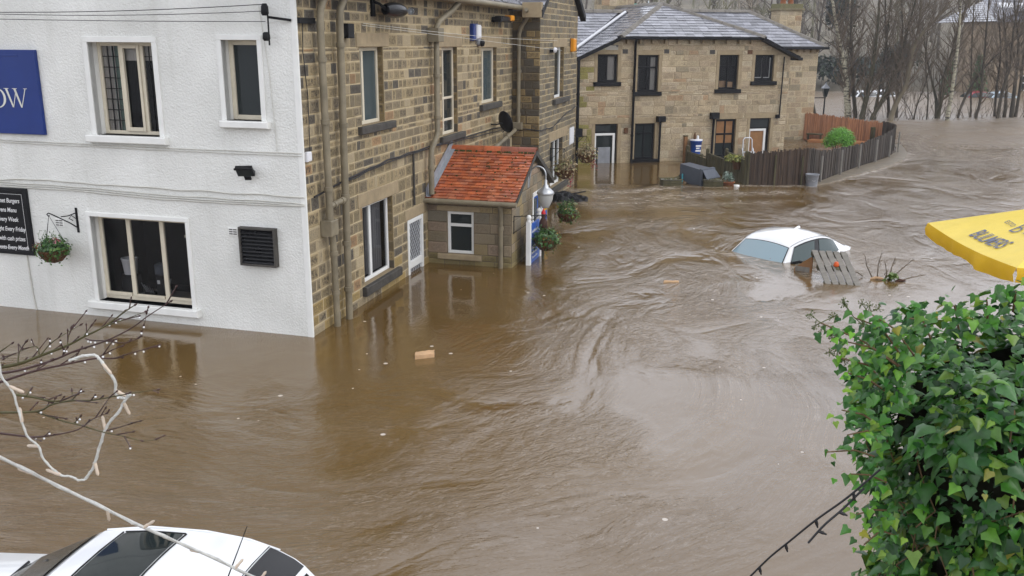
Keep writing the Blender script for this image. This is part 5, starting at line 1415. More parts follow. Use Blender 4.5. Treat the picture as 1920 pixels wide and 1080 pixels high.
# roof: half hip to the front, slopes left and right
AP = (3.5, -2.65, 5.74)
w = MB()
FL_, FRt = FH.p(.70, .30, 4.50), FH.p(6.38, .30, 4.50)
apex = FH.p(*AP); back = FH.p(3.5, -9, 5.74)
def hp(r):
    v = r.choice([.12, .15, .18, .22]) * r.uniform(.85, 1.12)
    return (v, v, v * 1.12, 0)
w.face([FL_, FRt, apex], 0, (.06, .06, .065, 0))
vfront = (FH.p(3.5, -2.65, 5.74) - FH.p(3.5, .30, 4.50)); L = vfront.length
roof_tiles(w, FH.p(0, .30, 4.50), HX, vfront, L, lambda q: (.70 + (3.5 - .70) * q / L, 6.38 + (3.5 - 6.38) * q / L), .25, .36, hp, rng, .014)
zl = 3.80
for sgn, s_e in ((-1, -.85), (1, 7.90)):
    o = FH.p(s_e, .30, zl); v = FH.p(3.5, .30, 5.74) - o; LL = v.length
    tcut = (4.50 - zl) / (5.74 - zl)
    w.face([o, o + v * tcut, apex, back, FH.p(s_e, -9, zl)], 0, (.06, .06, .065, 0))
    u = -FH.n
    def span(q, LL=LL, tcut=tcut):
        f = q / LL
        return (0 if f < tcut else 2.95 * (f - tcut) / (1 - tcut), 9.3)
    roof_tiles(w, o, u, v, LL, span, .25, .36, hp, rng, .014)
rf = w.build('slate_roof', 'slate', house)
def ridge_run(par, pts, r=.12, step=.42, name='ridge_tile', mat='ridge_stone'):
    m_ = MB()
    for a, b in zip(pts, pts[1:]):
        a, b = Vector(a), Vector(b); k = max(1, round((b - a).length / step)); dr_ = (b - a) / k
        side = dr_.cross(Vector((0, 0, 1))).normalized(); up = side.cross(dr_).normalized()
        for i in range(k):
            p, q = a + dr_ * i, a + dr_ * (i + .97)
            rr = r * (1 + .06 * ((i * 7) % 3 - 1))
            sec = [(-1.25, -.55), (-.6, .15), (0, .42), (.6, .15), (1.25, -.55)]
            m_.grid([[p_ + side * x * rr + up * (y * rr + .02) for x, y in sec] for p_ in (p, q)], 0, None, False)
            m_.face([q + side * x * rr + up * (y * rr + .02) for x, y in sec]); m_.face([p + side * x * rr + up * (y * rr + .02) for x, y in sec][::-1])
    return m_.build(name, mat, par)
ridge_run(rf, [FL_, apex]); ridge_run(rf, [FRt, apex]); ridge_run(rf, [apex, back])
for s_e, s_t, dx in ((-.85, .72, -.02), (7.90, 6.36, .02)):
    zt = 4.49; m_ = MB()
    P = FH.p
    m_.face([P(s_e, .305, zl - .13), P(s_t, .305, zt - .12), P(s_t, .305, zt + .0), P(s_e, .305, zl + .0)])
    m_.face([P(s_e, 0, zl - .13), P(s_t, 0, zt - .12), P(s_t, .305, zt - .12), P(s_e, .305, zl - .13)])
    m_.build('verge', 'black_paint', house)
m_ = MB(); m_.box(FH, -1.0, -.80, -8.5, .30, zl - .14, zl - .03, ch=.02); m_.build('side_gutter', 'black_paint', house); m_ = MB(); m_.box(FH, 7.84, 8.02, -5.2, .30, zl - .14, zl - .03, ch=.02); m_.build('side_gutter', 'black_paint', house)
# chimney stacks
def chimney(par, fr, s0, s1, d0, d1, z0, z1, pots, name='chimney'):
    m_ = MB()
    r2 = random.Random(int(s0 * 100) + 5)
    for f_, (a, b) in ((Fr(fr.p(s0, d1, 0), fr.x), (0, s1 - s0)), (Fr(fr.p(s0, d0, 0), fr.n), (0, d1 - d0)), (Fr(fr.p(s1, d1, 0), -fr.n), (0, d1 - d0)), (Fr(fr.p(s1, d0, 0), -fr.x), (0, s1 - s0))):
        m_.face([f_.p(a, 0, z0), f_.p(b, 0, z0), f_.p(b, 0, z1), f_.p(a, 0, z1)], 0)
        stone_blocks(m_, f_, a, b, z0, [(a, z1), (b, z1)], [], (.2, .28), (.3, .5), r2, pick_house, .014, (.006, .02), .006, 1)
    m_.box(fr, s0 - .1, s1 + .1, d0 - .1, d1 + .1, z1, z1 + .10, 1, (.2, .17, .1, .8)); m_.box(fr, s0 - .02, s1 + .02, d0 - .02, d1 + .02, z1 + .1, z1 + .3, 1, (.16, .15, .07, .8))
    c = m_.build(name, ['mortar', 'rubble'], par)
    m_ = MB()
    for x in pots: m_.lathe(fr.p(x, (d0 + d1) / 2, z1 + .3), [(.13, 0), (.12, .3), (.14, .32), (.14, .4), (.1, .4)], 12)
    m_.build('chimney_pot', 'terracotta', c)
chimney(rf, FH, 2.75, 4.25, -8.2, -7.3, 5.3, 6.6, (3.1, 3.6, 4.0))
# left rear wing
w = MB()
FWL = Fr(HO - FH.n * 1.2, HX)
wall_sheet(w, FWL, -7, -.6, -.9, [(-7, 3.75), (-.6, 3.75)], [], .1, 0, 1)
stone_blocks(w, FWL, -3, -.7, -.3, [(-7, 3.75), (-.6, 3.75)], [], (.15, .25), (.22, .5), rng, pick_house, .012, (.004, .014), .008, 1)
w.build('wing_wall', ['mortar', 'rubble'], house)
w = MB()
o = FH.p(-7, -.9, 3.80); v = FH.p(-7, -4.5, 5.48) - o; LL = v.length
w.face([o, FH.p(-.5, -.9, 3.80), FH.p(2.9, -4.5, 5.44), FH.p(-7, -4.5, 5.48)], 0, (.06, .06, .065, 0))
roof_tiles(w, o, HX, v, LL, lambda q: (0, 6.2 + 3.3 * q / LL), .25, .36, hp, rng, .014)
w.face([FH.p(-7, -4.5, 5.48), FH.p(3, -4.5, 5.48), FH.p(3, -8, 3.9), FH.p(-7, -8, 3.9)], 0, (.06, .06, .065, 0))
wr = w.build('wing_roof', 'slate', house)
ridge_run(wr, [FH.p(-7, -4.5, 5.48), FH.p(2.6, -4.5, 5.48)], .14)
m_ = MB(); m_.tube([FH.p(-.85, -.9, 3.88), FH.p(2.7, -4.4, 5.46)], .06, 6); m_.build('lead_valley', 'alu', wr)
# right rear wing
w = MB()
FWR = Fr(HO - FH.n * 5.9, HX)
WT = [(7, 4.02), (12.63, 4.02)]
wall_sheet(w, FWR, 7, 12.63, -.9, WT, [], .1, 0, 1)
stone_blocks(w, FWR, 7, 12.63, -.3, WT, [], (.2, .3), (.3, .65), rng, pick_house, .012, (.004, .014), .008, 1)
FWR2 = Fr(HO + HX * 12.63 - FH.n * 5.9, -FH.n)
wall_sheet(w, FWR2, 0, 5, -.9, [(0, 4.02), (5, 4.02)], [], .1, 0, 1)
w.build('wing_wall', ['mortar', 'rubble'], house)
w = MB()
e_l, e_r, h_r, h_l = FH.p(5, -5.6, 4.12), FH.p(12.85, -5.6, 4.12), FH.p(10.25, -8.1, 5.66), FH.p(4.5, -8.1, 5.66)
w.face([e_l, e_r, h_r, h_l], 0, (.06, .06, .065, 0))
v = FH.p(5, -8.1, 5.66) - FH.p(5, -5.6, 4.12); LL = v.length
roof_tiles(w, e_l, HX, v, LL, lambda q: (0, 7.85 - 2.6 * q / LL), .25, .36, hp, rng, .014)
w.face([e_r, FH.p(12.85, -10.6, 4.12), h_r], 0, (.07, .07, .075, 0))
w.face([h_l, h_r, FH.p(12.85, -10.6, 4.12), FH.p(4.5, -10.6, 4.12)], 0, (.07, .07, .075, 0))
wr = w.build('wing_roof', 'slate', house)
ridge_run(wr, [e_r, h_r, FH.p(6.0, -8.1, 5.66)], .13)
m_ = MB(); m_.box(FH, 7.6, 12.92, -5.62, -5.48, 4.0, 4.11, ch=.02); m_.build('wing_gutter', 'black_paint', house)
for k in range(8):
    m_ = MB(); m_.box(FH, 10.2 + k * .33, 10.26 + k * .33, -5.9, -5.76, 3.88, 4.0); m_.build('corbel', 'dressed', house)
chimney(wr, FH, 12.15, 13.3, -9.4, -8.6, 3.9, 5.75, (12.5, 12.9))
m_ = MB(); m_.box(FH, 12.63, 13.1, -8.55, -8.2, 4.6, 4.75); m_.box(FH, 12.75, 13.0, -8.55, -8.3, 3.6, 4.6); m_.build('chimney_breast', 'sill_stone', wr)
t = thing('tarpaulin_sheet', 'small teal sheet behind the ridge of the far slate roofs', 'sheet', FH.p(5.6, -11.5, 5.6))
m_ = MB(); m_.box(FH, 5.2, 6.8, -12, -11.2, 5.75, 6.05, ch=.03); m_.build('cover', 'teal_sheet', t)
m_ = MB(); m_.tube([FH.p(5.3, -11.5, 3.0), FH.p(5.3, -11.5, 6.9)], .03, 6); m_.tube([FH.p(6.7, -11.5, 3.0), FH.p(6.7, -11.5, 6.2)], .03, 6); m_.build('pole', 'alu', t)

# ================================================================== garden, fences
def poly_stick_fence(mb, pts, w_, hfun, rng, thick=.03, zb=-.4, cols=((1, 1, 1),)):
    L = 0
    tot = sum((Vector(b) - Vector(a)).length for a, b in zip(pts, pts[1:]))
    for a, b in zip(pts, pts[1:]):
        a, b = Vector((*a, 0)), Vector((*b, 0)); ln = (b - a).length
        fr = Fr(a, b - a); s = 0
        while s < ln:
            ww = w_ * rng.uniform(.7, 1.4); h = hfun((L + s) / tot) + rng.uniform(-.05, .05); dd = rng.uniform(-.02, .02)
            k = rng.uniform(.65, 1.25); c = rng.choice(cols)
            mb.box(fr, s, min(ln, s + ww * 1.02), dd - thick / 2, dd + thick / 2, zb, h, 0, (c[0] * k, c[1] * k, c[2] * k, 0))
            s += ww
        L += ln
t = thing('brush_fence', 'dark brown heather brush fence facing the flood beside the stone house garden', 'fence', (7.35, 28.85, 0))
m_ = MB(); r2 = random.Random(4)
poly_stick_fence(m_, [(7.37, 28.85), (8.03, 28.83), (9.24, 28.9)], .035, lambda f: 1.0 + .16 * f, r2)
m_.build('brushwood', 'brush', t)
for x, y, h in ((7.37, 28.80, 1.05), (8.2, 28.78, .95), (9.05, 28.8, .9)):
    m_ = MB(); m_.box(Fr((x, y, 0), (1, 0, 0)), -.025, .025, -.02, .03, -.4, h, ch=.005); m_.build('post', 'mossy_wood', t)
t = thing('brush_fence', 'long grey brown brush fence curving along the footpath round the garden', 'fence', (9.3, 28.95, 0))
CURVE = [(9.26, 28.95), (9.8, 29.5), (10.9, 31.1), (12.11, 32.8), (13.3, 34.4), (14.4, 35.9), (15.4, 37.6), (16.1, 39.2), (16.35, 40.2), (16.3, 41.2)]
m_ = MB()
poly_stick_fence(m_, CURVE, .05, lambda f: lerp_pts([(0, 1.12), (.1, .92), (.35, .80), (.6, .92), (1, .95)], f), r2)
m_.build('brushwood', 'brush_wet', t)
for x, y in ((9.75, 29.35), (10.95, 31.0), (12.2, 32.75), (13.4, 34.35), (14.5, 35.85), (15.5, 37.5)):
    m_ = MB(); m_.box(Fr((x + .06, y - .06, 0), (.6, .8, 0)), -.03, .03, -.02, .03, -.4, .86, ch=.005); m_.build('post', 'galv', t)
t = thing('reed_fence', 'reddish brown reed screen fence at the back of the garden', 'fence', (13.5, 42.3, 0))
m_ = MB()
poly_stick_fence(m_, [(13.3, 42.6), (15.0, 41.8), (16.25, 41.0)], .03, lambda f: 1.22 - .30 * f, r2)
m_.build('reeds', 'reed', t)
m_ = MB(); m_.box(Fr((15.85, 41.0, 0), (1, 0, 0)), -.08, .08, -.08, .08, -.3, .72, ch=.01); m_.build('post', 'mossy_wood', t)
t = thing('panel_fence', 'mossy green wooden panel fence stepping down from the house to the brush fence', 'fence', (6.5, 34.4, 0))
PF = [(6.5, 34.45), (6.93, 32.9), (7.14, 30.9), (7.33, 28.95)]
for (a, b), h0, h1 in zip(zip(PF, PF[1:]), (.36, .50, .78), (.30, .48, .74)):
    a, b = Vector((*a, 0)), Vector((*b, 0)); fr = Fr(a, b - a); ln = (b - a).length
    m_ = MB()
    for k in range(int(ln / .16)):
        s = k * .16; hh = h0 + (h1 - h0) * s / ln
        m_.box(fr, s + .01, min(ln, s + .155), -.01 + .008 * (k % 2), .015 + .008 * (k % 2), -.4, hh, ch=.004)
    m_.box(fr, 0, ln, -.03, -.012, h1 - .2, h1 - .1); m_.box(fr, 0, ln, -.035, .03, max(h0, h1), max(h0, h1) + .03, ch=.006)
    m_.build('panel', 'mossy_wood', t)
for (x, y), h in zip(PF, (.55, .62, .86, 1.0)):
    m_ = MB(); m_.box(Fr((x, y, 0), (1, 0, 0)), -.05, .05, -.05, .05, -.4, h, ch=.01); m_.lathe((x, y, h), [(.06, 0), (.06, .03), (.02, .06), (0, .06)], 8); m_.build('post', 'mossy_wood', t)

# footpath and verge just awash along the curved fence
def ribbon(name, left, right, z, mat, kind='structure', thick=.3):
    m_ = MB(); n = len(left)
    m_.grid([[Vector((*l, z)), Vector((*r, z))] for l, r in zip(left, right)], 0, None, False)
    m_.grid([[Vector((*r, z)), Vector((*r, z - thick))] for r in right], 0, None, False)
    m_.face([Vector((*left[0], z)), Vector((*left[0], z - thick)), Vector((*right[0], z - thick)), Vector((*right[0], z))])
    m_.face([Vector((*left[-1], z)), Vector((*right[-1], z)), Vector((*right[-1], z - thick)), Vector((*left[-1], z - thick))])
    o = m_.build(name, mat); o['kind'] = kind; return o
LF = [(9.3, 29.0), (9.8, 29.4), (10.9, 31.0), (12.15, 32.75), (13.35, 34.3), (14.5, 35.8), (15.5, 37.5), (16.2, 39.2), (16.6, 40.4)]
RT = [(9.5, 28.75), (10.1, 29.2), (11.3, 30.75), (12.6, 32.2), (13.7, 33.5), (15.0, 35.4), (15.9, 37.3), (16.5, 39.1), (16.9, 40.4)]
ribbon('footpath', LF, RT, .035, 'ground')
m_ = MB()
gp = [(7.9, 36.3), (12.6, 36.0), (15.2, 38.2), (15.9, 40.3), (15.0, 41.8), (13.4, 42.6)]
m_.face([(13.2, 41.6, .05), (15.3, 40.6, .05), (16.0, 41.2, .05), (13.4, 42.8, .05)])
m_.box(Fr((13.2, 41.5, 0), (.88, -.47, 0)), 0, 2.4, -.8, .1, -.3, .10)
o = m_.build('garden_deck', 'deck'); structure(o)
t = thing('garden_bench', 'low dark bench end against the reed fence behind the house', 'bench', (13.7, 42.2, .1))
m_ = MB(); m_.box(Fr((13.4, 42.35, 0), (.88, -.47, 0)), 0, .7, 0, .3, .28, .33, ch=.01); m_.build('seat', 'mossy_wood', t)
for q in (.05, .6):
    m_ = MB(); m_.box(Fr((13.4, 42.35, 0), (.88, -.47, 0)), q, q + .05, .03, .27, .0, .28); m_.build('leg', 'mossy_wood', t)

def bush(name, label, c, rr, n, size, cols, mat='foliage', cat='bush', group=None, seed=2, stems=True):
    q = random.Random(seed)
    t = thing(name, label, cat, (c[0], c[1], c[2] - rr[2]), group)
    m_ = MB()
    for k in range(26):
        d_ = Vector((q.gauss(0, 1), q.gauss(0, 1), abs(q.gauss(0, 1)))).normalized()
        cc = Vector(c) + Vector((d_.x * rr[0] * .6, d_.y * rr[1] * .6, d_.z * rr[2] * .6))
        tone = q.uniform(.7, 1.2)
        leaf_cloud(m_, [(cc, (rr[0] * .42, rr[1] * .42, rr[2] * .42))], q, n // 26, size, [tuple(x * tone for x in co[:3]) + (0,) for co in cols])
    m_.build('foliage', mat, t)
    m_ = MB()
    for k in range(5):
        an = k * 1.3; m_.tube([Vector((c[0], c[1], c[2] - rr[2] - .3)), Vector(c) + Vector((math.cos(an) * rr[0] * .4, math.sin(an) * rr[1] * .4, 0))], .02, 5)
    m_.build('stems', 'bark', t)
    return t
bush('round_bush', 'bright green round clipped bush behind the curved brush fence', (12.95, 36.9, .50), (.66, .6, .62), 9000, .055, [(.13, .34, .03, 0), (.09, .26, .02, 0), (.18, .42, .05, 0)])
t = thing('blue_tub', 'blue plastic tub with white writing against the house wall behind the panel fence', 'tub', FH.p(3.82, .25, .0))
m_ = MB(); m_.lathe(FH.p(3.82, .3, .30), [(.17, 0), (.22, .46), (.235, .46), (.235, .5), (.2, .5)], 16); m_.build('body', 'blue_plastic', t)
m_ = MB(); m_.lathe(FH.p(3.82, .3, .79), [(.24, 0), (.24, .04), (.0, .05)], 16); m_.build('lid', 'white_card', t)
m_ = MB(); f_ = Fr(FH.p(3.82, .53, .3), HX); m_.box(f_, -.12, .10, .0, .012, .28, .34); m_.box(f_, -.10, .04, .0, .012, .2, .25); m_.box(f_, -.12, .10, -.01, .006, .1, .16); m_.build('lettering', 'white_card', t)
m_ = MB(); m_.box(FH, 3.6, 4.05, .1, .5, -.3, .30, ch=.02); m_.build('stand', 'mossy_wood', t)
t = thing('bottle', 'small brown and white bottle standing on the blue tub', 'bottle', FH.p(3.8, .3, .84))
m_ = MB(); m_.lathe(FH.p(3.76, .3, .84), [(.05, 0), (.05, .14), (.02, .2), (.02, .25), (0, .25)], 10); m_.build('body', 'wicker', t)
m_ = MB(); m_.lathe(FH.p(3.88, .3, .84), [(.045, 0), (.045, .10), (.02, .13), (0, .13)], 10); m_.build('cap', 'white_card', t)
t = thing('post_box', 'short brown timber post against the house wall at the end of the panel fence', 'post', FH.p(3.5, .1, 0))
m_ = MB(); m_.box(FH, 3.44, 3.56, .03, .13, -.3, .92, ch=.01); m_.build('post', 'plywood', t)
m_ = MB(); m_.box(FH, 3.42, 3.58, .02, .14, .92, .96, ch=.01); m_.build('cap', 'mossy_wood', t)
# folding step ladder on the sill behind the fence
t = thing('step_ladder', 'white aluminium step ladder leaning before the boarded door of the stone house', 'ladder', (8.6, 34.5, 0))
fs_ = Fr((8.55, 34.6, 0), HX)
m_ = MB()
for s in (0, .44): m_.tube([fs_.p(s, .1, -.2), fs_.p(s + (.04 if s == 0 else -.04), 0, .82)], .022, 8)
m_.tube([fs_.p(.04, 0, .80), fs_.p(.10, 0, .88), fs_.p(.34, 0, .88), fs_.p(.40, 0, .80)], .022, 8); m_.build('rails', 'alu', t)
m_ = MB(); m_.box(fs_, .03, .42, .02, .28, .34, .38, ch=.01); m_.box(fs_, .0, .44, .1, .3, .06, .10, ch=.01); m_.build('step', 'alu', t)
m_ = MB()
for s in (.0, .44): m_.tube([fs_.p(s, .35, -.2), fs_.p(s, .04, .5)], .018, 8)
m_.build('rear_leg', 'alu', t)
# plant pots
def pot(name, label, c, r, h, mat, plants):
    t = thing(name, label, 'plant pot', c)
    m_ = MB(); m_.lathe(c, [(r * .7, -.05), (r * .92, h * .8), (r * 1.05, h * .82), (r * 1.05, h), (r * .9, h), (r * .85, h * .9), (0, h * .88)], 16); m_.build('pot', mat, t)
    m_ = MB(); plants(m_); m_.build('plant', 'foliage', t); return t
q = random.Random(3)
def silver(m_):
    for k in range(9):
        an = k * .7; c = Vector((6.76 + .10 * math.cos(an), 28.85 + .1 * math.sin(an), .2 + .04 * (k % 4)))
        leaf_cloud(m_, [(c, (.10, .10, .13))], q, 36, .06, [(.20, .26, .22, 0), (.27, .33, .28, 0), (.13, .19, .14, 0)])
pot('plant_pot', 'shallow terracotta pot with silver leaved plant by the fence corner', (6.76, 28.85, 0), .22, .10, 'terracotta', silver)
t = thing('floating_debris', 'pale pink scrap floating beside the silver plant pot', 'debris', (6.95, 28.6, 0))
m_ = MB(); m_.lathe((6.98, 28.58, 0), [(.10, 0), (.09, .04), (0, .05)], 9); m_.build('scrap', 'smooth_white', t)
m_ = MB(); m_.box(Fr((6.85, 28.6, 0), (1, .2, 0)), 0, .12, -.05, .05, 0, .03); m_.build('fragment', 'terracotta', t)
pot('fence_basket', 'hanging planter of yellow grass on the panel fence near the brush fence', (7.20, 29.55, .45), .18, .22, 'wicker', lambda m_: leaf_cloud(m_, [((7.2, 29.5, .75), (.22, .2, .14)), ((6.95, 29.6, .78), (.12, .12, .1))], q, 90, .11, [(.26, .26, .05, 0), (.17, .2, .04, 0), (.32, .32, .12, 0)]))
t = thing('bucket', 'grey galvanised bucket at the foot of the brush fence corner', 'bucket', (9.36, 28.72, 0))
m_ = MB(); m_.lathe((9.36, 28.72, 0), [(.16, -.1), (.20, .34), (.215, .35), (.215, .37), (.19, .37), (.17, .1)], 16); m_.build('body', 'lead', t)
m_ = MB(); m_.tube([(9.15, 28.72, .34), (9.22, 28.6, .22), (9.36, 28.52, .17), (9.5, 28.6, .22), (9.57, 28.72, .34)], .008, 5); m_.build('handle', 'steel', t)
for x, y, r_, lab in ((4.95, 28.75, .1, 'low mossy wooden planter floating left of the tipped wheelie bin'), (6.25, 28.62, -.15, 'low mossy wooden planter floating in front of the tipped wheelie bin')):
    t = thing('wooden_planter', lab, 'planter', (x, y, 0), 'wooden planters adrift')
    fr = Fr((x, y, 0), (math.cos(r_), math.sin(r_), 0))
    m_ = MB()
    for k in range(3):
        zz = -.12 + k * .1
        m_.box(fr, -.30, .30, .17, .20, zz, zz + .092, ch=.005); m_.box(fr, -.30, .30, -.20, -.17, zz, zz + .092, ch=.005)
        m_.box(fr, -.30, -.27, -.17, .17, zz, zz + .091); m_.box(fr, .27, .30, -.17, .17, zz, zz + .091)
    m_.box(fr, -.33, .33, .15, .22, .18, .21, ch=.006); m_.box(fr, -.33, .33, -.22, -.15, .18, .21, ch=.006)
    m_.build('box', 'mossy_wood', t)
    m_ = MB(); m_.box(fr, -.27, .27, -.17, .17, .1, .17); leaf_cloud(m_, [(fr.p(0, 0, .2), (.26, .16, .05))], q, 60, .05, [(.12, .13, .03, 0), (.08, .07, .03, 0)]); m_.build('soil', 'dry', t)
t = thing('plank_raft', 'thin dark rail adrift behind the left wooden planter', 'timber', (5.0, 29.1, 0))
m_ = MB(); m_.tube([(4.65, 28.95, .05), (5.55, 29.5, .22)], .03, 6); m_.build('rail', 'mossy_wood', t)
m_ = MB(); m_.box(Fr((5.42, 29.3, 0), (.3, 1, 0)), -.1, .1, -.02, .02, .02, .28, ch=.01); m_.build('bracket', 'cyan', t)
# tipped wheelie bin
t = thing('wheelie_bin', 'dark grey wheelie bin lying tipped over in the flood', 'bin', (5.9, 29.2, 0))
ax = Vector((.66, -.72, -.22)).normalized(); fb = Fr((5.50, 29.45, .12), ax, (Vector((0, 0, 1)) - ax * ax.z * 0).normalized())
sd2 = fb.n
upb = ax.cross(sd2) * -1
def bp_(a, b_, c_): return Vector((5.52, 29.55, .36)) + ax * a + sd2 * b_ + Vector((0, 0, 1)) * c_
m_ = MB()
ring = lambda a, w_, h_: [bp_(a, -w_, -h_), bp_(a, w_, -h_), bp_(a, w_, h_), bp_(a, -w_, h_)]
r0, r1, r1b, r2_, r3 = ring(0, .24, .23), ring(.86, .31, .31), ring(.86, .35, .35), ring(.95, .35, .35), ring(.95, .29, .29)
inn = ring(.06, .20, .19)
m_.grid([r0, r1, r1b, r2_, r3, inn], 0, None, False, True); m_.face(r0[::-1]); m_.face(inn)
m_.build('body', 'bin', t)
m_ = MB(); m_.face([bp_(.95, -.31, .30), bp_(.95, .31, .30), bp_(1.15, .36, .10), bp_(1.15, -.36, .10)]); m_.face([bp_(.95, -.31, .33), bp_(.95, .31, .33), bp_(1.16, .36, .13), bp_(1.16, -.36, .13)]); m_.face([bp_(1.15, -.36, .10), bp_(1.15, .36, .10), bp_(1.16, .36, .13), bp_(1.16, -.36, .13)]); m_.build('lid', 'bin', t)
m_ = MB(); f2 = [bp_(.35, -.272, -.05), bp_(.55, -.288, -.05), bp_(.55, -.288, .10), bp_(.45, -.280, .02), bp_(.35, -.272, .10)]; m_.face([p - sd2 * .008 for p in f2]); m_.build('printed_mark', 'lead', t)
for k in (-1, 1):
    m_ = MB(); m_.lathe(bp_(.02, .19 * k, -.2), [(.0, -.02), (.10, -.02), (.10, .02), (0, .02)], 14, ax=sd2); m_.build('wheel', 'rubber', t)
t = thing('black_sheeting', 'crumpled black plastic sheet awash at the foot of the bay', 'sheet', (1.5, 26.0, 0))
m_ = MB()
m_.grid([[Vector((.85 + i * .125 + .04 * math.sin(j * 2), 25.5 + j * .16, .03 + .20 * math.exp(-((i - 4) / 3.0) ** 2) * math.exp(-((j - 3.5) / 2.6) ** 2) + .05 * math.sin(i * 1.7 + j * 1.1) - (.12 if i in (0, 11) or j in (0, 7) else 0))) for i in range(12)] for j in range(8)], 0, None, False)
m_.build('sheet', 'black_plastic', t)
m_ = MB(); m_.tube([(1.0, 25.75, .08), (2.1, 26.2, .2)], .02, 6); m_.build('rib', 'black_paint', t)
def float_plank(label, x, y, L, wd, rot, h=.06, n=1, group='pale planks adrift on the flood'):
    t = thing('floating_plank', label, 'plank', (x, y, 0), group)
    fr = Fr((x, y, 0), (math.cos(rot), math.sin(rot), 0))
    m_ = MB()
    P = fr.p
    rows = []
    for i_, s in enumerate((-.50, -.46, -.30, -.12, .08, .26, .40, .47, .50)):
        k = (.75, .95, 1.0, 1.06, 1.1, 1.02, .9, .7, .45)[i_]
        jag = [.05 * L * noise.noise(Vector((i_ * 1.3, j * 2.1, x))) for j in range(8)]
        rows.append([P(s * L + jag[j] + (.16 * wd * (1 if s > 0 else 1.6) * math.cos(an) if abs(s) > .38 else 0), -math.cos(an) * wd / 2 * (.9 + .1 * k) + .0 * s, -.02 + (h + .02) * math.sin(an) ** .42 * (1 + .15 * noise.noise(Vector((i_ * .9, j * 1.7, y))))) for j, an in enumerate([math.pi * j / 7 for j in range(8)])])
    m_.grid(rows, 0, None, False); m_.face(rows[0]); m_.face(rows[-1][::-1]); m_.build('timber', 'bright_wood', t)
    if n > 1:
        m_ = MB(); m_.grid([[P(s * L, -wd * (.55 + .35 * f) - .02 * s, -.01 + h * .42 * math.sin(math.pi * (f * .8 + .1)) * e_) for f in (0, .33, .66, 1)] for s, e_ in ((-.48, .4), (-.35, 1), (-.1, 1.1), (.08, .9), (.16, .3))], 0, None, False); m_.build('splinter', 'bright_wood', t)
    return t
float_plank('split pale log piece floating alone near the white wall corner', -1.24, 12.50, .27, .13, .35, .085, 2)
float_plank('short brown plank floating in the open current left of the pallet', 2.99, 16.75, .27, .08, -.05, .035)
float_plank('thin pale lath floating below the bay of the inn', 1.56, 24.35, .33, .09, .06, .035)

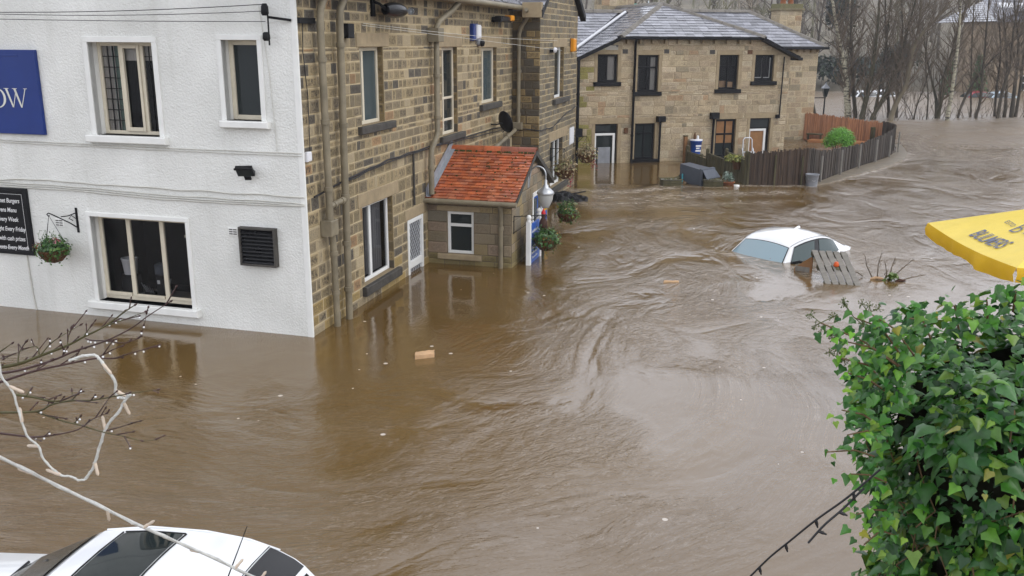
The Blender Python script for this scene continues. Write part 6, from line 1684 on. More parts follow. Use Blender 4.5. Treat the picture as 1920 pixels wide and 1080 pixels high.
# ================================================================== cars
def car_shell(name, label, origin, ang, st, belt, ybelt, front, rear, nose, tail, paint, ground, group=None, cat='car', glass='glass_car', side_glass='glass_car'):
    """st: roof edge stations (x, y, z, crown); front/rear: base line (x, z, y) of the screens; nose/tail: lists (x, half width, z top)"""
    o = Vector(origin)
    fr = Fr(o, (math.cos(ang), math.sin(ang), 0))
    # x runs to the rear, d (= n) is one side, -d the other
    t = thing(name, label, cat, o, group)
    P = lambda x, y, z: fr.p(x, y, z)
    body = MB()
    n = 9
    rows = []
    for x, y, z, c in st:
        rows.append([P(x, y * math.sin((k / (n - 1) - .5) * math.pi) if False else y * (2 * k / (n - 1) - 1), z + c * (1 - (2 * k / (n - 1) - 1) ** 2)) for k in range(n)])
    body.grid(rows, 0, None, True)
    for sg in (-1, 1):
        up = [P(x, sg * y, z) for x, y, z, c in st]
        x0, x1 = front[0], rear[0]
        lo = [P(x0 + (x1 - x0) * i / (len(st) - 1), sg * lerp_pts([(0, front[2]), (.25, ybelt), (.75, ybelt), (1, rear[2])], i / (len(st) - 1)), lerp_pts([(0, front[1]), (.2, belt[0]), (.8, belt[1]), (1, rear[1])], i / (len(st) - 1))) for i in range(len(st))]
        body.grid([up, lo], 0, None, True)
        # shoulder and flank
        sh = [(x, w_, z) for x, w_, z in nose] + [(p_[0], None, None) for p_ in []]
    # front and rear screens (painted surround below the glass)
    def screen(edge, base, inset, mb, off, m=0):
        x, y, z, c = edge; bx, bz, by = base
        rows_ = []
        for i in range(5):
            f = inset + (1 - 2 * inset) * i / 4
            xx, zz, yy = bx + (x - bx) * f, bz + (z - bz) * f, (by + (y - by) * f) * (1 - inset * 1.1)
            sgn = -1 if bx < x else 1
            rows_.append([P(xx + sgn * ((1 - (2 * k / 8 - 1) ** 2) * .09 * (1 - f) + off), yy * (2 * k / 8 - 1), zz + (c * f + .0) * (1 - (2 * k / 8 - 1) ** 2) + off) for k in range(9)])
        mb.grid(rows_, m, None, True)
    screen(st[0], front, 0.0, body, 0.0); screen(st[-1], rear, 0.0, body, 0.0)
    # lower body rings
    rings = nose + tail
    rows = []
    for x, w_, z in rings:
        rows.append([P(x, -w_ * .97, ground), P(x, -w_, z - .35), P(x, -w_ * .985, z - .08), P(x, -w_ * .90, z), P(x, -w_ * .5, z + .025), P(x, 0, z + .035), P(x, w_ * .5, z + .025), P(x, w_ * .90, z), P(x, w_ * .985, z - .08), P(x, w_, z - .35), P(x, w_ * .97, ground)])
    body.grid(rows, 0, None, True); body.face(rows[0]); body.face(rows[-1][::-1])
    bo = body.build('body', paint, t)
    g = MB(); screen(st[0], front, .045, g, .006); g.build('windscreen_seal', 'trim', t)
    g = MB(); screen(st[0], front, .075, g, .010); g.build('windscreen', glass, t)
    g = MB(); screen(st[-1], rear, .09, g, .008); g.build('rear_window', 'glass_car', t)
    for sg in (-1, 1):
        a, c_, trim = [], [], MB()
        N = len(st)
        def side(i, f, off):
            x, y, z, cc = st[i]
            k = i / (N - 1)
            x0, x1 = front[0], rear[0]
            lx = x0 + (x1 - x0) * k
            ly = lerp_pts([(0, front[2]), (.25, ybelt), (.75, ybelt), (1, rear[2])], k); lz = lerp_pts([(0, front[1]), (.2, belt[0]), (.8, belt[1]), (1, rear[1])], k)
            return P(lx + (x - lx) * f, sg * (ly + (y - ly) * f + off), lz + (z - lz) * f)
        lo_i = range(1, N - 2)
        tr_ = MB(); tr_.grid([[side(i, f, .016) for i in lo_i] for f in (.04, .5, .93)], 0, None, True); tr_.build('window_trim', 'trim', t)
        mid = N // 2 - 1
        for rng_ in ([i for i in lo_i if i <= mid], [i for i in lo_i if i > mid]):
            if len(rng_) < 2: continue
            gg = MB(); gg.grid([[side(i, f, .024) for i in rng_] for f in (.09, .5, .87)], 0, None, True); gg.build('side_window', side_glass, t)
    return t, P, fr

SED_ST = [(.27, .59, .265, .05), (.36, .595, .297, .055), (.50, .60, .332, .06), (.65, .60, .357, .065), (.80, .60, .373, .07), (1.0, .60, .383, .073), (1.15, .595, .383, .075), (1.3, .59, .37, .075), (1.45, .58, .343, .075), (1.6, .57, .30, .073), (1.72, .56, .25, .07), (1.84, .555, .20, .06), (1.95, .55, .15, .05)]
SED_NOSE = [(-1.5, .70, -.52), (-1.2, .80, -.36), (-.5, .84, -.20), (-.1, .84, -.08), (.5, .84, -.05)]
SED_TAIL = [(1.2, .84, -.02), (1.9, .80, .05), (2.2, .74, .05), (2.42, .66, .0), (2.52, .58, -.14)]
t, P, fr = car_shell('sedan', 'white saloon car submerged to its windows in the flood', (5.19, 18.94, 0), math.atan2(.6, .8), SED_ST, (-.07, .03), .79, (-.14, -.09, .73), (2.12, .06, .62), SED_NOSE, SED_TAIL, 'car_dirty', -1.0, glass='glass_sky_sheen', side_glass='glass_green')
m_ = MB(); m_.grid([[P(1.22 + .16 * f, s * .035 * (1 - f), .45 + .03 * math.sin(f * math.pi / 2)) for s in (-1, 0, 1)] for f in (0, .35, .7, 1)], 0, None, True)
m_.grid([[P(1.12, 0, .455), P(1.28, .028, .455), P(1.34, .012, .455)], [P(1.24, 0, .50), P(1.30, .008, .505), P(1.33, .004, .50)]], 0, None, True)
m_.grid([[P(1.12, 0, .455), P(1.28, -.028, .455), P(1.34, -.012, .455)], [P(1.24, 0, .50), P(1.30, -.008, .505), P(1.33, -.004, .50)]], 0, None, True)
m_.build('roof_aerial', 'car_white', t)
m_ = MB(); m_.box(Fr(P(-.0, .25, -.02), fr.n * 1.0), -.1, .12, .06, .075, .02, .055); m_.build('windscreen_sticker', 'red_lens', t)
m_ = MB()
for k in (0, 1):
    m_.tube([P(.02, .80, -.0), P(.10, .95, .05), P(.12, 1.0, .04)], .03, 6)
m_.build('wing_mirror', 'trim', t)
m_ = MB(); m_.tube([P(-.12, -.5, -.02), P(.06, .1, .10)], .008, 5); m_.build('wiper', 'trim', t)
for sg in (-1, 1):
    m_ = MB(); m_.tube([P(x, sg * y * .985, z + .012) for x, y, z, c_ in SED_ST], .006, 5); m_.build('roof_seam', 'lead', t)
m_ = MB(); m_.tube([P(2.17, -.60, .062), P(2.15, -.3, .092), P(2.15, .3, .092), P(2.17, .60, .062)], .006, 5); m_.build('boot_seam', 'trim', t)

# near car: only its roof clears the water, beside the quay below
NC_ST = [(-.02, .62, .705, .035), (.15, .64, .73, .04), (.35, .655, .745, .045), (.6, .66, .75, .05), (.8, .66, .745, .05), (1.0, .655, .735, .05), (1.15, .645, .715, .05), (1.3, .635, .69, .05), (1.42, .62, .655, .05), (1.52, .61, .615, .05), (1.60, .60, .565, .05)]
t, P, fr = car_shell('hatchback', 'white hatchback with black glass sunroof in the near corner of the flood', (-3.22, 5.80, 0), math.atan2(-.15, 1), NC_ST, (.32, .32), .80, (-.66, .37, .70), (1.86, .22, .66),
    [(-1.85, .66, .10), (-1.7, .76, .24), (-1.3, .82, .33), (-.66, .84, .36), (0, .84, .33)], [(.8, .84, .29), (1.5, .82, .30), (1.86, .76, .22), (1.98, .68, .0)], 'car_white', -.9)
def roofpt(x, k, off=.004):
    y = lerp_pts([(a, b) for a, b, _, _ in NC_ST], x); z = lerp_pts([(a, c) for a, _, c, _ in NC_ST], x); c = lerp_pts([(a, c) for a, _, _, c in NC_ST], x)
    return P(x, y * k, z + c * (1 - k * k) + off)
m_ = MB()
xs = [.19, .21, .25, .35, .45, .55, .63, .655, .665]
m_.grid([[roofpt(x, k * .86 * (1 if 0 < i < len(xs) - 1 else .96)) for k in [j / 6 - 1 for j in range(13)]] for i, x in enumerate(xs)], 0, None, True); m_.build('sunroof', 'glass_car', t)
m_ = MB()
m_.tube([roofpt(.175, k, .004) for k in (-.87, -.4, 0, .4, .87)] + [roofpt(x, .88, .004) for x in (.19, .35, .5, .67)] + [roofpt(.68, k, .004) for k in (.87, .4, 0, -.4, -.87)] + [roofpt(x, -.88, .004) for x in (.67, .5, .35, .19)], .007, 5); m_.build('sunroof_seal', 'rubber', t)
m_ = MB(); m_.tube([roofpt(1.315, k, .001) for k in (-1, -.5, 0, .5, 1)], .005, 5); m_.build('tailgate_gap', 'rubber', t)
m_ = MB()
m_.grid([[roofpt(x, k * .97, .006) for k in [j / 6 - 1 for j in range(13)]] for x in (1.33, 1.38, 1.42, 1.47, 1.52, 1.56, 1.60)], 0, None, True); m_.build('spoiler_band', 'trim', t)
m_ = MB(); m_.grid([[roofpt(x, k, .010) for k in (-.14, -.05, .05, .14)] for x in (1.52, 1.55, 1.59)], 0, None, True); m_.build('brake_light', 'red_lens', t)
m_ = MB(); m_.lathe(roofpt(1.27, 0, .0), [(.045, 0), (.035, .02), (.015, .04), (.012, .06)], 10); m_.tube([roofpt(1.27, 0, .03), roofpt(1.27, 0, .03) + Vector((.17, .02, .42))], [.006, .003], 6); m_.build('aerial', 'trim', t)
m_ = MB(); m_.tube([P(-.62, -.55, .40), P(-.34, -.35, .58)], .010, 5); m_.tube([P(-.70, -.6, .38), P(-.66, .1, .41)], .012, 5); m_.build('wiper', 'trim', t)
for sg in (-1, 1):
    m_ = MB(); m_.tube([roofpt(x, sg * 1.0, .006) for x in (0, .35, .8, 1.15, 1.4)], .010, 5); m_.build('roof_seam', 'car_white', t)
# drowned cars across the river
for i, (x, y, pt, lab, a) in enumerate(((27.6, 76.5, 'car_white', 'white car roof showing behind the birch across the river', .1), (29.4, 77.4, 'car_white', 'second white car roof showing between the dark trunks across the river', .15), (36.6, 76.2, 'car_red', 'red car roof showing across the river', .05), (38.2, 75.8, 'car_blue', 'pale blue car roof showing across the river beside the red one', .1))):
    car_shell('parked_car', lab, (x, y, .05), a, SED_ST, (-.07, .03), .79, (-.14, -.09, .73), (2.12, .06, .62), SED_NOSE, SED_TAIL, pt, -1.0, 'cars drowned across the river')

# pallet leaning on the saloon
t = thing('pallet', 'grey slatted wooden pallet floating tilted against the white saloon', 'pallet', (6.1, 17.0, 0))
A, B_, D_ = Vector((5.80, 17.48, .46)), Vector((6.44, 17.33, .46)), Vector((5.86, 16.70, -.02))
px_ = (B_ - A); pz_ = A - D_
fp = Fr(D_, px_.normalized(), pz_.normalized()); W_, H_ = px_.length, pz_.length
for k in range(5):
    m_ = MB(); s = k * (W_ / 5)
    m_.box(fp, s + .008, s + W_ / 5 - .016, 0, .022, 0, H_ * (1 - .012 * (k % 2)), ch=.004); m_.build('slat', 'galv', t)
for zz in (.02, H_ * .5, H_ - .1):
    m_ = MB(); m_.box(fp, 0, W_, -.09, -.002, zz, zz + .08, ch=.004); m_.build('bearer', 'mossy_wood', t)
m_ = MB(); m_.box(fp, .0, W_, -.11, -.092, 0, .1); m_.build('base_board', 'mossy_wood', t)
t = thing('beacon', 'small orange capped beacon on the tilted pallet', 'beacon', fp.p(W_ * .52, .03, H_ * .55))
m_ = MB(); m_.lathe(fp.p(W_ * .52, .022, H_ * .55), [(.05, 0), (.055, .01), (.045, .04), (.035, .075), (0, .08)], 12, ax=(fp.n * .5 + Vector((0, 0, 1)))); m_.build('cap', 'orange_plastic', t)
m_ = MB(); m_.box(fp, W_ * .52 - .03, W_ * .52 + .03, .022, .03, H_ * .42, H_ * .53); m_.build('stain', 'mossy_wood', t)
t = thing('timber_offcut', 'triangular brown board wedged between the saloon and the pallet', 'timber', (5.75, 17.6, 0))
m_ = MB(); fq = Fr((5.60, 17.75, 0), (.75, -.5, 0)); Pq = fq.p
for d_ in (0, .04): m_.face([Pq(0, d_, -.05), Pq(.34, d_, -.05), Pq(.34, d_, .34), Pq(.0, d_, .06)])
m_.face([Pq(0, 0, .06), Pq(.34, 0, .34), Pq(.34, .04, .34), Pq(0, .04, .06)]); m_.build('board', 'plywood', t)
m_ = MB(); m_.box(fq, .02, .3, .04, .045, .0, .10); m_.build('edge_strip', 'galv', t)
# twiggy debris
t = thing('floating_branch', 'twiggy uprooted branch with green tuft adrift right of the pallet', 'debris', (7.1, 17.0, 0))
m_ = MB(); q = random.Random(8)
for a, b in (((6.9, 17.1, 0), (6.75, 17.2, .42)), ((6.95, 17.0, 0), (7.0, 17.05, .52)), ((7.05, 16.95, -.1), (7.03, 16.9, .35)), ((7.15, 16.95, 0), (7.25, 17.0, .45)), ((7.15, 16.95, 0), (7.62, 17.05, .40)), ((7.3, 16.9, 0), (7.85, 16.95, .12)), ((6.75, 17.2, .02), (6.5, 17.35, .10))):
    a, b = Vector(a), Vector(b); m = a.lerp(b, .5) + Vector((q.uniform(-.05, .05), q.uniform(-.05, .05), .02))
    m_.tube([a, m, b], [.014, .010, .005], 5)
    for k in range(4):
        p = a.lerp(b, q.uniform(.4, 1)); m_.tube([p, p + Vector((q.uniform(-.09, .09), q.uniform(-.05, .05), q.uniform(.02, .12)))], [.005, .003], 4)
m_.build('twigs', 'twig', t)
m_ = MB(); leaf_cloud(m_, [((7.2, 16.92, .08), (.12, .08, .09))], q, 60, .10, [(.13, .20, .03, 0), (.09, .15, .02, 0)]); m_.build('tuft', 'foliage', t)
m_ = MB(); m_.tube([(6.84, 17.06, .0), (6.93, 17.02, .035), (7.02, 16.98, .03), (7.12, 16.95, .0)], [.02, .034, .028, .012], 6); m_.build('root', 'bright_wood', t)
m_ = MB(); m_.tube([(7.24, 16.89, -.01), (7.32, 16.87, .03), (7.43, 16.86, .02)], [.02, .036, .014], 6); m_.build('root', 'terracotta_dark', t)

# ================================================================== yellow parasol
t = thing('parasol', 'square yellow cafe parasol with grey lettering above the ivy', 'parasol', (6.68, 10.71, -.5))
c1, c2 = Vector((5.50, 12.02, 2.07)), Vector((5.37, 9.54, 2.07))
e = (c2 - c1); inn_ = Vector((-e.y, e.x, 0)).normalized()
if inn_.x < 0: inn_ = -inn_
S_ = e.length; c3, c4 = c2 + inn_ * S_, c1 + inn_ * S_
apx = (c1 + c3) / 2 + Vector((0, 0, .52))
top = MB(); val = MB()
cs = [c1, c2, c3, c4]
for k in range(4):
    a, b = cs[k], cs[(k + 1) % 4]
    N = 14
    rows = []
    for i in range(9):
        f = i / 8
        rows.append([(a.lerp(b, j / N)).lerp(apx, f) - Vector((0, 0, .075 * math.sin(math.pi * f) ** 1.0 * .6 * math.sin(math.pi * j / N) + .05 * (1 - f) * math.sin(math.pi * j / N))) for j in range(N + 1)])
    top.grid(rows, 0, None, True)
    out = (((a + b) / 2) - (c1 + c3) / 2); out.z = 0; out.normalize()
    vr = [[], [], []]
    for j in range(41):
        f = j / 40
        p = a.lerp(b, f) - Vector((0, 0, .05 * math.sin(math.pi * f)))
        wv = math.sin(f * math.pi * 4) * .02
        drop = .16 + .035 * math.sin(math.pi * min(f * 2, 2 - f * 2))
        wv = .05 * noise.noise(Vector((f * 5.0, k * 3.1, .4))) + .022 * noise.noise(Vector((f * 13.0, k, 2.2))) - .05 * math.exp(-((f - .42) / .05) ** 2)
        drop += .03 * noise.noise(Vector((f * 4.0, k, 8.0)))
        vr[0].append(p); vr[1].append(p + out * (.03 + wv * .8) - Vector((0, 0, drop * .45))); vr[2].append(p + out * (.01 + wv * 1.5) - Vector((0, 0, drop)))
    val.grid(vr, 0, None, True)
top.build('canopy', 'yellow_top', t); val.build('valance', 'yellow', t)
m_ = MB(); m_.tube([(apx.x, apx.y, -.8), apx], .024, 10); m_.lathe(apx, [(.03, -.02), (.035, .02), (.02, .06), (0, .07)], 10); m_.build('pole', 'bright_wood', t)
for k in range(4):
    m_ = MB(); m_.tube([apx - Vector((0, 0, .06)), cs[k] - Vector((0, 0, .03))], .012, 6); m_.build('rib', 'bright_wood', t)
# printing on the left panel, reading along the edge from the far corner to the near one
mid = (c1 + c2) / 2
ex_ = e.normalized(); up_ = (apx - mid).normalized()
fpz = Fr(mid - ex_ * 0 , ex_, up_); nn = fpz.n
fpz.n = nn if nn.z > 0 else -nn
prn = MB()
def print_text(body, size, s, z, sx=1.0, shear=0.0, bold=0.0):
    m_ = text_mesh(body, size, fpz, s, 0, z, 'ink', shear=shear, sx=sx, depth=.0, align='CENTER', bold=bold)
    m_.v = [v + fpz.n * 0 for v in m_.v]
    Lz = (apx - mid).length
    def lift(v):
        r = v - fpz.o; f = min(1, max(0, r.dot(fpz.u) / Lz)); jn = (r.dot(fpz.x) / ((1 - f) * S_ + 1e-6)) + .5; jn = min(1, max(0, jn))
        sg = .045 * math.sin(math.pi * f) * math.sin(math.pi * jn) + .05 * (1 - f) * math.sin(math.pi * jn)
        return v + Vector((0, 0, -sg + .014))
    m_.v = [lift(v) for v in m_.v]
    m_.build('lettering', 'ink', t)
print_text('BULMERS', .29, .03, .17, .66, .0, .004)
print_text('B', .36, .0, .52, .9, .0, -.004)
print_text('ESTD', .085, -.24, .60, 1.1, .0, .0); print_text('1887', .085, .25, .56, 1.1, .0, .0)

# ================================================================== ivy
rng = random.Random(77)
LEAF = [(0, 0), (.28, -.13), (.50, .12), (.31, .38), (.20, .62), (0, 1.0)]
def ivy_leaf(mb, p, nrm, tip, s, c):
    nrm = nrm.normalized(); tip = (tip - nrm * tip.dot(nrm)); tip = tip.normalized() if tip.length > 1e-4 else nrm.orthogonal().normalized()
    side = nrm.cross(tip)
    cup = rng.uniform(.12, .4); curl = rng.uniform(0, .35)
    def q(x, y): return p + side * x * s + tip * y * s - nrm * (abs(x) * cup + max(0, y - .4) ** 2 * curl) * s
    i0 = len(mb.v)
    pts = [q(0, 0), q(0, .36), q(0, 1.0)]
    for sg in (1, -1): pts += [q(sg * .28, -.13), q(sg * .50, .12), q(sg * .31, .38), q(sg * .20, .62)]
    mid = pts[1] + nrm * .05 * s; pts[1] = mid
    mb.v.extend(pts)
    for base, sg in ((3, 1), (7, -1)):
        for tri in ((0, base, 1), (base, base + 1, 1), (base + 1, base + 2, 1), (base + 2, base + 3, 1), (base + 3, 2, 1)):
            t3 = tuple(i0 + k for k in tri)
            mb.f.append(t3 if sg > 0 else t3[::-1]); mb.fm.append(0); mb.fs.append(True); mb.fc.append(c); mb.fu.append(None)
ivy = thing('ivy', 'thick mass of glossy green ivy covering the wall in the near right corner', 'plant', (2.4, 3.4, -.3))
IV_C = (2.47, 3.55)
def ivy_surf(u, v):
    """u 0..1 runs from the right along the front, round the left end and along the back; v is height"""
    zt = 3.40
    z = -.3 + (zt + .3) * v
    shrink = 1.0 if v < .82 else math.sqrt(max(0, 1 - ((v - .82) / .2) ** 2))
    ax_, ay_ = .92 * (.55 + .45 * shrink), .62 * (.35 + .65 * shrink)
    an = -math.pi * .5 - (u - .28) * math.pi * 1.5
    c, s = math.cos(an), math.sin(an)
    px = IV_C[0] + ax_ * math.copysign(abs(c) ** .7, c); py = IV_C[1] + ay_ * math.copysign(abs(s) ** .7, s)
    bulge = .20 * noise.noise(Vector((px * 2.0, py * 2.0, z * 2.0))) + .08 * noise.noise(Vector((px * 6, py * 6, z * 6)))
    if z < 3.05: px += (3.05 - z) * .26
    z -= .26 * max(0, v) ** 2 * (1 - smoothstep(1.75, 2.75, px))
    n_ = Vector((c, s, .15 if v < .82 else .15 + (v - .82) * 7)).normalized()
    return Vector((px, py, z)) + n_ * bulge, n_
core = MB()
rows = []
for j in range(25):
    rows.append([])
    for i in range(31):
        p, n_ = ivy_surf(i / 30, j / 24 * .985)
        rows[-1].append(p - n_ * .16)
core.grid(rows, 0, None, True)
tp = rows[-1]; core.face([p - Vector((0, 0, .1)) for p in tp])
core.build('gap_shade_core', 'ivy_core', ivy)  # dark inner shell standing in for shade deep among the leaves
fol = MB()
PAL = [(.026, .115, .010), (.042, .155, .014), (.018, .080, .014), (.085, .215, .020), (.012, .058, .010), (.040, .13, .028), (.065, .16, .05)]
def ivy_col(top=0.0):
    c = rng.choice(PAL); k = rng.uniform(.7, 1.25)
    if rng.random() < .09: c = (.14, .25, .03)
    if rng.random() < .012: c = (.20, .20, .03)
    return (c[0] * k, c[1] * k, c[2] * k, 0)
cnt = 0
while cnt < 12500:
    u, v = rng.random(), rng.random() ** .62
    if v < .45 and rng.random() < .6: continue
    p, n_ = ivy_surf(u, v)
    if p.x > 3.05 and rng.random() < .7: continue
    if noise.noise(p * 4.5) < -.22 and rng.random() < .7: cnt += 1; continue
    out = rng.choice([0, .02, .06, .10, -.04, -.08])
    p = p + n_ * out + Vector((rng.uniform(-.02, .02),) * 3)
    nn_ = (n_ + Vector((rng.uniform(-1, 1), rng.uniform(-1, 1), rng.uniform(-.4, 1.2)))).normalized()
    tip = Vector((rng.uniform(-.7, .7), rng.uniform(-.7, .7), -1))
    ivy_leaf(fol, p, nn_, tip, rng.choice([.024, .034, .042, .05, .06, .078]) * rng.uniform(.8, 1.15), ivy_col()); cnt += 1
for _ in range(1500):                              # the top of the mass
    an, rr = rng.uniform(0, 6.28), math.sqrt(rng.random())
    p = Vector((IV_C[0] + .80 * rr * math.cos(an), IV_C[1] + .55 * rr * math.sin(an), 0))
    p.z = 3.36 - .26 * (1 - smoothstep(1.75, 2.75, p.x)) - .14 * rr ** 2 + .09 * noise.noise(p * 3.1) + rng.uniform(-.05, .07) + .05 * max(0, p.x - 2.2)
    ivy_leaf(fol, p, Vector((rng.uniform(-.7, .7), rng.uniform(-1, .3), 1)), Vector((rng.uniform(-1, 1), rng.uniform(-1, .3), -.4)), rng.uniform(.03, .065), ivy_col())
# shoots that stand out of the mass on the left
stm = MB(); bers = []
SHOOTS = [((1.46, 3.25, 3.22), (1.12, 3.20, 3.41), 26), ((1.48, 3.25, 3.20), (1.17, 3.20, 3.35), 30), ((1.47, 3.25, 3.24), (1.24, 3.20, 3.43), 30), ((1.52, 3.25, 3.24), (1.29, 3.20, 3.45), 30), ((1.44, 3.25, 3.13), (1.19, 3.20, 3.28), 34), ((1.43, 3.25, 3.11), (1.23, 3.20, 3.22), 30), ((1.41, 3.25, 2.98), (1.23, 3.20, 3.07), 26), ((1.42, 3.25, 2.85), (1.19, 3.20, 2.90), 9), ((1.45, 3.25, 2.75), (1.29, 3.20, 2.81), 22), ((1.47, 3.25, 2.63), (1.33, 3.20, 2.64), 22), ((1.51, 3.25, 2.52), (1.37, 3.20, 2.51), 22), ((1.57, 3.25, 3.30), (1.43, 3.20, 3.43), 30), ((1.65, 3.25, 3.37), (1.57, 3.20, 3.47), 30), ((1.75, 3.25, 3.41), (1.71, 3.20, 3.50), 30), ((1.84, 3.25, 3.44), (1.81, 3.20, 3.53), 30), ((1.43, 3.25, 2.89), (1.26, 3.20, 2.97), 22)]
for a, b, nl in SHOOTS:
    a, b = Vector(a), Vector(b); m = a.lerp(b, .5) + Vector((0, 0, rng.uniform(.0, .05)))
    stm.tube([a, m, b], [.0042, .0034, .0026], 5)
    for k in range(nl):
        f = rng.uniform(.0, .97); p = a.lerp(m, f * 2) if f < .5 else m.lerp(b, f * 2 - 1)
        p = p + Vector((rng.gauss(0, .038), rng.gauss(0, .038), rng.gauss(-.005, .03)))
        ivy_leaf(fol, p, Vector((rng.uniform(-.8, .3), rng.uniform(-1, 0), rng.uniform(0, 1))), Vector((rng.uniform(-.8, .4), rng.uniform(-.4, .4), -.8)), rng.uniform(.03, .062) * (1.0 - .4 * f), (lambda c: (c[0] * 1.3, c[1] * 1.25, c[2], 0))(ivy_col()))
for a, b, nl in SHOOTS[:5]:
    b = Vector(b)
    for h in range(3):
        ber = MB(); bers.append(ber)
        hc = b + Vector((rng.uniform(-.045, .045), rng.uniform(-.04, .04), rng.uniform(-.03, .05)))
        ber.tube([b, hc], .0018, 4)
        for k in range(14):
            d_ = Vector((rng.gauss(0, 1), rng.gauss(0, 1), rng.gauss(0, 1))).normalized()
            ber.tube([hc, hc + d_ * .016], .001, 3, cap=False); ber.lathe(hc + d_ * .017, [(0, -.003), (.003, 0), (0, .003)], 5, 0, (.10, .13, .03, 0))
for k in range(60):
    u, v = rng.uniform(.05, .75), rng.uniform(.5, .97)
    p, n_ = ivy_surf(u, v); pts = [p + n_ * .02]
    for j in range(5):
        p2, n2 = ivy_surf(min(1, max(0, u + .02 * j * rng.uniform(-1, 1))), max(.1, v - .03 * j)); pts.append(p2 + n2 * rng.uniform(0, .05))
    stm.tube(pts, .0035, 4)
fol.build('foliage', 'foliage', ivy)
stm.build('stems', M('ivy stem', (.12, .075, .035), .7, .3, 20), ivy)
for m_ in bers:
    m_.fc = [(.09, .115, .03, 0)] * len(m_.f); m_.build('berry_cluster', 'foliage', ivy)
for i, (x, y, z, s, lab) in enumerate(((2.0, 2.86, 3.0, .075, 'brown fallen leaf caught on the ivy, larger one to the left'), (2.15, 2.84, 3.06, .055, 'small pinkish fallen leaf caught on the ivy beside the larger brown one'))):
    m_ = MB(); ivy_leaf(m_, Vector((x, y, z)), Vector((-.1, -1, .35)), Vector((.2, 0, -1)), s, (.26, .12, .07, 0) if i == 0 else (.30, .18, .15, 0)); ivy_leaf(m_, Vector((x + .01, y - .004, z + .01)), Vector((-.5, -.8, .6)), Vector((.5, 0, -1)), s * .7, (.2, .09, .05, 0))
    o = m_.build('fallen_leaf', 'dry', None, (x, y, z)); tag(o, lab, 'leaf', 'fallen leaves on the ivy')

# ================================================================== bough and fairy lights close by on the left
def smooth_path(pts, n=5):
    pts = [Vector(p) for p in pts]
    if len(pts) < 3: return [pts[0].lerp(pts[-1], k / n) for k in range(n + 1)]
    ext = [pts[0] * 2 - pts[1]] + pts + [pts[-1] * 2 - pts[-2]]
    out = []
    for i in range(1, len(ext) - 2):
        p0, p1, p2, p3 = ext[i - 1:i + 3]
        for k in range(n):
            t_ = k / n
            out.append(.5 * ((2 * p1) + (p2 - p0) * t_ + (2 * p0 - 5 * p1 + 4 * p2 - p3) * t_ ** 2 + (3 * p1 - p0 - 3 * p2 + p3) * t_ ** 3))
    out.append(pts[-1]); return out
rng = random.Random(31)
def bough(label, keys, base):
    t = thing('bare_branch', label, 'branch', BRANCHES[base][0], 'bare branches in the near left corner')
    tw, bd, dp = MB(), MB(), MB()
    for k in keys:
        main = len(k) == 1
        pts = smooth_path(BRANCHES[k])
        n = len(pts); r0 = (.0056 if k == 'A' else .0042 if k in 'BC' else .0033) if main else .0023
        tw.tube(pts, [r0 * (1 - .72 * i / (n - 1)) for i in range(n)], 6)
        for i in range(2, n, 2 if main else 2):
            if rng.random() < .45:
                d_ = (pts[i] - pts[i - 1]).normalized(); d_ = (d_ + Vector((rng.uniform(-.6, .6), rng.uniform(-.6, .6), rng.uniform(-.2, .9)))).normalized()
                L = rng.uniform(.006, .035) if rng.random() < .75 else rng.uniform(.04, .08)
                bd.tube([pts[i], pts[i] + d_ * L], [.0022, .0012], 4)
                bd.lathe(pts[i] + d_ * L, [(.0015, -.004), (.0032, 0), (.0, .006)], 5, ax=d_)
                if rng.random() < .3: dp.lathe(pts[i] + d_ * L - Vector((0, 0, .005)), [(0, -.0035), (.003, -.001), (.003, .001), (0, .0035)], 6)
            if rng.random() < .2: dp.lathe(pts[i] - Vector((0, 0, .006)), [(0, -.0035), (.003, -.001), (.003, .001), (0, .0035)], 6)
        bd.lathe(pts[-1], [(.0012, -.006), (.0036, 0), (0, .009)], 5, ax=(pts[-1] - pts[-2]))
    tw.build('stem', 'branch_green' if base in 'AD' else 'branch', t); bd.build('buds', 'branch', t)['kind'] = 'stuff'
    o = dp.build('droplets', 'drop', t); o['kind'] = 'stuff'
bough('uppermost bare branch reaching in from the left towards the lower window', ['A', 'A2', 'A3', 'A4', 'A5', 'A6', 'A7', 'F3'], 'A')
bough('bare purple twig ending in a loop just below the uppermost branch', ['B', 'B2', 'B3'], 'B')
bough('bare green twig running flat through the white light cable', ['C', 'C2', 'C3'], 'C')
bough('forked green bare branch in the middle of the left edge', ['D', 'D2', 'D3', 'D4', 'E', 'E2'], 'D')
bough('lowest thin bare twig above the diagonal light cable', ['F', 'F2'], 'F')

def fairy(label, pts, r, mat, every, seed, tube_r=.0045):
    q = random.Random(seed)
    t = thing('fairy_lights', label, 'string lights', pts[0], 'strings of fairy lights')
    m_ = MB(); sp = smooth_path(pts, 6)
    m_.tube(sp, r, 7)
    tw = []
    for i, p in enumerate(sp):
        d_ = sp[min(i + 1, len(sp) - 1)] - sp[max(0, i - 1)]; nx = d_.orthogonal().normalized(); ny = d_.normalized().cross(nx); an = i * 1.1
        tw.append(p + (nx * math.cos(an) + ny * math.sin(an)) * r * .9)
    m_.tube(tw, r * .6, 5)
    m_.build('cable', mat, t)
    acc = 0
    for a, b in zip(sp, sp[1:]):
        acc += (b - a).length
        if acc > every:
            acc = q.uniform(-.02, .02)
            d_ = Vector((q.uniform(-1, 1), q.uniform(-.5, .5), q.uniform(-1, 1))).normalized()
            m_ = MB(); m_.tube([b, b + d_ * .014], [.0045, .005], 7); m_.tube([b + d_ * .014, b + d_ * .031, b + d_ * .037], [.004, .0045, .002], 7); m_.build('bulb', 'bulb', t)
fairy('grey white string of lights hanging down the left edge through the twigs', STRING_A, .0026, 'fairy_white', .075, 1)
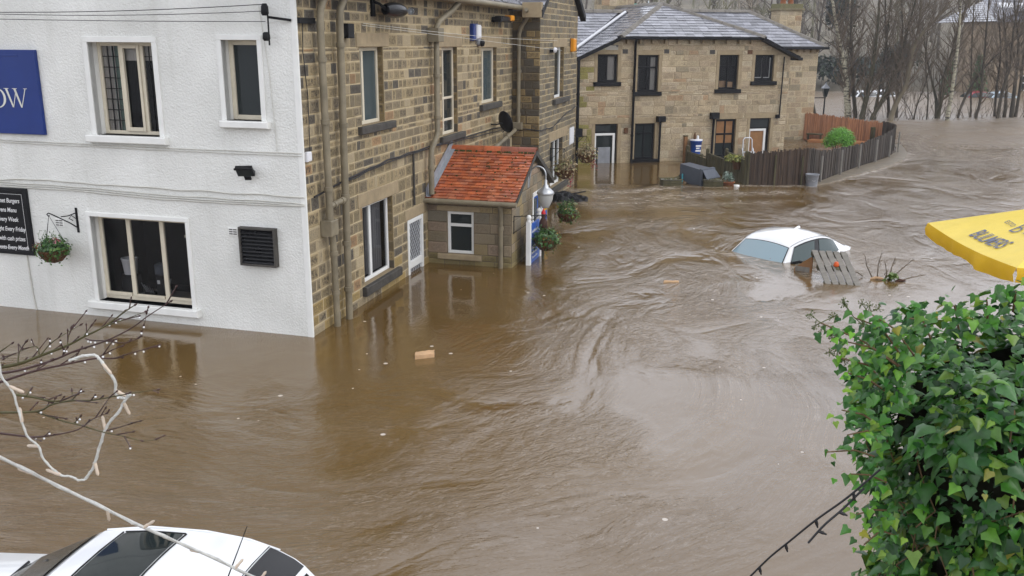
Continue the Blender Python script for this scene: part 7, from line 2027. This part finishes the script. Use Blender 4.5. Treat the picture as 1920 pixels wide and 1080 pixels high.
fairy('bright white string of lights looping from the bare twigs in an S curve', STRING_B, .0036, 'fairy_white', .10, 2)
fairy('thick white string of lights stretched diagonally over the near car roof', STRING_C, .0042, 'fairy_white', .10, 3)
def dark_string(label, pts, seed):
    q = random.Random(seed)
    t = thing('fairy_lights', label, 'string lights', pts[0], 'strings of fairy lights')
    m_ = MB(); sp = smooth_path(pts, 6); m_.tube(sp, .0042, 6); m_.build('cable', 'cable', t)
    for i in range(4, len(sp) - 1, 7):
        d_ = Vector((.3, 0, -1)).normalized() if q.random() < .6 else Vector((.9, 0, -.4)).normalized()
        m_ = MB(); m_.tube([sp[i], sp[i] + d_ * .02], [.006, .0065], 7); m_.tube([sp[i] + d_ * .02, sp[i] + d_ * .034], [.005, .003], 7); m_.build('bulb', 'cable', t)
dark_string('black string of lights sagging from the bottom edge up into the ivy', CABLE_A, 4)
dark_string('short black string of lights running into the ivy beside the longer one', CABLE_B, 5)

# ================================================================== trees in the flood
def branchlets(mb, p, d, L, r, depth, rng, n_side=3, droop=0.0):
    """a limb that wanders and throws side shoots"""
    pts = [Vector(p)]; d = Vector(d).normalized(); k = 4
    for i in range(k):
        d = (d + Vector((rng.uniform(-.22, .22), rng.uniform(-.22, .22), rng.uniform(-.05, .22) - droop))).normalized()
        pts.append(pts[-1] + d * L / k)
    mb.tube(pts, [max(.006, r * (1 - .8 * i / k)) for i in range(k + 1)], 4 if depth > 1 else 3, cap=False)
    if depth <= 0: return
    for j in range(n_side):
        i = rng.randint(1, k); q = pts[i]
        dd = (d + Vector((rng.uniform(-1, 1), rng.uniform(-.8, .8), rng.uniform(-.2, .7)))).normalized()
        branchlets(mb, q, dd, L * rng.uniform(.4, .7), r * .5, depth - 1, rng, n_side, droop)
KIND = {'birch': ('birch', 'birch_tree', 'birch'), 'dark': ('bark', 'bare_tree', 'tree'), 'pale': ('pale_bark', 'bare_tree', 'tree')}
TREE_LABELS = ['white barked birch forking in two right of the stone house', 'dark slim trunk touching the forked birch', 'stout straight dark trunk leaning right beyond the reed fence', 'two stemmed dark tree splaying right beyond the end of the reed fence',
    'crooked pale barked tree bending right at the end of the curved fence', 'straight dark pole like trunk behind the crooked pale tree', 'thin dark sapling just right of the crooked pale tree base', 'stubby forked tree with thick stump rising into slender limbs',
    'slender white birch right of the stubby forked tree', 'thin trunk leaning hard right across the far stone house', 'straight thin sapling left of the conical evergreen', 'curving slender trunk rising in front of the conical evergreen',
    'thin upright sapling left of the dark clump at the right edge', 'strong dark trunk curving right before the far house windows', 'upright dark stem of the clump before the far house', 'thickest dark trunk of the clump at the right edge', 'rightmost thin dark trunk leaning over the right edge', 'thin sapling between the leaning tree and the stubby fork', 'low splayed twiggy shrub standing in the river']
for i, ((kind, stems), lab) in enumerate(zip(TREES, TREE_LABELS)):
    q = random.Random(100 + i)
    mat, nm, cat = KIND[kind]
    if kind == 'dark' and i in (2, 3, 7): mat = 'bark_green'
    b0 = stems[0][0]
    t = thing(nm, lab, cat, (b0[0], b0[1], 0), 'trees standing in the river')
    tr_, cr_ = MB(), MB()
    for st in stems:
        pts = smooth_path([s[:3] for s in st], 4); n = len(pts)
        pts[0] = pts[0] - Vector((0, 0, .5))
        rr = []
        for j in range(n):
            f = j / (n - 1) * (len(st) - 1); a = int(min(f, len(st) - 2)); rr.append((st[a][3] + (st[a + 1][3] - st[a][3]) * (f - a)) * (1 + .06 * math.sin(j * 2.1)))
        tr_.tube(pts, rr, 8)
        Ht = pts[-1].z
        small = st[0][3] < .07
        for j in range(3, n):
            for k in range(2 if small else 3):
                if q.random() < .8:
                    d_ = (pts[j] - pts[j - 1]).normalized() + Vector((q.uniform(-1.1, 1.1), q.uniform(-.8, .8), q.uniform(-.1, .6)))
                    branchlets(cr_, pts[j], d_, q.uniform(.8, 2.2) * (.6 if small else 1), rr[j] * .34 + .008, 2, q, 3)
        # low whippy shoots at the foot
        for k in range(5):
            d_ = Vector((q.uniform(-.8, .8), q.uniform(-.5, .5), 1)); branchlets(cr_, pts[0] + Vector((q.uniform(-.4, .4), q.uniform(-.4, .4), .3)), d_, q.uniform(.7, 2.0), .02, 1, q, 2)
    tr_.build('trunk', mat, t); cr_.build('crown', 'twig', t)

# ================================================================== far bank, hillside and woodland
def ground_z(x, y):
    d = y - (83.5 + .05 * (x - 30) if x > 20 else 83 - .0 * x)
    if d < 0: return -1.0
    base = min(d, 3) * .25 + max(0, d - 3) * .155 - max(0, d - 60) * .05
    if x < 20: base *= 1.05
    return base - .1 + 1.2 * noise.noise(Vector((x * .03, y * .03, 0))) * min(1, d / 20)
m_ = MB()
xs = list(range(-220, 300, 8)); ys = [80, 83, 84, 86, 88, 91, 95, 100, 108, 118, 130, 145, 162, 180, 205, 240, 280]
m_.grid([[Vector((x, y, ground_z(x, y) if y < 281 else 0)) for x in xs] for y in ys], 0, None, True)
o = m_.build('hillside', 'hill'); structure(o)
# woodland on the slope: countless bare trees read as one mass
wd = MB(); q = random.Random(55)
def far_tree(mb, x, y, H, q):
    z = ground_z(x, y)
    c = q.choice([(.19, .16, .125), (.14, .12, .095), (.24, .205, .16), (.17, .16, .10), (.28, .26, .22), (.10, .085, .07)]); k = q.uniform(.7, 1.25); c = (c[0] * k, c[1] * k, c[2] * k, 0)
    lean = q.uniform(-.12, .12)
    top = Vector((x + lean * H, y, z + H))
    b0 = Vector((x, y, z - .3)); r = .02 * H
    mb.tube([b0, b0.lerp(top, .5) + Vector((q.uniform(-.3, .3), 0, 0)), top], [r, r * .6, .02], 4, 0, c, cap=False)
    for j in range(20):
        f = q.uniform(.25, .97); p = b0.lerp(top, f); L = H * q.uniform(.14, .34) * (1.15 - .6 * f)
        d_ = Vector((q.uniform(-1, 1), q.uniform(-1, 1), q.uniform(.3, 1.3))).normalized()
        e1 = p + d_ * L; 
        mb.tube([p, p.lerp(e1, .5) + Vector((0, 0, L * .06)), e1], [r * .35, r * .22, .015], 3, 0, c, cap=False)
        for m in range(5):
            p2 = p.lerp(e1, q.uniform(.3, 1)); d2 = (d_ + Vector((q.uniform(-.9, .9), q.uniform(-.9, .9), q.uniform(-.3, .8)))).normalized()
            e2 = p2 + d2 * L * q.uniform(.3, .6); s_ = Vector((d2.z, 0, -d2.x)).normalized() * .022
            mb.face([p2 - s_, p2 + s_, e2 + s_ * .4, e2 - s_ * .4], 0, c)
for k in range(330):
    y = 86 + 100 * q.random() ** 1.4
    x = q.uniform(-.28, .72) * y * 1.0 + q.uniform(-6, 6)
    if 33 < x < 52 and y < 98: continue
    far_tree(wd, x, y, q.uniform(5, 9.5) * (1 + (y - 86) / 200), q)
o = wd.build('woodland', 'wood_far'); tag(o, 'bare grey winter woodland covering the hillside behind the river', 'woodland', None, 'stuff')
DARKG = [(.018, .030, .016, 0), (.024, .036, .020, 0), (.015, .024, .014, 0)]
for i, (x, y, z, rx_, ry_, rz_, lab) in enumerate(((27.5, 84.5, 1.4, 3.2, 1.6, 1.9, 'dark evergreen thicket low behind the forked birch'), (32.5, 85.5, 1.6, 2.2, 1.5, 1.6, 'dark evergreen shrub on the far bank behind the splayed tree'), (24.0, 84.0, 1.6, 2.5, 1.5, 1.9, 'dark evergreen mass on the far bank beside the house corner'), (30.3, 89, 6.5, 1.6, 1.4, 3.2, 'upright dark conifer above the far bank thicket'), (36.0, 88, 2.5, 2.4, 1.5, 2.0, 'dull olive shrub on the bank left of the far house'))):
    bush('evergreen_shrub', lab, (x, y, z), (rx_, ry_, rz_), 1500, .42, DARKG if i != 4 else [(.05, .055, .025, 0), (.04, .045, .02, 0)], group='evergreens on the far bank', seed=40 + i, cat='shrub')
def cone_shrub(label, x, y, h, r):
    q = random.Random(int(x * 10)); t = thing('conical_evergreen', label, 'shrub', (x, y, 0), 'clipped evergreens by the far house')
    m_ = MB()
    for k in range(16):
        f = k / 15; z = .2 + f * h; rr = r * (1 - f ** 1.6) + .1
        leaf_cloud(m_, [(Vector((x, y, z)), (rr, rr, h / 10))], q, 60, .26, [(.045, .10, .02, 0), (.03, .075, .015, 0), (.06, .13, .025, 0)])
    m_.build('foliage', 'foliage', t)
    m_ = MB(); m_.tube([(x, y, -.5), (x, y, h * .8)], .08, 6); m_.build('trunk', 'bark', t)
cone_shrub('bright green conical evergreen before the far house wall', 38.6, 78.5, 2.9, .75)
cone_shrub('dull green narrower evergreen left of the bright conical one', 36.6, 79.5, 2.6, .55)
# far mill house on the right edge
mill = thing('far_house', 'tall buff stone house with gabled slate roof across the river at the right edge', 'house', (40, 80, 0))
FM = Fr((41.6, 80.0, 0), (1, .12, 0))
MH = [(2.2, 3.3, 4.3, 5.6), (1.9, 2.9, 2.2, 3.7), (1.6, 2.7, .3, 1.6), (5.2, 6.4, 4.0, 5.4), (5.0, 6.2, 1.6, 3.2)]
w = MB()
MTOP = [(-1.2, 6.0), (0.6, 6.0), (8, 9.4), (14, 6.4)]
wall_sheet(w, FM, -1.2, 14, -.8, MTOP, MH, .2, 0, 0)
wall_sheet(w, Fr(FM.p(-1.2, -5, 0), FM.n), 0, 5, -.8, [(0, 6.0), (9, 6.0)], [], .1, 0, 0)
w.build('wall', 'far_stone', mill)
for h in MH: window(mill, FM, *h, .18, .1, [(h[0] + h[1]) / 2], [(h[2] + h[3]) / 2], 'upvc', 'glass', .08)
w = MB()
eL, eR = FM.p(-1.6, .3, 5.95), FM.p(-1.6, -9.2, 5.95); rL, rR = FM.p(8, .3, 10.0), FM.p(8, -9.2, 10.0)
gl_ = FM.p(.6, .3, 6.1)
w.face([FM.p(-1.6, .3, 5.95), gl_, rL, rR, eR], 0, (.2, .2, .22, 0)); w.face([rL, rR, FM.p(14.4, -9.2, 6.2), FM.p(14.4, .3, 6.2)], 0, (.16, .16, .18, 0))
w.face([FM.p(.6, .3, 5.95), FM.p(8, .3, 9.75), rL, gl_], 0, (.05, .05, .05, 0))
v = FM.p(8, 0, 10.0) - FM.p(-1.6, 0, 5.95)
roof_tiles(w, FM.p(-1.6, .3, 5.97), -FM.n, v, v.length, lambda q_: (0, 9.5), .5, .7, lambda r: (lambda z: (z, z, z * 1.1, 0))(r.uniform(.16, .24)), q, .02)
# lean-to slope facing the river over the low part of the front
w.face([FM.p(-1.6, .35, 5.9), FM.p(2.9, .35, 5.9), FM.p(2.9, -2.6, 8.2), FM.p(-1.6, -2.6, 8.2)], 0, (.2, .2, .22, 0))
roof_tiles(w, FM.p(-1.6, .35, 5.92), FM.x, FM.p(0, -2.6, 8.2) - FM.p(0, .35, 5.9), 3.74, lambda q_: (0, 4.2 - q_ * .25), .4, .6, lambda r: (lambda z: (z, z, z * 1.1, 0))(r.uniform(.17, .26)), q, .02)
mr_ = w.build('roof', 'slate', mill)
fsk = Fr(FM.p(-.6, .35 - 1.42, 5.9 + 1.10), FM.x, (FM.p(0, -2.6, 8.2) - FM.p(0, .35, 5.9)))
for s in (.1, 1.9):
    m_ = MB(); m_.box(fsk, s, s + 1.3, .03, .10, .1, .75, ch=.02); m_.build('skylight', 'white_card', mr_)
# lamp post and leaning stake behind the reed fence
t = thing('street_lamp', 'old black street lamp with square lantern behind the reed fence', 'street lamp', (18.98, 57.2, 0))
x, y = 18.98, 57.2
m_ = MB(); m_.tube([(x, y, -.6), (x, y, 1.15)], [.06, .04], 8); m_.tube([(x - .35, y, 1.02), (x + .05, y, 1.02)], .03, 6); m_.tube([(x - 1.0, y, 1.0), (x - .3, y, 1.02)], .03, 6); m_.build('post', 'black_paint', t)
m_ = MB(); m_.lathe((x, y, 1.08), [(.12, 0), (.25, .5), (.25, .5)], 4, smooth=False); m_.build('lantern_glass', 'glass_car', t)
m_ = MB(); m_.lathe((x, y, 1.58), [(.30, 0), (.28, .04), (.06, .26), (.05, .34), (0, .36)], 4, smooth=False); m_.build('lantern_cap', 'lead', t)
t = thing('leaning_stake', 'dark timber stake leaning beside the street lamp', 'post', (17.9, 56.5, 0))
m_ = MB(); m_.tube([(18.35, 56.5, -.4), (18.0, 56.5, .9)], .10, 8); m_.build('stake', 'bark', t)
m_ = MB(); m_.lathe((18.0, 56.5, .9), [(.11, -.02), (.10, .05), (0, .08)], 8); m_.build('cap', 'bark', t)
# ================================================================== damp valley air
m, n, l, b = nt('pale damp air')
n.remove(b)
pv = node(n, 'ShaderNodeVolumePrincipled')
pv.inputs['Color'].default_value = (.93, .95, 1.0, 1)
pv.inputs['Density'].default_value = .0008
pv.inputs['Anisotropy'].default_value = .2
l.new(pv.outputs[0], n['Material Output'].inputs['Volume'])
MT['haze'] = m
m_ = MB(); m_.box(Fr((0, 0, 0), (1, 0, 0)), -231, 311, -291, 19, -3.2, 62)
o = m_.build('haze', 'haze'); o['kind'] = 'stuff'; o['label'] = 'thin pale damp air filling the flooded valley'; o['category'] = 'haze'
print('objects', len(bpy.data.objects))
